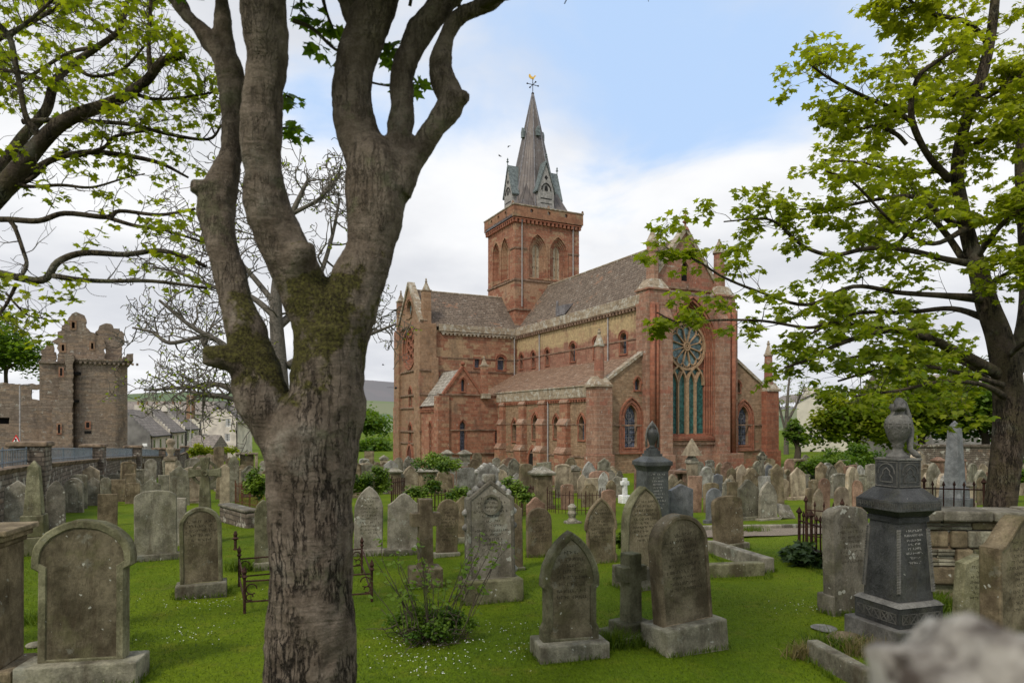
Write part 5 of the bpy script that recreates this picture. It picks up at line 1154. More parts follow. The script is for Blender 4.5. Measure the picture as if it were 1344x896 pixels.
# far left dark pedestal and pale chest tomb cut by the frame
p = on_ground(2, 890); t = empty('moulded_pedestal', p, R(12), 'brown moulded pedestal cut by the left picture edge', 'monument')
MB().box((-.34, -.3, -.1), (.22, .3, .16)).build('base', ST['brown'], t, bevel=.03); MB().box((-.3, -.25, .16), (.1, .25, 1.36)).build('shaft', ST['brown'], t, bevel=.02)
for i, (e, z) in enumerate(((.02, 1.36), (.06, 1.42), (.10, 1.48))): MB().box((-.3 - e, -.25 - e, z), (.1 + e, .25 + e, z + .058)).build('cornice', ST['brown'], t, bevel=.015)
p = on_ground(4, 690); t = empty('chest_tomb', p, R(20), 'pale grey roofed chest tomb at the left edge behind the peaked headstone', 'tomb'); MB().box((-.8, -.35, -.1), (.18, .35, .62)).build('chest', ST['pale'], t, bevel=.02); mb = MB(); mb.prism([(-.9, -.45, .62), (.26, -.45, .62), (.26, -.45, .74), (-.1, -.45, .95), (-.9, -.45, .95)], (0, .9, 0)); mb.build('roof_slab', ST['pale'], t, bevel=.02)
# --- urn monument in the middle distance
p = on_ground(856, 690); s_ = p.y / F; t = empty('urn_monument', p, R(16), 'dark granite monument with a shrouded urn, standing before the great east window', 'monument')
zt_ = lambda y: (690 - y) * s_
a = 20 * s_ / 1.28
MB().box((-a*1.25, -a*1.25, -.1), (a*1.25, a*1.25, zt_(680))).build('base', ST['trim'], t, bevel=.02)
MB().frustum((0, 0), zt_(680), zt_(617), a, a * .98).build('die', ST['dark'], t, bevel=.01)
mb = MB(); mb.frustum((0, 0), zt_(617), zt_(610), a*1.0, a*1.16); mb.frustum((0, 0), zt_(610), zt_(605), a*1.24, a*1.24); mb.frustum((0, 0), zt_(605), zt_(598), a*1.24, a*.6); mb.build('cap', ST['dark'], t)
mb = MB(); 
for y0, y1, k in ((599, 595, .62), (595, 591, .5), (591, 588, .38)): mb.frustum((0, 0), zt_(y0), zt_(y1), a*k, a*k)
mb.build('steps', ST['dark'], t)
ub = zt_(588); uh = zt_(555) - ub; mb = MB(); mb.lathe((0, 0, ub), [(a*.36, 0), (a*.2, uh*.08), (a*.22, uh*.14), (a*.40, uh*.38), (a*.47, uh*.6), (a*.40, uh*.72), (a*.2, uh*.78), (a*.28, uh*.86), (a*.1, uh)], 16); u_ = mb.build('urn', ST['dark'], t, smooth=True)
mb = MB(); mb.tube([(-a*.55, -.01, ub + uh*.05), (-a*.56, 0, ub + uh*.5), (-a*.42, 0, ub + uh*.78), (0, 0, ub + uh*1.02), (a*.42, 0, ub + uh*.78), (a*.56, 0, ub + uh*.5), (a*.5, -.01, ub + uh*.02)], [a*.1, a*.09, a*.1, a*.16, a*.1, a*.1, a*.13], 8); mb.build('drape', ST['trim'], u_, smooth=True)
lettering(t, a * 1.6, zt_(668), zt_(622), -a - .002, INK['light'], size=.05)
# --- the black urn monument in the right foreground
p = Vector((4.52, 8.0, 0)); t = empty('draped_urn_monument', p, R(17.5), 'tall black granite monument topped by a draped urn with a key pattern, right foreground', 'monument'); K = ST['black']; KT = ST['trim']
MB().box((-.42, -.42, -.15), (.42, .42, .29)).build('lower_base', KT, t, bevel=.015)
MB().box((-.335, -.335, .29), (.335, .335, .53)).build('upper_base', K, t, bevel=.008)
MB().frustum((0, 0), .53, .575, .345, .30).build('base_moulding', KT, t)
def face_planes(h): return [Plane((0, -h, 0), (1, 0, 0), (0, -1, 0)), Plane((-h, 0, 0), (0, -1, 0), (-1, 0, 0)), Plane((h, 0, 0), (0, 1, 0), (1, 0, 0)), Plane((0, h, 0), (-1, 0, 0), (0, 1, 0))]
mb = MB()
for pl in face_planes(.335):
    for i in range(5):
        c = -.24 + i * .12; q = [(c - .045, .35), (c + .045, .35), (c + .045, .45), (c - .045, .45)]; ring(mb, pl, q, .01, -.002, .006); rib(mb, pl, [q[0], q[2]], .012, -.002, .005); rib(mb, pl, [q[1], q[3]], .012, -.002, .005)
mb.build('carved_squares', KT, t)
MB().frustum((0, 0), .575, 1.52, .265, .215).build('shaft', K, t, bevel=.006)
for sx in (-1, 1):
    for sy in (-1, 1):
        mb = MB(); mb.tube([(sx * .257, sy * .257, .68), (sx * .217, sy * .217, 1.42)], .022, 8)
        for i in range(24):
            q = i / 24; h_ = .257 - .04 * q; z = .68 + .74 * q; a_ = math.atan2(sy, sx); mb.tube([(sx*h_ + .023*math.cos(a_ - 1.1), sy*h_ + .023*math.sin(a_ - 1.1), z), (sx*h_ + .03*math.cos(a_), sy*h_ + .03*math.sin(a_), z + .015), (sx*h_ + .023*math.cos(a_ + 1.1), sy*h_ + .023*math.sin(a_ + 1.1), z + .03)], .007, 4)
        mb.build('rope_moulding', KT, t)
mb = MB(); mb.frustum((0, 0), 1.50, 1.56, .235, .235); mb.frustum((0, 0), 1.56, 1.64, .225, .285); mb.build('neck_moulding', K, t)
MB().frustum((0, 0), 1.64, 1.765, .325, .325).build('cornice', K, t, bevel=.008)
mb = MB()
for pl in face_planes(.325):
    for i in range(11):
        c = -.28 + i * .056; rib(mb, pl, [(c - .02, 1.67), (c - .02, 1.73), (c + .012, 1.73), (c + .012, 1.69), (c - .004, 1.69)], .009, -.002, .005)
mb.build('cornice_carving', KT, t)
MB().frustum((0, 0), 1.765, 1.90, .315, .19).build('sloped_cap', K, t, bevel=.006)
MB().box((-.175, -.175, 1.90), (.175, .175, 2.23)).build('block', K, t, bevel=.006)
mb = MB()
for pl in face_planes(.175):
    ring(mb, pl, [(-.15, 1.925), (.15, 1.925), (.15, 2.205), (-.15, 2.205)], .012, -.002, .005)
    rib(mb, pl, arch(0, 1.945, 2.19, .24, 'round')[2:], .012, -.002, .006); rib(mb, pl, [(-.09, 1.97), (-.09, 2.02), (-.05, 2.06), (-.05, 2.1), (0, 2.14), (.05, 2.1), (.05, 2.06), (.09, 2.02), (.09, 1.97), (-.09, 1.97)], .012, -.002, .006)
mb.build('block_carving', KT, t)
MB().box((-.185, -.185, 2.23), (.185, .185, 2.255)).build('block_top', KT, t, bevel=.005)
mb = MB(); mb.lathe((0, 0, 2.25), [(.13, 0), (.13, .03), (.10, .05), (.065, .08), (.055, .13), (.075, .15), (.06, .17), (.10, .22), (.135, .32), (.147, .40), (.14, .46), (.11, .51), (.075, .54), (.075, .58), (.10, .61), (.08, .66)], 24); ur = mb.build('urn', ST['trim'], t, smooth=True)
mb = MB()
for i in range(12):
    a0 = i * math.pi / 6; pt = lambda q, z: (.1475 * math.cos(a0 + q * .5), .1475 * math.sin(a0 + q * .5), 2.25 + z)
    mb.tube([pt(.1, .36), pt(.1, .42), pt(.8, .42), pt(.8, .38), pt(.45, .38)], .006, 4)
mb.build('key_pattern', KT, ur)
mb = MB(); mb.tube([(-.10, -.10, 2.84), (-.05, -.05, 2.90), (.02, 0, 2.93), (.10, .02, 2.90), (.135, -.02, 2.75), (.165, -.03, 2.6), (.15, -.04, 2.45), (.13, -.06, 2.36), (.17, -.10, 2.30), (.21, -.13, 2.26)], [.03, .045, .06, .055, .045, .045, .04, .035, .04, .02], 8); mb.tube([(-.12, -.06, 2.82), (-.09, -.09, 2.87), (-.03, -.1, 2.85), (.02, -.06, 2.9)], [.02, .035, .035, .03], 8); mb.build('drape', ST['trim'], ur, smooth=True)
lt = lettering(t, .32, .98, 1.38, -.24, INK['light'], size=.03); lt.rotation_euler.x = -math.atan(.05 / .945); lt.location = (0, -.002, 0)
for v in lt.data.vertices: v.co.z -= 0
lt.location.y = -.001 - .0; 
lt.location.y = -.0575; lt.location.z = 0
for v in lt.data.vertices: v.co.y += -.0529 * (0) 
t.scale = (.955, .955, .965)
# kerbs and boulders at the right foreground
def kerb_line(name, pts, wd, h, mat, label, cat='kerb'):
    t = empty(name, pts[0], 0, label, cat)
    for a, b in zip(pts, pts[1:]):
        a = Vector(a) - t.location; b = Vector(b) - t.location; d = (b - a).normalized(); n = Vector((-d.y, d.x, 0)) * wd / 2; mb = MB()
        mb.prism([a + n + Vector((0, 0, -.1)), a - n + Vector((0, 0, -.1)), b - n + Vector((0, 0, -.1)), b + n + Vector((0, 0, -.1))], (0, 0, h + .1)); mb.build('kerb_stone', ST[mat], t, bevel=.02)
    return t
kerb_line('grave_kerb', [on_ground(1010, 750), on_ground(932, 724)], .2, .24, 'lichen', 'long pale side kerb of the empty grave plot right of centre')
kerb_line('grave_kerb', [on_ground(1008, 751) + Vector((-.12, -.05, 0)), on_ground(880, 757)], .2, .2, 'green', 'mossy front kerb of the empty grave plot right of centre')
kerb_line('grave_kerb', [on_ground(1066, 862), on_ground(1140, 905)], .14, .2, 'grey', 'granite kerb edging the grass in front of the black monument')
kerb_line('path_kerb', [Vector((x, 17.35 + .1 * (x - 5), gz(x, 17.3) + .02)) for x in (4.6, 5.7, 6.9, 8.2, 9.6, 11)], .16, .09, 'lichen', 'low rough stone kerb along the far edge of the gravel path')
def boulder(px, py, r, mat, label, sz=.6):
    p = on_ground(px, py); bm = bmesh.new(); bmesh.ops.create_icosphere(bm, subdivisions=3, radius=r)
    for v in bm.verts:
        f = 1 + .22 * math.sin(v.co.x * 9 + px) + .15 * math.sin(v.co.y * 13 + v.co.z * 7); v.co = Vector((v.co.x * f, v.co.y * f, v.co.z * sz * f))
    me = bpy.data.meshes.new('boulder'); bm.to_mesh(me); bm.free(); me.materials.append(ST[mat]); o = bpy.data.objects.new('boulder', me); col.objects.link(o); o.location = p + Vector((0, 0, r * .1)); tag(o, label, 'rock', 'loose stones'); return o
boulder(1116, 845, .2, 'brown', 'brown boulder behind the granite kerb at the black monument'); boulder(1082, 826, .14, 'pale', 'flat pale stone in the grass left of the black monument', .12)
boulder(62, 833, .13, 'grey', 'flat grey stone left of the nearest headstone', .3); boulder(48, 848, .12, 'grey', 'low stone beside the left picture edge pedestal', .3)
boulder(1100, 802, .13, 'green', 'squat stone at the foot of the speckled cracked headstone', .7); boulder(1262, 790, .2, 'brown', 'rounded stone at the foot of the retaining wall', .7)
# block at the foot of the speckled stone
p = on_ground(1092, 803); t = empty('block_stone', p, R(22), 'squared block plinth beside the speckled cracked headstone', 'block'); MB().box((-.13, -.14, -.1), (.13, .14, .26)).build('block', ST['lichen'], t, bevel=.015)
# --- the crowd of far headstones
tones = {'buff': 'buff', 'brown': 'brown', 'grey': 'grey', 'lichen': 'lichened', 'red': 'reddish', 'pale': 'pale'}
shp = {'round': 'round-topped', 'point': 'pointed', 'seg': 'curved-topped', 'peak': 'peaked', 'shoulder': 'shouldered', 'flat': 'square-topped', 'ogee': 'scroll-topped'}
zones = [((-22, -13), (24, 50), 26, 'in the left rows along the boundary wall'), ((-15, -7), (28, 50), 22, 'in the far left rows below the gabled house'), ((-8, -1), (30, 43), 20, 'in the far rows below the transept'),
         ((-1, 5), (27, 40), 20, 'in the far rows before the aisle windows'), ((4, 13), (27, 38), 20, 'in the far rows under the great window'), ((11, 19), (28, 44), 24, 'in the far right rows before the shrubs'), ((16, 26), (24, 40), 14, 'in the far right rows beyond the walled plot')]
used_c = set(); pos = []
for (xa, xb), (ya, yb), n, where in zones:
    k = 0; tries = 0; n = int(n * 1.45)
    while k < n and tries < 500:
        tries += 1; y = random.uniform(ya, yb); q = (y - ya) / (yb - ya); x = random.uniform(xa, xb) * (.8 + .4 * q)
        if any((x - a) ** 2 + (y - b) ** 2 < .8 for a, b in pos): continue
        # not inside the cathedral
        rx0, ry0 = x - BX, y - BY; u = rx0 * math.cos(TH) + ry0 * math.sin(TH); v = -rx0 * math.sin(TH) + ry0 * math.cos(TH)
        if u > -7.5 and v > -1.8 and u < 18: continue
        sh_ = random.choice(list(shp)); to = random.choice(['buff', 'brown', 'grey', 'lichen', 'brown', 'grey', 'red', 'pale'] if 'left' not in where else ['buff', 'brown', 'grey', 'lichen', 'brown', 'grey', 'buff', 'brown'])
        sz_ = random.choice(('small', 'tall', 'wide'))
        lab = f'{sz_} {shp[sh_]} {tones[to]} headstone {where}'
        if lab in used_c: continue
        used_c.add(lab); pos.append((x, y)); k += 1
        w = {'small': .55, 'tall': .66, 'wide': .9}[sz_] * random.uniform(.9, 1.1); h = {'small': .95, 'tall': 1.5, 'wide': 1.2}[sz_] * random.uniform(.9, 1.1)
        t = empty('headstone', (x, y, gz(x, y)), R(22 + random.uniform(-9, 9)), lab, 'gravestone', 'crowd of far headstones', (R(random.uniform(-3, 3)), R(random.uniform(-4, 4))))
        mb, fy = slab_mesh(sh_, w, h, .13, .016, random.choice((0, 0, .07)), .012, -.05); mb.build('slab', ST[to], t)
        if hasattr(mb, 'face'): MB().add(*mb.face).build('face_panel', ST[to], t)
        if random.random() < .5: MB().box((-w * .6, -.17, -.15), (w * .6, .17, .12)).build('plinth', ST[to], t, bevel=.02)
# ================================================================ trees and plants
def leaf_mat(name, c1, c2, trans=.45, rough=.55):
    m, t, b, out = new_mat(name)
    at_ = t.node('ShaderNodeAttribute', attribute_name='tone').outputs['Fac']
    c = t.mix(at_, c1, c2)
    t.put(b.inputs['Base Color'], c); b.inputs['Roughness'].default_value = rough; b.inputs['Specular IOR Level'].default_value = .3
    tr = t.node('ShaderNodeBsdfTranslucent'); t.put(tr.inputs[0], t.mix(1, c, (1.25, 1.3, .6), 'MULTIPLY'))
    ms = t.node('ShaderNodeMixShader', {0: trans}); t.l.new(b.outputs[0], ms.inputs[1]); t.l.new(tr.outputs[0], ms.inputs[2]); t.l.new(ms.outputs[0], out.inputs[0])
    return m
YLEAF = leaf_mat('young_leaf', (.12, .19, .012), (.34, .36, .022), .62)
GLEAF = leaf_mat('green_leaf', (.05, .115, .012), (.15, .23, .02), .5)
ILEAF = leaf_mat('ivy_leaf', (.025, .07, .008), (.17, .25, .022), .3)
DLEAF = leaf_mat('dark_leaf', (.015, .035, .010), (.05, .085, .018), .25)
SYC = np.array([(0,0),(.26,-.05),(.52,.10),(.34,.30),(.58,.64),(.24,.60),(0,1.0),(-.24,.60),(-.58,.64),(-.34,.30),(-.52,.10),(-.26,-.05)])
OVAL = np.array([(0,0),(.3,.25),(.34,.6),(0,1.),(-.34,.6),(-.3,.25)])
def leaves(name, P0, size, mat, parent, tmpl=SYC, droop=(5, 65), yaw=None, tone=None, fold=.18):
    P0 = np.asarray(P0, float); n = len(P0); k = len(tmpl)
    ya = rng.uniform(0, 2*np.pi, n) if yaw is None else yaw; dr = np.radians(rng.uniform(*droop, n)); ro = rng.normal(0, .45, n)
    f = np.stack([np.cos(ya)*np.cos(dr), np.sin(ya)*np.cos(dr), -np.sin(dr)], 1); s = np.stack([-np.sin(ya), np.cos(ya), 0*ya], 1); nn = np.cross(s, f)
    s = s*np.cos(ro)[:,None] + nn*np.sin(ro)[:,None]; nn = np.cross(s, f)
    sz = size * rng.uniform(.6, 1.2, n)
    V = P0[:,None,:] + sz[:,None,None]*(tmpl[None,:,0,None]*s[:,None,:] + tmpl[None,:,1,None]*f[:,None,:] + (fold*np.abs(tmpl[None,:,0,None]) - .12*tmpl[None,:,1,None]**2)*nn[:,None,:])
    tn = np.clip(rng.normal(.5, .25, n) if tone is None else tone + rng.normal(0, .15, n), 0, 1)
    c = V[:, [k//2 if False else 0]].copy(); c = (P0 + sz[:,None]*.4*f)[:,None,:]
    VV = np.concatenate([V, c], 1).reshape(-1, 3); base = np.arange(n)[:,None]*(k+1)
    i = np.arange(k); T = np.stack([np.full(k, k), i, (i+1) % k], 1)
    Fc = (base[:,:,None] + T[None]).reshape(-1, 3)
    return np_mesh(name, VV - (np.array(parent.location)[None] if parent else 0), Fc, mat, parent, attr=np.repeat(tn, k+1))
def bark_mat(name, c1, c2, moss=.5, crack=1., zlo=None, scale=1.):
    m, t, b, _ = new_mat(name); o = t.coord(); x, y, z = t.xyz(o)
    d = t.node('ShaderNodeVectorMath', {0: o, 1: t.vmul(t.node('ShaderNodeTexNoise', {'Vector': o, 'Scale': 2.4 * scale, 'Detail': 4.}).outputs['Color'], (.22, .22, .22))}, operation='ADD').outputs[0]
    fv = t.vmul(t.vadd(o, t.vmul(t.node('ShaderNodeTexNoise', {'Vector': o, 'Scale': 5., 'Detail': 3.}).outputs['Color'], (.05, .05, .05))), (12 * scale, 12 * scale, 1.5 * scale))
    f1 = t.math('ABSOLUTE', t.math('SUBTRACT', t.noise(fv, 1., 5, .62), .5)); f2 = t.math('ABSOLUTE', t.math('SUBTRACT', t.noise(t.vmul(t.vadd(fv, (5, 5, 5)), (1.7, 1.7, 2.2)), 1., 2, .6), .5))
    cr = t.math('MAXIMUM', t.step(f1, .0, .030, 1., 0.), t.step(f2, .0, .022, .8, 0.))
    gate = t.step(t.noise(t.vadd(o, (3, 3, 3)), 3.3 * scale, 4), .42, .58)
    lower = t.step(z, 2.1, 3.3, 1., .25) if zlo is None else 1.0
    crk = t.math('MULTIPLY', t.math('MULTIPLY', cr, gate), lower)
    n = t.noise(o, 5.5 * scale, 7, .68); n2 = t.noise(o, 1.4 * scale, 5, .6); fine = t.noise(o, 60 * scale, 4, .7)
    c = t.mix(t.step(n, .32, .68), c1, c2)
    c = t.mix(t.step(t.noise(t.vmul(d, (9, 9, 1.6)), 1., 5, .65), .48, .70, 0, .6), c, (.036, .026, .018))
    c = t.mix(t.step(n2, .56, .68, 0, .5), c, (.225, .22, .18))                      # grey lichen crust
    c = t.mix(t.step(t.noise(t.vadd(o, (7, 1, 5)), 2.2 * scale, 6, .7), .56, .66, 0, .45), c, (.10, .11, .055))
    if moss:
        nz = t.xyz(t.node('ShaderNodeNewGeometry').outputs['Normal'])[2]
        hb = t.math('MULTIPLY', t.step(z, 2.5, 2.95), t.step(z, 4.1, 3.3)) if zlo is None else 1.0
        mk = t.math('ADD', t.math('ADD', t.noise(t.vadd(o, (2, 8, 1)), 2.6, 6, .7), t.math('MULTIPLY', nz, .22)), t.math('MULTIPLY', t.math('SUBTRACT', hb, 1.0), .35) if zlo is None else 0.0)
        c = t.mix(t.math('MULTIPLY', t.step(mk, .455, .54), moss), c, t.mix(t.step(fine, .3, .7), (.024, .018, .009), (.075, .072, .016)))
    wr = t.noise(t.vmul(d, (1.5, 1.5, 26)), 1., 3, .5)
    c = t.mix(1, c, t.step(fine, .2, .8, .68, 1.32), 'MULTIPLY'); c = t.mix(t.math('MULTIPLY', crk, .85 * crack), c, (.012, .009, .007))
    t.put(b.inputs['Base Color'], c); b.inputs['Roughness'].default_value = .95; b.inputs['Specular IOR Level'].default_value = .15
    h = t.math('ADD', t.math('ADD', t.math('MULTIPLY', crk, -1.6), t.math('MULTIPLY', n, .9)), t.math('ADD', t.math('MULTIPLY', fine, .25), t.math('MULTIPLY', wr, .5)))
    t.put(b.inputs['Normal'], t.bump(h, .95, .03)); return m
BARK = bark_mat('old_sycamore_bark', (.088, .068, .049), (.172, .14, .108), .95)
BARK2 = bark_mat('sycamore_bark', (.045, .034, .025), (.09, .07, .052), .3, .8, 1)
TWIG = simple('twig_bark', (.075, .06, .045), .95, var=.4, scale=20)
GTWIG = simple('grey_twig', (.13, .115, .095), .95, var=.4, scale=20)
def limb(rows, per=6, k=1.):
    """rows of (px, py, radius px, depth)"""
    q = []
    for (px, py, r, d) in rows: p = at(px, py, d); q.append((*p, r * k * d / F))
    return spline(q, per)
def tube_of(mb, sp, n=8, off=Vector((0, 0, 0))): mb.tube([Vector(p[:3]) - off for p in sp], [max(.002, float(p[3])) for p in sp], n)
def sprouts(sp, n, ln, lo=.25, up=.25, spread=1.0, r=.008, levels=1, sub=3, out=None, wig=.28):
    """twigs growing off a branch; returns the twig splines of every level and their tips"""
    out = out if out is not None else ([], [])
    m = len(sp)
    for i in range(n):
        q = lo + (1 - lo) * (i + rng.uniform(0, 1)) / n; k = min(m - 2, int(q * (m - 1))); p = np.array(sp[k][:3]); ax = np.array(sp[k+1][:3]) - p; ax /= np.linalg.norm(ax) + 1e-9
        d = rng.normal(0, 1, 3); d -= ax * d.dot(ax); d /= np.linalg.norm(d) + 1e-9
        d = d * spread + ax * rng.uniform(.3, 1.0) + np.array([0, 0, up]); d /= np.linalg.norm(d)
        L = ln * rng.uniform(.5, 1.15) * (1 - .35 * q); rr = min(r * rng.uniform(.7, 1.2), max(.0025, float(sp[k][3]) * .7)); pts = [(*p, rr)]; c = p.copy(); dd = d.copy()
        for j in range(4):
            dd = dd + rng.normal(0, wig, 3) + np.array([0, 0, up * .25]); dd /= np.linalg.norm(dd); c = c + dd * L / 4; pts.append((*c, rr * (1 - .21 * (j + 1))))
        s2 = spline(pts, 2); out[0].append(s2)
        if levels > 1: sprouts(s2, sub, ln * .55, .35, up, spread, r * .6, levels - 1, sub, out, wig)
        else: out[1].append((c, dd))
        if levels > 1: out[1].append((c, dd))
    return out
def whorls(tips, k=(4, 8), rad=.06, keep=1.0, back=.12):
    P0 = []; Y = []
    for c, d in tips:
        if rng.random() > keep: continue
        n = rng.integers(*k); a0 = rng.uniform(0, 6.28)
        for i in range(n):
            a = a0 + i * 2 * math.pi / n + rng.normal(0, .3); q = rng.uniform(0, back)
            P0.append(c - d * q + np.array([math.cos(a), math.sin(a), 0]) * rad * rng.uniform(.3, 1.2) + np.array([0, 0, rng.normal(0, .02)])); Y.append(a)
    return np.array(P0), np.array(Y)

# ---------------------------------------------------------------- the big old sycamore
T0 = on_ground(407, 1071); D = 4.5
big = empty('sycamore_tree', (T0.x, T0.y, 0), 0, 'massive old sycamore trunk forking into mossy limbs, in the foreground left of centre', 'tree', 'trees in the graveyard')
BO = Vector(big.location)
limbs = [
 [(398, 1090, 90, D), (402, 1010, 72, D), (406, 920, 64, D), (408, 860, 61, D), (410, 785, 58, D), (409, 710, 58, D), (406, 650, 58, D), (410, 600, 63, D), (415, 565, 62, D), (428, 534, 54, D), (430, 500, 50, D), (433, 467, 50, D), (435, 434, 52, D)],
 [(392, 650, 40, D - .02), (382, 600, 36, D - .02), (360, 555, 34, D), (342, 520, 37, D), (335, 485, 32, D + .02), (324, 440, 29, D + .05), (310, 400, 24, D + .08), (300, 360, 22, D + .1), (288, 310, 22, D + .13), (284, 275, 26, D + .18), (292, 240, 22, D + .2), (302, 205, 16, D + .25), (305, 160, 14.5, D + .3), (305, 110, 17, D + .3), (296, 75, 17, D + .3), (268, 45, 10, D + .35), (240, 12, 9, D + .4), (215, -40, 8, D + .5)],
 [(298, 80, 15, D + .3), (293, 30, 11.5, D + .35), (291, -30, 10, D + .4), (290, -120, 7, D + .4)],
 [(340, 490, 24, D), (312, 474, 19, D - .06), (285, 467, 16, D - .1), (268, 466, 14, D - .12)],
 [(288, 256, 18, D + .18), (264, 246, 12, D + .12), (250, 244, 9, D + .1)],
 [(432, 460, 46, D), (412, 405, 36, D - .02), (390, 360, 33, D - .05), (368, 318, 33, D - .08), (353, 273, 31, D - .12), (347, 235, 27, D - .15), (344, 180, 26, D - .18), (346, 120, 28, D - .2), (350, 76, 29, D - .22), (347, 0, 33, D - .25), (348, -70, 32, D - .3), (340, -160, 27, D - .3), (335, -280, 20, D - .3)],
 [(388, 352, 24, D - .12), (394, 332, 22, D - .16), (393, 320, 18, D - .17)],
 [(438, 460, 46, D), (454, 410, 42, D + .02), (472, 365, 36, D + .04), (484, 335, 34, D + .05), (490, 300, 37, D + .07), (494, 262, 41, D + .08), (492, 222, 42, D + .1), (474, 188, 31, D + .1), (465, 152, 27, D + .1), (463, 114, 26.5, D + .1), (467, 76, 26.5, D + .1), (482, 38, 29, D + .1), (494, 0, 28, D + .1), (510, -60, 26, D + .1), (520, -170, 20, D + .1)],
 [(475, 40, 16, D + .12), (455, -10, 15, D + .15), (440, -80, 12, D + .2)],
 [(506, 232, 27, D + .1), (523, 192, 20, D + .13), (527, 150, 17, D + .15), (528, 105, 17, D + .17), (540, 64, 18, D + .2), (566, 24, 18, D + .22), (592, -10, 17, D + .25), (640, -70, 15, D + .3)],
 [(518, 250, 27, D + .08), (545, 206, 18, D + .1), (571, 168, 17, D + .1), (592, 136, 19, D + .1), (585, 112, 17, D + .12), (577, 92, 14, D + .13), (583, 60, 12.5, D + .15), (598, 28, 12.5, D + .16), (622, 12, 11, D + .18), (650, 2, 9, D + .2), (690, -22, 8, D + .25), (760, -70, 7, D + .3)],
 [(596, 132, 15, D + .08), (611, 128, 11, D + .05), (616, 127, 9, D + .04)],
 [(395, 1000, 40, D - .25), (380, 1080, 40, D - .4)], [(430, 1000, 40, D), (462, 1075, 36, D - .05)],
]
mb = MB(); ls = [limb(L, 5, .94) for L in limbs]
for s_ in ls: tube_of(mb, s_, 16, BO)
trunk = mb.build('trunk', BARK, big, smooth=True)
md = trunk.modifiers.new('join', 'REMESH'); md.mode = 'VOXEL'; md.voxel_size = .0155; md.use_smooth_shade = True
md = trunk.modifiers.new('soften', 'SMOOTH'); md.factor = .6; md.iterations = 5
for nm, sc_, st_ in (('lumps', .30, .06), ('ridges', .07, .016)):
    tx = bpy.data.textures.new(nm, 'CLOUDS'); tx.noise_scale = sc_; tx.noise_depth = 3
    md = trunk.modifiers.new(nm, 'DISPLACE'); md.texture = tx; md.strength = st_; md.mid_level = .5; md.texture_coords = 'LOCAL'
# upper branches and leaves, mostly above the picture
tw, tips = [], []
for s_, n in ((ls[1], 0), (ls[2], 4), (ls[5], 12), (ls[7], 12), (ls[8], 5), (ls[9], 8), (ls[10], 6)):
    if n: a = sprouts(s_, int(n * 1.6), 2.3, .72, .4, 1.3, .03, 3, 4); tw += a[0]; tips += a[1]
def below_frame(c): return not (c[1] > .3 and HZ - F * (c[2] - CZ) / c[1] > -35 and 0 < CX + F * c[0] / c[1] < 1400)
tips = [q for q in tips if below_frame(q[0])]; tw = [s_ for s_ in tw if below_frame(s_[-1][:3]) and below_frame(s_[len(s_)//2][:3])]
for rows, k in (([(384, 27, 3.2, 4.9), (410, 38, 2.6, 4.95), (436, 62, 2, 5.0), (452, 72, 1.2, 5.0)], 3), ([(420, -20, 3, 5.0), (428, 15, 2.2, 5.0), (438, 40, 1.4, 5.05)], 3), ([(400, -20, 3, 5.2), (395, 8, 2, 5.2), (402, 22, 1.2, 5.2)], 2), ([(352, 128, 2, 5.4), (376, 126, 1.6, 5.5), (386, 132, 1, 5.5)], 2), ([(352, 172, 2, 5.4), (376, 168, 1.6, 5.5), (388, 172, 1, 5.5)], 2), ([(492, 70, 2, 5.2), (508, 58, 1.6, 5.2), (518, 62, 1., 5.2)], 2), ([(485, 108, 1.5, 5.2), (510, 113, 1.2, 5.2), (530, 112, 1., 5.2), (546, 108, .8, 5.2)], 1)):
    s_ = limb(rows, 3); tw.append(s_); a = sprouts(s_, k, .16, .5, .1, 1., .004, 1); tw += a[0]; tips += a[1][:1] + [(np.array(s_[-1][:3]), np.array([0, 0, .1]))]
mb = MB()
for s_ in tw: tube_of(mb, s_, 5, BO)
mb.build('branches', TWIG, big, smooth=True)
P0, Y = whorls(tips, (8, 12), .06); leaves('crown', P0, .09, GLEAF, big, yaw=Y, tone=.6)

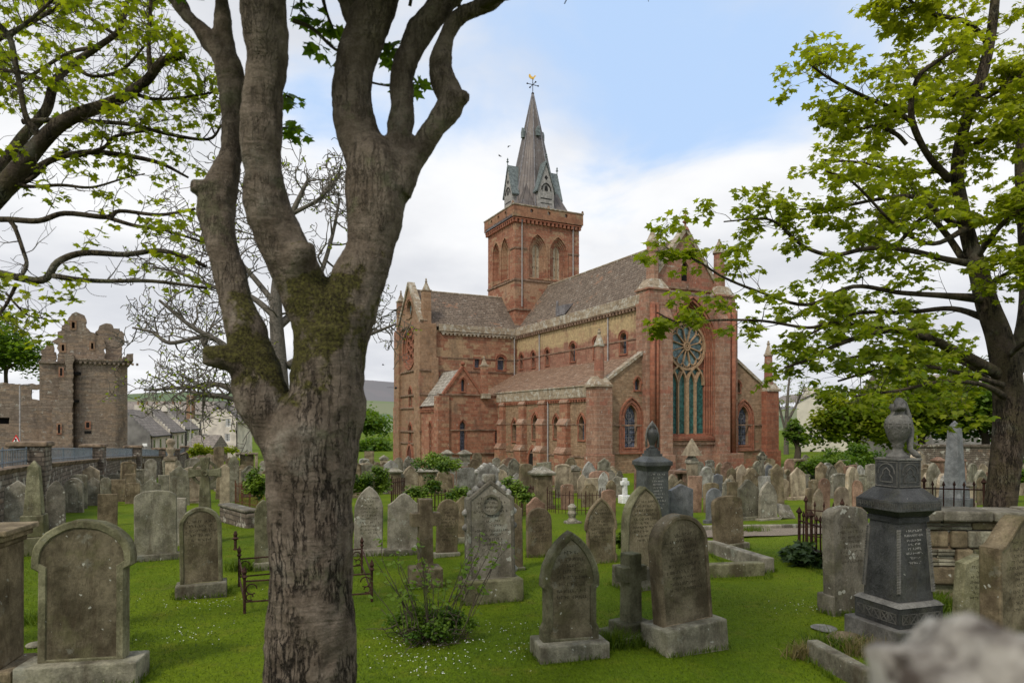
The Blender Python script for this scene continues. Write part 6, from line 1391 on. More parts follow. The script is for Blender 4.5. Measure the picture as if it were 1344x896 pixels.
# ---------------------------------------------------------------- sycamore on the left, trunk outside the picture
lt_ = empty('leafy_sycamore_tree', (-6.6, 6.6, gz(-6.6, 6.6)), 0, 'leafy sycamore whose crooked branches reach in from the left edge', 'tree', 'trees in the graveyard'); LO = Vector(lt_.location)
LB = [
 [(-420, 900, 42, 6.6), (-300, 640, 34, 6.6), (-170, 430, 28, 6.6), (-70, 320, 22, 6.6), (0, 252, 18, 6.6), (55, 185, 14, 6.6), (92, 155, 12, 6.6), (148, 134, 10, 6.6), (190, 108, 8.5, 6.6), (212, 82, 7.5, 6.6), (242, 72, 6.5, 6.6)],
 [(57, 186, 9, 6.6), (35, 155, 5, 6.5), (27, 118, 4.6, 6.5), (20, 82, 4.8, 6.5), (12, 48, 5, 6.5), (-8, 28, 5, 6.5)],
 [(198, 102, 5, 6.6), (195, 60, 3.6, 6.6), (197, 20, 3.2, 6.6), (199, -20, 3, 6.6)],
 [(-80, 330, 18, 7.6), (0, 222, 11, 7.6), (30, 180, 9.5, 7.6), (60, 146, 8.5, 7.7), (72, 108, 7.5, 7.7), (96, 84, 6.5, 7.8), (128, 62, 5.5, 7.8), (156, 40, 4.5, 7.8), (166, 8, 3.6, 7.8), (170, -30, 3, 7.8)],
 [(-60, 296, 7, 6.2), (0, 288, 5.2, 6.2), (50, 290, 5, 6.2), (85, 280, 4.6, 6.2), (140, 285, 4.4, 6.3), (158, 277, 3.6, 6.4), (210, 282, 3, 6.4), (256, 274, 2.2, 6.4)],
 [(140, 285, 4, 6.3), (176, 296, 3.2, 6.3), (215, 302, 2.6, 6.4), (262, 316, 2, 6.4)],
 [(-60, 348, 9, 6.), (0, 359, 6.6, 6.), (55, 368, 6.4, 6.), (76, 344, 6, 6.), (110, 332, 5.4, 6.1), (165, 334, 4.8, 6.1), (208, 329, 4.4, 6.2), (246, 338, 4, 6.2), (270, 350, 3.4, 6.2)],
 [(70, 362, 5, 6.), (105, 367, 4.2, 6.), (140, 369, 3.8, 6.), (200, 369, 3.2, 6.1), (272, 378, 2.6, 6.2)],
 [(12, 288, 4.2, 6.2), (20, 300, 3.6, 6.2), (30, 328, 3.4, 6.1), (35, 348, 3.2, 6.05), (26, 366, 3, 6.)], [(22, 372, 3.4, 6.), (8, 400, 2.8, 6.), (-6, 418, 2.4, 6.)], [(8, 385, 2.2, 6), (34, 412, 1.8, 6.), (58, 418, 1.2, 6.)],
 [(0, 262, 9, 6.9), (50, 220, 6, 6.9), (84, 205, 5, 7), (130, 200, 4.6, 7), (203, 212, 3.6, 7), (247, 233, 2, 7)],
 [(30, 160, 5, 7.1), (84, 157, 4, 7.1), (130, 160, 3.8, 7.1), (174, 164, 3.6, 7.1), (220, 176, 3.2, 7.1), (273, 183, 2.6, 7.1), (291, 164, 1.8, 7.1)],
 [(100, 205, 4, 6.9), (136, 194, 3.2, 6.9), (152, 179, 3, 6.9), (198, 171, 2.2, 6.9)],
 [(0, 255, 8, 6.8), (22, 244, 4.5, 6.8), (45, 232, 3.4, 6.8), (72, 205, 3, 6.8), (92, 196, 2.4, 6.8)],
 [(20, 240, 4, 6.6), (40, 245, 3.2, 6.6), (80, 243, 2.8, 6.6), (120, 246, 2.2, 6.7), (160, 235, 1.6, 6.7), (190, 228, 1., 6.7)],
 [(128, 62, 4, 7.8), (90, 70, 3, 7.9), (40, 100, 3, 7.9), (-10, 130, 3, 8)], [(70, 110, 4, 7.6), (30, 96, 3, 7.6), (0, 92, 3, 7.6)], [(96, 84, 4, 7.8), (120, 100, 3, 7.8), (160, 92, 2.6, 7.8), (190, 60, 2, 7.8)],
 [(150, 45, 3, 7.8), (110, 20, 2.8, 7.9), (60, 0, 2.4, 8)], [(170, 120, 4, 6.6), (200, 130, 3, 6.7), (240, 128, 2.4, 6.7), (288, 120, 1.6, 6.8)], [(-20, 60, 5, 7), (40, 30, 4, 7), (80, 5, 3, 7), (120, -30, 3, 7)],
 [(12, 48, 4, 6.5), (45, 22, 3, 6.5), (80, -10, 2.4, 6.5)],
]
mb = MB(); lsp = [limb(L, 5, .74) for L in LB]
for s_ in lsp: tube_of(mb, s_, 10, LO)
mb.build('trunk', BARK2, lt_, smooth=True)
tw, tips = [], []
for i, s_ in enumerate(lsp):
    n = {0: 26, 3: 20}.get(i, 14); dense = i in (0, 1, 2, 3, 12, 13, 16, 17, 18, 19, 20, 21, 22)
    a = sprouts(s_, int(n * 1.25) if dense else 7, .7 if dense else .5, .42 if i in (0, 3) else .3, .12, 1., .006, 2, 4)
    keep = [q for q in a[1] if rng.random() < (.36 if dense else .24)]
    tw += a[0]; tips += keep
mb = MB()
for s_ in tw: tube_of(mb, s_, 4, LO)
mb.build('branches', TWIG, lt_)
P0, Y = whorls(tips, (5, 9), .05); leaves('crown', P0, .07, YLEAF, lt_, yaw=Y, tone=.62)

# ---------------------------------------------------------------- sycamore on the right
DR = 11.6; rb = at(1308, 760, DR); rt = empty('spreading_sycamore_tree', (rb.x, rb.y, gz(rb.x, rb.y)), 0, 'spreading sycamore in fresh yellow-green leaf at the right edge, behind the stone wall', 'tree', 'trees in the graveyard'); RO = Vector(rt.location)
d = DR
RB = [
 [(1290, 775, 36, d), (1304, 720, 29, d), (1316, 640, 27, d), (1324, 560, 27, d), (1322, 500, 26, d), (1312, 445, 23, d), (1296, 400, 20, d), (1284, 355, 17, d), (1272, 315, 14, d), (1262, 270, 12.5, d), (1256, 225, 11, d), (1262, 180, 10.5, d), (1276, 135, 10.5, d), (1290, 95, 10, d), (1300, 50, 9, d), (1306, 0, 8, d), (1312, -80, 6, d)],
 [(1322, 500, 20, d), (1345, 440, 18, d + .3), (1350, 380, 15, d + .5), (1345, 300, 12, d + .6), (1340, 200, 10, d + .7), (1350, 100, 8, d + .8), (1360, -20, 6, d + .8)],
 [(1312, 492, 12, d), (1280, 474, 10.5, d - .4), (1245, 456, 9, d - .8), (1214, 442, 8, d - 1.1), (1186, 434, 6.5, d - 1.4), (1150, 436, 5, d - 1.6), (1100, 452, 4.4, d - 1.8), (1060, 472, 3.4, d - 1.9), (1030, 482, 2, d - 2)],
 [(1186, 434, 5, d - 1.4), (1140, 428, 3.6, d - 1.6), (1090, 424, 3.4, d - 1.8), (1060, 430, 3, d - 1.9), (1000, 421, 2.6, d - 2), (940, 420, 2.2, d - 2.1), (890, 422, 1.7, d - 2.2), (862, 410, 1.2, d - 2.2)],
 [(1290, 392, 10, d), (1240, 388, 6, d - .5), (1180, 384, 4.6, d - 1), (1120, 376, 4, d - 1.3), (1060, 400, 3.4, d - 1.6), (1000, 384, 2.8, d - 1.8), (950, 364, 2.3, d - 1.9), (915, 342, 1.8, d - 1.9), (880, 328, 1.4, d - 1.9), (866, 316, 1, d - 1.9)],
 [(1280, 347, 8, d), (1240, 340, 5.6, d - .4), (1190, 328, 5, d - .8), (1140, 326, 4.4, d - 1.1), (1095, 335, 4, d - 1.3), (1060, 326, 3.6, d - 1.5), (1036, 308, 3.2, d - 1.6), (1022, 294, 2.6, d - 1.6), (1000, 287, 2, d - 1.7), (950, 291, 1.3, d - 1.8)],
 [(1264, 340, 7, d), (1240, 305, 5.6, d + .3), (1216, 284, 5, d + .5), (1190, 308, 4, d + .6), (1172, 322, 3, d + .7), (1140, 310, 2.2, d + .8)],
 [(1254, 295, 7, d), (1226, 275, 5.6, d - .3), (1196, 258, 4.4, d - .6), (1150, 262, 3.4, d - .8), (1100, 272, 2.8, d - 1), (1050, 275, 2, d - 1.2)],
 [(1246, 236, 8, d), (1218, 204, 6, d - .3), (1199, 165, 6, d - .5), (1196, 134, 5, d - .6), (1206, 100, 4.6, d - .7), (1228, 82, 4, d - .8), (1254, 66, 3, d - .9)],
 [(1198, 161, 5, d - .5), (1170, 142, 4.4, d - .6), (1134, 127, 3.8, d - .8), (1090, 104, 2.8, d - 1), (1062, 84, 1.8, d - 1.1)],
 [(1190, 190, 4, d - .4), (1176, 176, 4, d - .4), (1150, 166, 3.4, d - .5), (1120, 170, 2.6, d - .6), (1082, 160, 1.8, d - .7)],
 [(1256, 240, 6, d + .2), (1230, 225, 4, d + .5), (1190, 230, 3.4, d + .8), (1140, 215, 3, d + 1), (1080, 210, 2, d + 1.2)],
 [(1268, 300, 6, d - .2), (1225, 320, 4, d - .8), (1180, 300, 3, d - 1.2), (1120, 240, 2.4, d - 1.4), (1085, 225, 2, d - 1.5)],
 [(1300, 420, 8, d + .2), (1250, 405, 5, d + .8), (1190, 410, 4, d + 1.2), (1120, 412, 3, d + 1.5), (1060, 440, 2, d + 1.7)],
 [(1316, 505, 6, d - .2), (1270, 492, 4, d - .8), (1210, 480, 3.4, d - 1.1), (1150, 486, 2.8, d - 1.3), (1100, 500, 2, d - 1.4)],
 [(1318, 520, 7, d - .1), (1290, 505, 4.5, d - .9), (1240, 500, 3.6, d - 1.4), (1180, 512, 2.8, d - 1.7), (1120, 520, 1.8, d - 1.9)],
 [(1318, 530, 6, d + .2), (1300, 500, 4.5, d + .9), (1250, 470, 3.6, d + 1.5), (1190, 460, 2.8, d + 2), (1110, 470, 2, d + 2.3)],
 [(1300, 60, 6, d), (1270, 30, 4.6, d - .4), (1230, 20, 4, d - .7), (1200, 6, 3, d - .9), (1180, -20, 2, d - 1)],
 [(1290, 100, 6, d), (1262, 120, 4, d + .5), (1225, 130, 3, d + .9), (1190, 80, 2.6, d + 1.1)], [(1276, 135, 6, d), (1310, 120, 4, d - .5), (1345, 95, 3, d - .9)], [(1262, 200, 6, d), (1300, 180, 4, d - .6), (1340, 170, 3, d - 1)],
 [(1280, 340, 7, d), (1310, 300, 5, d - .6), (1345, 270, 4, d - 1)], [(1320, 470, 6, d), (1345, 450, 4, d - .8), (1370, 440, 3, d - 1.2)], [(1290, 380, 6, d), (1320, 360, 4, d - .8), (1350, 350, 3, d - 1.2)],
 [(1230, 10, 2.4, d - .7), (1205, 8, 1.8, d - .8), (1180, 12, 1.5, d - .8), (1166, 9, 1, d - .8)],
]
mb = MB(); rsp = [limb(L, 5, .68) for L in RB]
for s_ in rsp: tube_of(mb, s_, 12, RO)
trk = mb.build('trunk', BARK2, rt, smooth=True)
tw, tips = [], []
for i, s_ in enumerate(rsp):
    n = {0: 34, 1: 24, 2: 26, 3: 19, 4: 23, 5: 24, 14: 26, 22: 0}.get(i, 20); lo = {0: .55, 1: .35, 2: .28, 3: .2, 4: .2}.get(i, .22)
    ln = 1.0 if i in (0, 1, 8, 9, 11, 12, 13, 15) else .72
    if i == 3: ln = .62
    if n: a = sprouts(s_, n, ln, lo, .1, 1., .008, 2, 3); tw += a[0]; tips += a[1]
mb = MB()
for s_ in tw: tube_of(mb, s_, 4, RO)
mb.build('branches', TWIG, rt)
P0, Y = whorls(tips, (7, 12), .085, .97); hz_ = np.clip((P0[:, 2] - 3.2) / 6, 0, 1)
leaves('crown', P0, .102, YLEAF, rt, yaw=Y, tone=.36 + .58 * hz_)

# ---------------------------------------------------------------- bare tree behind the trunk
bd = 17.; bb = Vector(((372 - CX) / F * bd, bd, 0)); bt = empty('bare_tree', (bb.x, bb.y, gz(bb.x, bb.y)), 0, 'bare grey tree with fine twigs behind the massive trunk', 'tree', 'trees in the graveyard'); BTO = Vector(bt.location)
BB = [
 [(372, 700, 15, bd), (372, 620, 12, bd), (370, 540, 11, bd), (366, 470, 10, bd), (362, 400, 8, bd), (368, 340, 6, bd), (380, 290, 4.4, bd), (395, 255, 3, bd), (405, 235, 2, bd)],
 [(368, 480, 7, bd), (330, 490, 5, bd - .5), (293, 452, 4, bd - .8), (252, 429, 2.8, bd - 1), (209, 394, 1.8, bd - 1.2)],
 [(366, 500, 6, bd), (310, 480, 4.4, bd), (271, 455, 3.4, bd), (262, 443, 3, bd), (223, 450, 2.6, bd), (200, 436, 2, bd), (174, 430, 1.3, bd)],
 [(370, 560, 7, bd), (330, 530, 5, bd + .5), (290, 505, 3.6, bd + .6), (252, 508, 2.8, bd + .7), (220, 510, 2, bd + .8), (189, 512, 1.2, bd + .8)],
 [(330, 530, 4, bd + .4), (290, 520, 2.8, bd + .2), (260, 517, 2, bd), (230, 500, 1.2, bd)],
 [(364, 430, 6, bd), (395, 400, 4.6, bd + .4), (420, 360, 3.4, bd + .6), (436, 310, 2.4, bd + .8), (446, 260, 1.6, bd + .9)],
 [(368, 360, 5, bd), (350, 320, 3.6, bd), (335, 280, 2.8, bd), (330, 230, 1.8, bd)], [(378, 480, 6, bd), (430, 450, 4, bd + .8), (480, 440, 2.6, bd + 1), (520, 425, 1.4, bd + 1.2)],
 [(366, 420, 4.6, bd), (330, 390, 3.6, bd), (290, 380, 2.8, bd), (240, 360, 2, bd), (200, 350, 1.2, bd)], [(362, 400, 4, bd), (320, 350, 3, bd + .4), (280, 320, 2, bd + .6), (240, 300, 1.2, bd + .7)],
 [(395, 400, 3.6, bd + .4), (440, 400, 2.6, bd + .8), (490, 395, 1.6, bd + 1)], [(385, 280, 3, bd), (420, 260, 2, bd), (450, 225, 1.2, bd)],
]
mb = MB(); bsp = [limb(L, 5) for L in BB]
for s_ in bsp: tube_of(mb, s_, 8, BTO)
mb.build('trunk', GTWIG, bt, smooth=True)
tw, tips = [], []
for i, s_ in enumerate(bsp): a = sprouts(s_, 12, 1.7, .22, .12, 1., .034, 3, 4, wig=.42); tw += a[0]; tips += a[1]
mb = MB(); tw = [[(*q_[:3], max(.0095, q_[3])) for q_ in s_] for s_ in tw]
for s_ in tw: tube_of(mb, s_, 3, BTO)
mb.build('branches', GTWIG, bt)
sel = [q for q in tips if rng.random() < (.42 if q[0][2] < 4.2 else .14)]; P0, Y = whorls(sel, (2, 4), .04); leaves('buds', P0, .085, YLEAF, bt, yaw=Y, tmpl=OVAL)

# ---------------------------------------------------------------- foliage masses
def foliage_pts(c, rad, n, clumps=40, cl=.35, flat=.85):
    c = np.array(c, float); rad = np.array(rad, float); P_ = []; tn = []
    u = rng.normal(0, 1, (clumps, 3)); u /= np.linalg.norm(u, axis=1)[:, None]; u[:, 2] = np.where(u[:, 2] < -.3, -u[:, 2] * .5, u[:, 2]); cc = c + u * rad * rng.uniform(.45, .95, (clumps, 1))
    tv = rng.uniform(.15, .9, clumps); k = n // clumps
    for j in range(clumps):
        q = rng.normal(0, 1, (k, 3)); q /= np.linalg.norm(q, axis=1)[:, None]; q *= rng.uniform(.35, 1.05, (k, 1)) * cl * rng.uniform(.7, 1.3) * np.array([1, 1, flat]) * rad.mean()
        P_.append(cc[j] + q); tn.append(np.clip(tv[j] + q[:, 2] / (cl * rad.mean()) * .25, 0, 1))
    return np.concatenate(P_), np.concatenate(tn)
def tree_mass(name, px, pyc, rpx, rpy, d, n, size, mat, label, trunk=True, clumps=42, depth=None, cl=.34, tone=0., group='leafy background trees', cat='tree'):
    c = at(px, pyc, d); rx, rz = rpx * d / F, rpy * d / F; g = gz(c.x, d)
    t = empty(name, (c.x, d, g), 0, label, cat, group); TO = Vector(t.location)
    if trunk:
        mb = MB(); tube_of(mb, spline([(c.x, d, g - .2, .34), (c.x + .1, d, g + (c.z - g) * .5, .26), (c.x - .1, d, c.z, .16), (c.x, d, c.z + rz * .6, .05)], 4), 8, TO)
        for k in range(9):
            a = rng.uniform(0, 6.28); z0 = g + (c.z - g) * rng.uniform(.45, 1.0); tube_of(mb, spline([(c.x, d, z0, .12), (c.x + math.cos(a)*rx*.4, d + math.sin(a)*rx*.4, z0 + rz*.35, .07), (c.x + math.cos(a)*rx*.8, d + math.sin(a)*rx*.8, z0 + rz*.6, .02)], 3), 6, TO)
        mb.build('trunk', TWIG, t, smooth=True)
    P_, tn = foliage_pts((c.x, d, c.z), (rx, depth or rx, rz), n, clumps, cl); m = P_[:, 2] > g; P_, tn = P_[m], tn[m]
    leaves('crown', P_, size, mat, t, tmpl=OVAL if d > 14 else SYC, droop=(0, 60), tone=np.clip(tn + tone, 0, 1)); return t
tree_mass('leafy_tree', 1124, 562, 58, 66, 46, 9000, .36, YLEAF, 'bushy yellow-green tree left of the draped urn', tone=-.15)
tree_mass('leafy_tree', 1208, 545, 70, 72, 52, 11000, .40, YLEAF, 'tall yellow-green tree right behind the draped urn', tone=-.1)
tree_mass('leafy_tree', 1292, 546, 66, 72, 50, 10000, .40, GLEAF, 'green tree behind the grey obelisk and the right trunk')
tree_mass('leafy_tree', 1375, 545, 60, 66, 46, 5000, .36, GLEAF, 'green tree at the right picture edge behind the spreading sycamore')
tree_mass('small_tree', 1046, 575, 15, 27, 62, 1800, .3, GLEAF, 'small upright green tree in front of the cream house', clumps=26)
tree_mass('leafy_tree', 8, 470, 46, 52, 78, 5000, .5, GLEAF, 'full green tree behind the left palace wall', clumps=40)
tree_mass('leafy_tree', -40, 440, 60, 60, 84, 4000, .5, GLEAF, 'green tree behind the palace wall, cut by the left edge')
tree_mass('leafy_tree', 268, 546, 16, 14, 125, 900, .5, YLEAF, 'small yellow-green tree between the terrace and the gabled house', clumps=16)
tree_mass('leafy_tree', 470, 556, 46, 15, 170, 3200, 1.0, GLEAF, 'far wide green tree left of the transept', clumps=34, trunk=False, cl=.5); tree_mass('leafy_tree', 484, 588, 38, 9, 120, 2200, .7, GLEAF, 'lower far yellow-green hedge tree left of the transept', clumps=30, trunk=False, cl=.5, tone=-.2)
# thin tree by the cream house
d2 = 72.; c2 = at(1030, 600, d2); th_ = empty('thin_tree', (c2.x, d2, gz(c2.x, d2)), 0, 'thin half-bare tree right beside the cathedral', 'tree', 'leafy background trees'); s0 = [limb(L, 4) for L in ([(1032, 612, 4, d2), (1032, 560, 3, d2), (1034, 520, 2, d2), (1036, 495, 1, d2)], [(1033, 555, 2, d2), (1048, 525, 1.4, d2), (1056, 505, .8, d2)], [(1032, 570, 2, d2), (1022, 530, 1.4, d2), (1018, 505, .8, d2)])]
tw, tips = [], []
for s_ in s0: a = sprouts(s_, 12, 2.0, .3, .4, .9, .04, 2, 4); tw += a[0]; tips += a[1]
mb = MB(); [tube_of(mb, s_, 4, Vector(th_.location)) for s_ in s0 + tw]; mb.build('trunk', GTWIG, th_); P0, Y = whorls(tips, (2, 5), .15, .7); leaves('crown', P0, .22, YLEAF, th_, tmpl=OVAL, yaw=Y, tone=.3)
SG = 'shrubs and ivy among the graves'
for a in [('shrub', 1092, 612, 38, 24, 37, 4200, .17, GLEAF, 'broad green shrub behind the far right headstones'), ('shrub', 1128, 606, 26, 30, 39, 3000, .18, GLEAF, 'taller green shrub left of the black monument'), ('shrub', 1340, 628, 22, 26, 26, 1600, .14, GLEAF, 'green shrub at the right edge behind the tree trunk'),
          ('ivy_mound', 488, 636, 28, 27, 19, 3800, .085, ILEAF, 'round bright ivy mound right of the big trunk'), ('ivy_bush', 574, 610, 38, 14, 27, 2600, .11, ILEAF, 'spreading ivy bush below the transept chapel'), ('ivy_bush', 566, 640, 12, 22, 20.5, 1000, .08, ILEAF, 'ivy climbing the pedestal tomb behind the stone cross'),
          ('ivy_bush', 545, 650, 16, 14, 20, 900, .08, ILEAF, 'low ivy around the rusty railing, left part'), ('ivy_bush', 604, 648, 18, 11, 20, 900, .08, ILEAF, 'low bush behind the iron railing by the gothic headstone'), ('ivy_bush', 668, 646, 16, 24, 19.5, 1500, .085, ILEAF, 'ivy-covered railing right of the gothic headstone'), ('ivy_bush', 690, 652, 10, 16, 19, 700, .085, ILEAF, 'small ivy clump left of the capped pedestal'),
          ('ivy_bush', 338, 640, 16, 34, 15, 1500, .08, ILEAF, 'ivy over the old wall left of the big trunk'), ('garden_bush', 264, 592, 14, 12, 52, 1500, .2, YLEAF, 'rounded clipped bush in front of the pale gabled house'), ('garden_bush', 300, 592, 14, 7, 58, 700, .2, YLEAF, 'low bush under the windows of the pale gabled house'),
          ('broadleaf_plant', 1055, 731, 30, 18, 12.6, 420, .16, DLEAF, 'dark broad-leaved plant at the foot of the iron railing'), ('ivy_bush', 818, 712, 9, 18, 13.2, 420, .08, ILEAF, 'small green bush between two pointed headstones')]:
    tree_mass(*a, trunk=False, clumps=28, group=SG, cat='shrub' if 'ivy' not in a[0] else 'ivy')
# ================================================================ railings, walled plot, shrub, birds, near wall, grass
def railing(pts, h, step, label, cat='railing', name='iron_railing', spear=True, mat=None, post_every=8, group='iron railings', r=.011):
    mat = mat or RUST; t = empty(name, pts[0], 0, label, cat, group); O = Vector(t.location); pk = 0
    rails = MB(); posts = []; mbb = MB()
    for a, b in zip(pts, pts[1:]):
        a, b = Vector(a) - O, Vector(b) - O; L = (b - a).length; n = max(1, int(L / step))
        for hh in (.18 * h, .78 * h): rails.bar(a + Vector((0, 0, hh)), b + Vector((0, 0, hh)), r * 1.1, 4)
        for i in range(n + 1):
            p = a.lerp(b, i / n); big_ = i % post_every == 0; rr = r * (1.8 if big_ else 1); hh = h * (1.08 if big_ else random.uniform(.97, 1.02)); lean = Vector((random.uniform(-.01, .01), random.uniform(-.01, .01), 0))
            m_ = MB() if big_ else mbb; m_.tube([p, p + lean + Vector((0, 0, hh * .9))], rr, 5)
            if spear: m_.tube([p + lean + Vector((0, 0, hh * .88)), p + lean + Vector((0, 0, hh * .92)), p + lean + Vector((0, 0, hh * 1.04))], [rr, rr * 2.3, .001], 5)
            if big_: posts.append(m_)
    [q_.build('post', mat, t) for q_ in posts]; rails.build('rails', mat, t); mbb.build('bars', mat, t); return t
# walled plot on the right
A = Vector(((1049 - CX) / F * 13.2, 13.2, gz(5.5, 13) + .12)); B = Vector(((1096 - CX) / F * 11.9, 11.9, A.z))
kerb_line('plot_kerb', [A + Vector((-.1, .05, -.12)), B + Vector((.3, -.3, -.12))], .3, .14, 'brown', 'low stone kerb carrying the left iron railing')
railing([A, B], .78, .155, 'rusty spiked iron railing on a low kerb left of the speckled cracked headstone', post_every=3, r=.016)
railing([Vector(((1058 - CX) / F * 15.2, 15.2, -.1)), Vector(((1106 - CX) / F * 14.6, 14.6, -.1)), Vector(((1112 - CX) / F * 14.4, 14.4, -.1))], .95, .16, 'iron railing with an urn-topped end post behind the speckled headstone', post_every=7, r=.013)
WL = masonry('plot_wall_stone', (.15, .11, .07), (.24, .185, .12), (.03, .026, .02), .5, .19, ms=.025, patch=((.09, .085, .075), .6, .52), grime=.5, lichen=.25, bump=1., wob=.08)
pw_ = empty('retaining_wall', (6.1, 10.2, 0), R(-4), 'retaining wall of big weathered blocks with a pale coping, in front of the right-hand tree', 'wall')
wz = CZ - 116 * 10.3 / F
def blk(mb, a, b): mb.box(a, b)
mb = MB(); mb.box((-.1, .12, -.3), (4.2, .6, wz - .16)); mb.build('rubble_core', WL, pw_)
random.seed(11)
for row in range(5):
    z0 = -.1 + row * .27; x = -.1 + random.uniform(-.2, .1)
    while x < 4.0:
        L = random.choice((.25, .4, .6, .8)); hh = .25 if z0 + .27 < wz - .1 else wz - .18 - z0
        if random.random() < .62: MB().box((max(-.12, x), .1 + random.uniform(-.1, .0), z0), (x + L - .02, .4, z0 + hh)).build('block', ST[random.choice(('brown', 'brown', 'grey', 'green'))] if random.random() < .6 else ST['brown'], pw_, bevel=.025)
        else:
            zz_ = z0
            while zz_ < z0 + hh - .02: MB().box((max(-.12, x), .1 + random.uniform(-.05, .02), zz_), (x + L - .01, .3, zz_ + .04)).build('thin_course', ST['grey'], pw_, bevel=.008); zz_ += .05
        x += L
x = -.15
while x < 4.2:
    L = random.uniform(.4, .75); MB().box((x, -.06 + random.uniform(-.02, .02), wz - .15), (x + L - .015, .62, wz + random.uniform(-.01, .015))).build('coping_stone', ST['lichen'], pw_, bevel=.025); x += L
wall_o = Vector(pw_.location)
railing([Vector(((1212 - CX) / F * 12.3, 12.3, wz - .35)), Vector(((1292 - CX) / F * 12.0, 12.0, wz - .35))], .62, .145, 'rusty spiked railing above the retaining wall on the right', post_every=6, r=.012)
# railings in the middle distance
P_ = lambda px, py: on_ground(px, py)
railing([P_(538, 672), P_(584, 668), P_(640, 664)], .62, .15, 'rusty spiked railing behind the stone cross and gothic headstone', post_every=7, r=.013)
railing([P_(514, 668), P_(531, 664)], 1.15, .17, 'tall plain rusty bars beside the ivy mound', spear=False, post_every=30, r=.018)
railing([P_(664, 672), P_(686, 678), P_(700, 674)], .85, .14, 'rusty railing smothered in ivy right of the gothic headstone', post_every=5, r=.013)
cr_ = P_(758, 672); railing([cr_ + Vector((1.0 * math.cos(a), 1.0 * math.sin(a), .06)) for a in np.linspace(math.pi * .9, math.pi * 2.2, 9)], .75, .12, 'curved rusty railing round a plot by the broken statue', spear=False, post_every=9, r=.009)
railing([P_(309, 664), P_(346, 672)], .95, .13, 'rusty leaning railing by the ivy left of the big trunk', spear=False, post_every=6, mat=simple('red_rust', (.11, .045, .022), .85, var=.5, scale=20), r=.012)
ow = empty('old_plot_wall', P_(318, 690), R(-48), 'low crumbling lichened wall left of the big trunk', 'wall'); MB().box((-1.3, -.16, -.2), (.7, .16, .42)).build('wall_panel', WALLM, ow, bevel=.05); MB().box((-1.3, -.2, .42), (.7, .2, .5)).build('coping', ST['lichen'], ow, bevel=.03)
# low ornamental iron grave rail behind the trunk
q = [P_(321, 803), P_(314, 768), P_(475, 752), P_(488, 791)]
t = empty('grave_rail', q[0], 0, 'low ornamental rusty iron rail around a grave, passing behind the massive trunk', 'railing', 'iron railings'); O = Vector(t.location); mb = MB()
for a, b in zip(q, q[1:] + q[:1]):
    a, b = a - O, b - O
    hs = (.12, .40) if (b - a).length < 1 else (.14, .42)
    for h_ in hs: mb.bar(a + Vector((0, 0, h_)), b + Vector((0, 0, h_)), .013, 5)
    d = (b - a).normalized()
    for p0, s1 in ((a, 1), (b, -1)):
        for rr, zc in ((.07, .31), (.045, .20)):
            mb.tube([p0 + d * s1 * (.02 + rr + rr * math.cos(x)) + Vector((0, 0, zc + rr * math.sin(x))) for x in np.linspace(0, 5.4, 12)], .009, 4)
mb.build('rails', RUST, t)
for p in q:
    p = p - O; mb = MB(); mb.tube([p + Vector((0, 0, -.05)), p + Vector((0, 0, .48))], .02, 6); mb.lathe(p + Vector((0, 0, .46)), [(.02, 0), (.04, .02), (.02, .05), (.035, .09), (.004, .17)], 8); mb.build('post', RUST, t)
# twiggy shrub in the foreground
sp_ = P_(567, 838); sh2 = empty('twiggy_shrub', sp_, 0, 'scruffy twiggy shrub with bare stems and a tangled leafy base, foreground', 'shrub', SG); SO = Vector(sp_)
tw, tips = [], []
for i in range(34):
    a = rng.uniform(0, 6.28); r0 = rng.uniform(0, .35); L = rng.uniform(.5, 1.25); b0 = SO + Vector((math.cos(a)*r0*1.2, math.sin(a)*r0*.8, 0)); dx_ = math.cos(a)*rng.uniform(.1, .75)*L
    s_ = spline([(*b0, .006), (b0.x + dx_*.35, b0.y + math.sin(a)*.1*L, b0.z + L*.42, .005), (b0.x + dx_*.8 + rng.normal(0, .04), b0.y + math.sin(a)*.2*L, b0.z + L*.78, .004), (b0.x + dx_, b0.y + math.sin(a)*.25*L, b0.z + L, .002)], 3)
    tw.append(s_); s2 = sprouts(s_, 3, .22, .4, .3, .8, .003, 1); tw += s2[0]; tips += s2[1] + [(np.array(s_[-1][:3]), np.array([0, 0, 1.]))]
for i in range(120):                                          # tangle of old stems at the base
    a = rng.uniform(0, 6.28); r0 = rng.uniform(.1, .5); p0 = np.array(SO) + [math.cos(a)*r0, math.sin(a)*r0*.8, rng.uniform(.0, .25)]; pts = [(*p0, .006)]; dd = rng.normal(0, 1, 3) * [1, 1, .4]; dd /= np.linalg.norm(dd)
    for j in range(3): dd += rng.normal(0, .4, 3); dd /= np.linalg.norm(dd); p0 = p0 + dd * .12; pts.append((*p0, .004))
    tw.append(spline(pts, 2))
mb = MB(); [tube_of(mb, s_, 4, SO) for s_ in tw]; mb.build('stems', TWIG, sh2)
P0, Y = whorls([q_ for q_ in tips if rng.random() < .75], (2, 5), .03); leaves('leaves', P0, .075, GLEAF, sh2, yaw=Y, tmpl=OVAL, tone=.75)
P1, tn = foliage_pts(SO + Vector((0, 0, .17)), (.6, .45, .24), 2400, 22, .26); m_ = P1[:, 2] > SO.z - .02; leaves('base_leaves', P1[m_], .05, GLEAF, sh2, tmpl=OVAL, tone=tn[m_] - .2)
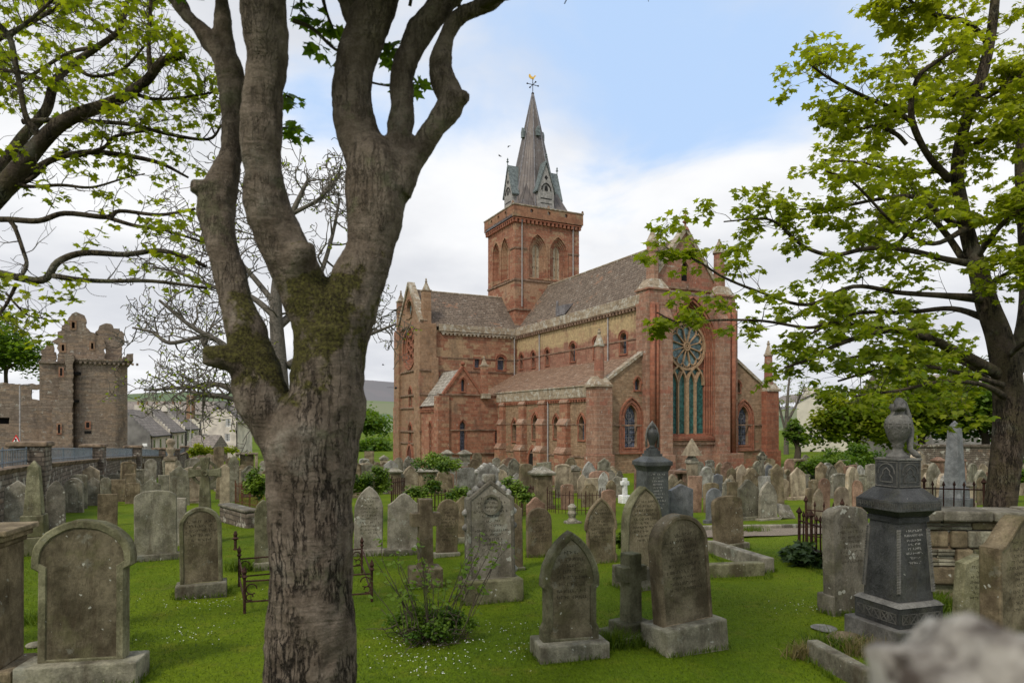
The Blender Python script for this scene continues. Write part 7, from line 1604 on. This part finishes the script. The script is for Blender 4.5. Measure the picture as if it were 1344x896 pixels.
# grass tufts round the small cross and stones
BLADE = leaf_mat('grass_blade', (.042, .085, .004), (.135, .19, .009), .3); DRY = leaf_mat('dry_grass', (.12, .11, .04), (.28, .22, .10), .3)
def blades(name, P0, h, wd, mat, lean=.35, tone=None, parent=None):
    n = len(P0); a = rng.uniform(0, 6.28, n); hh = h * rng.uniform(.5, 1.25, n); ln = np.abs(rng.normal(0, lean, n)); s = np.stack([np.cos(a), np.sin(a), 0*a], 1) * (wd * rng.uniform(.7, 1.3, n))[:, None]; a2 = rng.uniform(0, 6.28, n); d = np.stack([np.cos(a2)*ln, np.sin(a2)*ln, np.ones(n)], 1)
    mid = P0 + d * (hh * .55)[:, None]; tip = P0 + d * hh[:, None] + np.stack([np.cos(a2), np.sin(a2), -.3 + 0*a], 1) * (hh * ln * .6)[:, None]
    V = np.stack([P0 - s, P0 + s, mid + s * .7, mid - s * .7, tip], 1).reshape(-1, 3); b_ = np.arange(n)[:, None] * 5; T = (b_[:, :, None] + np.array([[0, 1, 2], [0, 2, 3], [3, 2, 4]])[None]).reshape(-1, 3)
    tn = np.clip(rng.normal(.45, .25, n) if tone is None else tone, 0, 1); return np_mesh(name, V - (np.array(parent.location)[None] if parent else 0), T, mat, parent, attr=np.repeat(tn, 5))
def tuft(px, py, rx_, n, h, mat, label, name='grass_tuft'):
    p = P_(px, py); t = empty(name, p, 0, label, 'grass tuft', 'grass tufts by the stones'); k = rng.normal(0, rx_, (n, 2)); P0 = np.stack([p.x + k[:, 0], p.y + k[:, 1] * .6, np.full(n, p.z - .01)], 1); blades('blades', P0, h, .006, mat, .5, parent=t)
tuft(808, 850, .12, 420, .24, BLADE, 'long green grass at the foot of the small cross'); tuft(875, 838, .14, 320, .16, DRY, 'dry yellow grass between the small cross and the leaning headstone'); tuft(840, 846, .16, 320, .14, BLADE, 'weedy grass in front of the small cross base')
tuft(1095, 850, .2, 500, .18, BLADE, 'long grass behind the granite kerb on the right'); tuft(1135, 858, .12, 260, .2, DRY, 'dry grass at the corner of the black monument'); tuft(1055, 862, .08, 200, .18, DRY, 'dry tuft at the end of the granite kerb'); tuft(985, 698, .2, 300, .18, BLADE, 'grass tuft on the path edge'); tuft(318, 748, .12, 300, .22, BLADE, 'grass tuft by the small iron post'); tuft(1250, 800, .3, 500, .22, BLADE, 'rough grass at the foot of the retaining wall')
tuft(60, 815, .2, 320, .16, BLADE, 'rough grass behind the nearest left headstone')
# long grass added round the near stones to deepen their contact shade
PB = []
for o in [q for q in col.objects if q.type == 'EMPTY' and q.get('category') in ('gravestone', 'cross', 'obelisk', 'tomb', 'monument', 'kerb', 'wall', 'block') and .5 < q.location.y < 17 and q.name.split('.')[0] not in ('roadside_wall', 'boundary_wall')]:
    bpy.context.view_layer.update()
    for c in o.children:
        if c.type == 'MESH' and c.name.split('.')[0] in ('plinth', 'slab', 'base', 'lower_base', 'lower_step', 'kerb_stone', 'rubble_core', 'shaft', 'block'):
            bb_ = [c.matrix_world @ Vector(v) for v in c.bound_box]; lo_ = [v for v in c.bound_box]
            x0, x1 = min(v[0] for v in lo_), max(v[0] for v in lo_); y0, y1 = min(v[1] for v in lo_), max(v[1] for v in lo_)
            if min(v.z for v in bb_) > gz(o.location.x, o.location.y) + .02: continue
            per = 2 * (x1 - x0 + y1 - y0); k = int(per * 110)
            for i in range(k):
                q = rng.uniform(0, 1) * per; e = abs(rng.normal(0, .035))
                if q < x1 - x0: p = (x0 + q, y0 - e)
                elif q < 2 * (x1 - x0): p = (x0 + q - (x1 - x0), y1 + e)
                elif q < 2 * (x1 - x0) + (y1 - y0): p = (x0 - e, y0 + q - 2 * (x1 - x0))
                else: p = (x1 + e, y0 + q - 2 * (x1 - x0) - (y1 - y0))
                wp = c.matrix_world @ Vector((p[0], p[1], 0)); PB.append((wp.x, wp.y, gz(wp.x, wp.y)))
tag(blades('contact_shade_grass', np.array(PB), .085, .0045, BLADE, .45), kind='stuff')
# mown grass blades and daisies, near part of the lawn
n = 150000; yy = 4.2 + 14 * rng.random(n) ** 1.7; xx = (rng.random(n) * 2 - 1) * (yy * .80 + .3)
gz_v = np.vectorize(gz); zz_ = gz_v(xx, yy) + .012 * (np.sin(xx*2.3 + yy*.7) + np.sin(yy*1.9 - xx*1.1)*.8 + np.sin(xx*.9 + 2)*.9)
tn = .45 + .28 * np.sin(xx*1.7 + np.sin(yy*1.3)*1.5) * np.sin(yy*1.1 + xx*.4) + rng.normal(0, .18, n)
tag(blades('lawn_blades', np.stack([xx, yy, zz_ - .004], 1), .032, .0035, BLADE, .7, tn), kind='stuff')
DAISY = simple('daisy_white', (.75, .75, .72), .7, var=.05)
PD = []
for cx_, cy_, r_, k in ((565, 845, .6, 130), (650, 826, .5, 40), (265, 790, .8, 50), (240, 835, .5, 40), (700, 855, .4, 60), (1060, 800, .6, 40), (560, 872, .6, 80)):
    c = P_(cx_, cy_); g_ = rng.normal(0, r_ * .55, (k, 2)); PD += [(c.x + a, c.y + b * .7) for a, b in g_]
PD = np.array([(a, b, gz(a, b) + .032) for a, b in PD if b > 3.8]); k = len(PD); ang = np.arange(6) * math.pi / 3; ring_ = np.stack([np.cos(ang), np.sin(ang), 0 * ang], 1)
V = (PD[:, None, :] + ring_[None] * (.0075 * rng.uniform(.6, 1.2, k))[:, None, None] + np.stack([rng.normal(0, .002, (k, 6))*0, rng.normal(0, .002, (k, 6))*0, rng.normal(0, .002, (k, 6))], -1)).reshape(-1, 3)
T = (np.arange(k)[:, None, None] * 6 + np.array([[0, 1, 2], [0, 2, 3], [0, 3, 4], [0, 4, 5]])[None]).reshape(-1, 3); tag(np_mesh('daisies', V, T, DAISY), kind='stuff')
# birds
BIRD = simple('black_feathers', (.012, .012, .014), .7)
def bird(px, py, d, span, rz, label, flap=.25):
    p = at(px, py, d); mb = MB(); s = span / 2
    mb.lathe((0, 0, 0), [(.01, 0)] * 2, 4) if 0 else None
    mb.tube([(-.0, .55*s, 0), (0, .4*s, .03*s), (0, .1*s, .02*s), (0, -.3*s, 0), (0, -.62*s, .0)], [.02*s, .10*s, .15*s, .09*s, .015*s], 8)
    for k in (-1, 1):
        w_ = [(0.05*k*s, .28*s, .03*s), (.45*k*s, .34*s, flap*s), (1.0*k*s, .05*s, flap*s*.7), (.6*k*s, -.02*s, flap*s*.9), (.42*k*s, -.12*s, flap*s*.8), (.06*k*s, -.16*s, .02*s)]
        mb.add(w_ + [(x, y, z + .025*s) for x, y, z in w_], [tuple(range(6)), tuple(range(6, 12))[::-1]] + [(i, (i+1) % 6, 6 + (i+1) % 6, 6 + i) for i in range(6)])
    mb.add([(-.05*s, -.5*s, 0), (.05*s, -.5*s, 0), (.14*s, -.85*s, 0), (-.14*s, -.85*s, 0), (0, -.6*s, .02*s)], [(0, 1, 2, 3), (0, 1, 4), (1, 2, 4), (2, 3, 4), (3, 0, 4)])
    o = mb.build('bird', BIRD, None, smooth=False, loc=p, rz=rz); tag(o, label, 'bird', 'birds in flight'); return o
bird(519.5, 509, 24, .62, R(10), 'black bird gliding with wings spread just left of the transept', .06)
b_ = bird(656, 205, 60, .62, R(60), 'lower left of the two small birds left of the spire'); b_.rotation_euler.x = .5
b_ = bird(668, 192, 62, .58, R(120), 'upper right of the two small birds left of the spire', -.2); b_.rotation_euler.x = -.4
b_ = bird(503, 479, 50, .35, R(100), 'tiny bird in the gap between the trunk and the transept', .5)
# the wall the photograph is taken over: rough coping stones close to the lens
nw = empty('roadside_wall', (0, .62, 0), 0, 'rough pale lichened boundary wall very close in the bottom right corner, out of focus', 'wall')
m_n, t_n, b_n, _ = new_mat('near_wall_stone'); o_n = t_n.coord('Generated'); q_n = t_n.coord()
c_n = t_n.mix(t_n.step(t_n.noise(q_n, 11, 6, .65), .40, .60), (.07, .055, .045), (.34, .315, .27)); c_n = t_n.mix(t_n.step(t_n.noise(t_n.vadd(q_n, (3, 3, 3)), 7, 5, .6), .52, .60), c_n, (.42, .40, .345)); c_n = t_n.mix(t_n.step(t_n.noise(t_n.vadd(q_n, (8, 1, 3)), 9, 5, .6), .58, .64), c_n, (.05, .04, .03))
t_n.put(b_n.inputs['Base Color'], c_n); b_n.inputs['Roughness'].default_value = .95; t_n.put(b_n.inputs['Normal'], t_n.bump(t_n.noise(q_n, 30, 6, .7), .8, .02)); NEAR = m_n
MB().box((-3.5, -.22, -.1), (4, .2, 1.93)).build('wall_body', WALLM, nw)
def rough(name, c, r, seed, parent, mat):
    bm = bmesh.new(); bmesh.ops.create_icosphere(bm, subdivisions=4, radius=1.0)
    for v in bm.verts:
        q_ = v.co.copy(); f = 1 + .16*math.sin(q_.x*4.1 + seed) + .12*math.sin(q_.y*5.3 + seed*2 + q_.z*3) + .06*math.sin(q_.x*11 + q_.z*9 + seed) + .04*math.sin(q_.y*17 + seed)
        m_ = max(abs(q_.x), abs(q_.y), abs(q_.z)); q_ = q_.lerp(q_ / m_, .55) * f; v.co = Vector((q_.x * r[0], q_.y * r[1], q_.z * r[2])) * .82
    me = bpy.data.meshes.new(name); bm.to_mesh(me); bm.free(); me.materials.append(mat); me.polygons.foreach_set('use_smooth', [True] * len(me.polygons)); o = bpy.data.objects.new(name, me); col.objects.link(o); o.parent = parent; o.location = c; return o
for i, (x, y, z, r) in enumerate([(-3.1, 0, 2.0, (.32, .24, .11)), (-2.45, 0, 2.02, (.36, .24, .10)), (-1.75, 0, 1.99, (.36, .24, .12)), (-1.1, 0, 2.0, (.30, .24, .1)), (-.5, 0, 1.98, (.32, .24, .11)),
        (-.02, -.02, 2.0, (.24, .22, .12)), (.16, -.02, 2.125, (.17, .2, .12)), (.33, -.02, 2.19, (.18, .2, .13)), (.50, .02, 2.23, (.15, .2, .165)), (.82, .03, 2.225, (.21, .23, .17)), (.46, -.08, 2.05, (.3, .2, .13)), (1.1, 0, 2.2, (.28, .22, .14)), (1.65, 0, 2.1, (.34, .24, .2)), (2.3, 0, 2.1, (.36, .24, .18)), (3., 0, 2.1, (.36, .24, .18))]):
    rough('coping_stone', (x, y, z), r, i * 1.7 + 1, nw, NEAR)
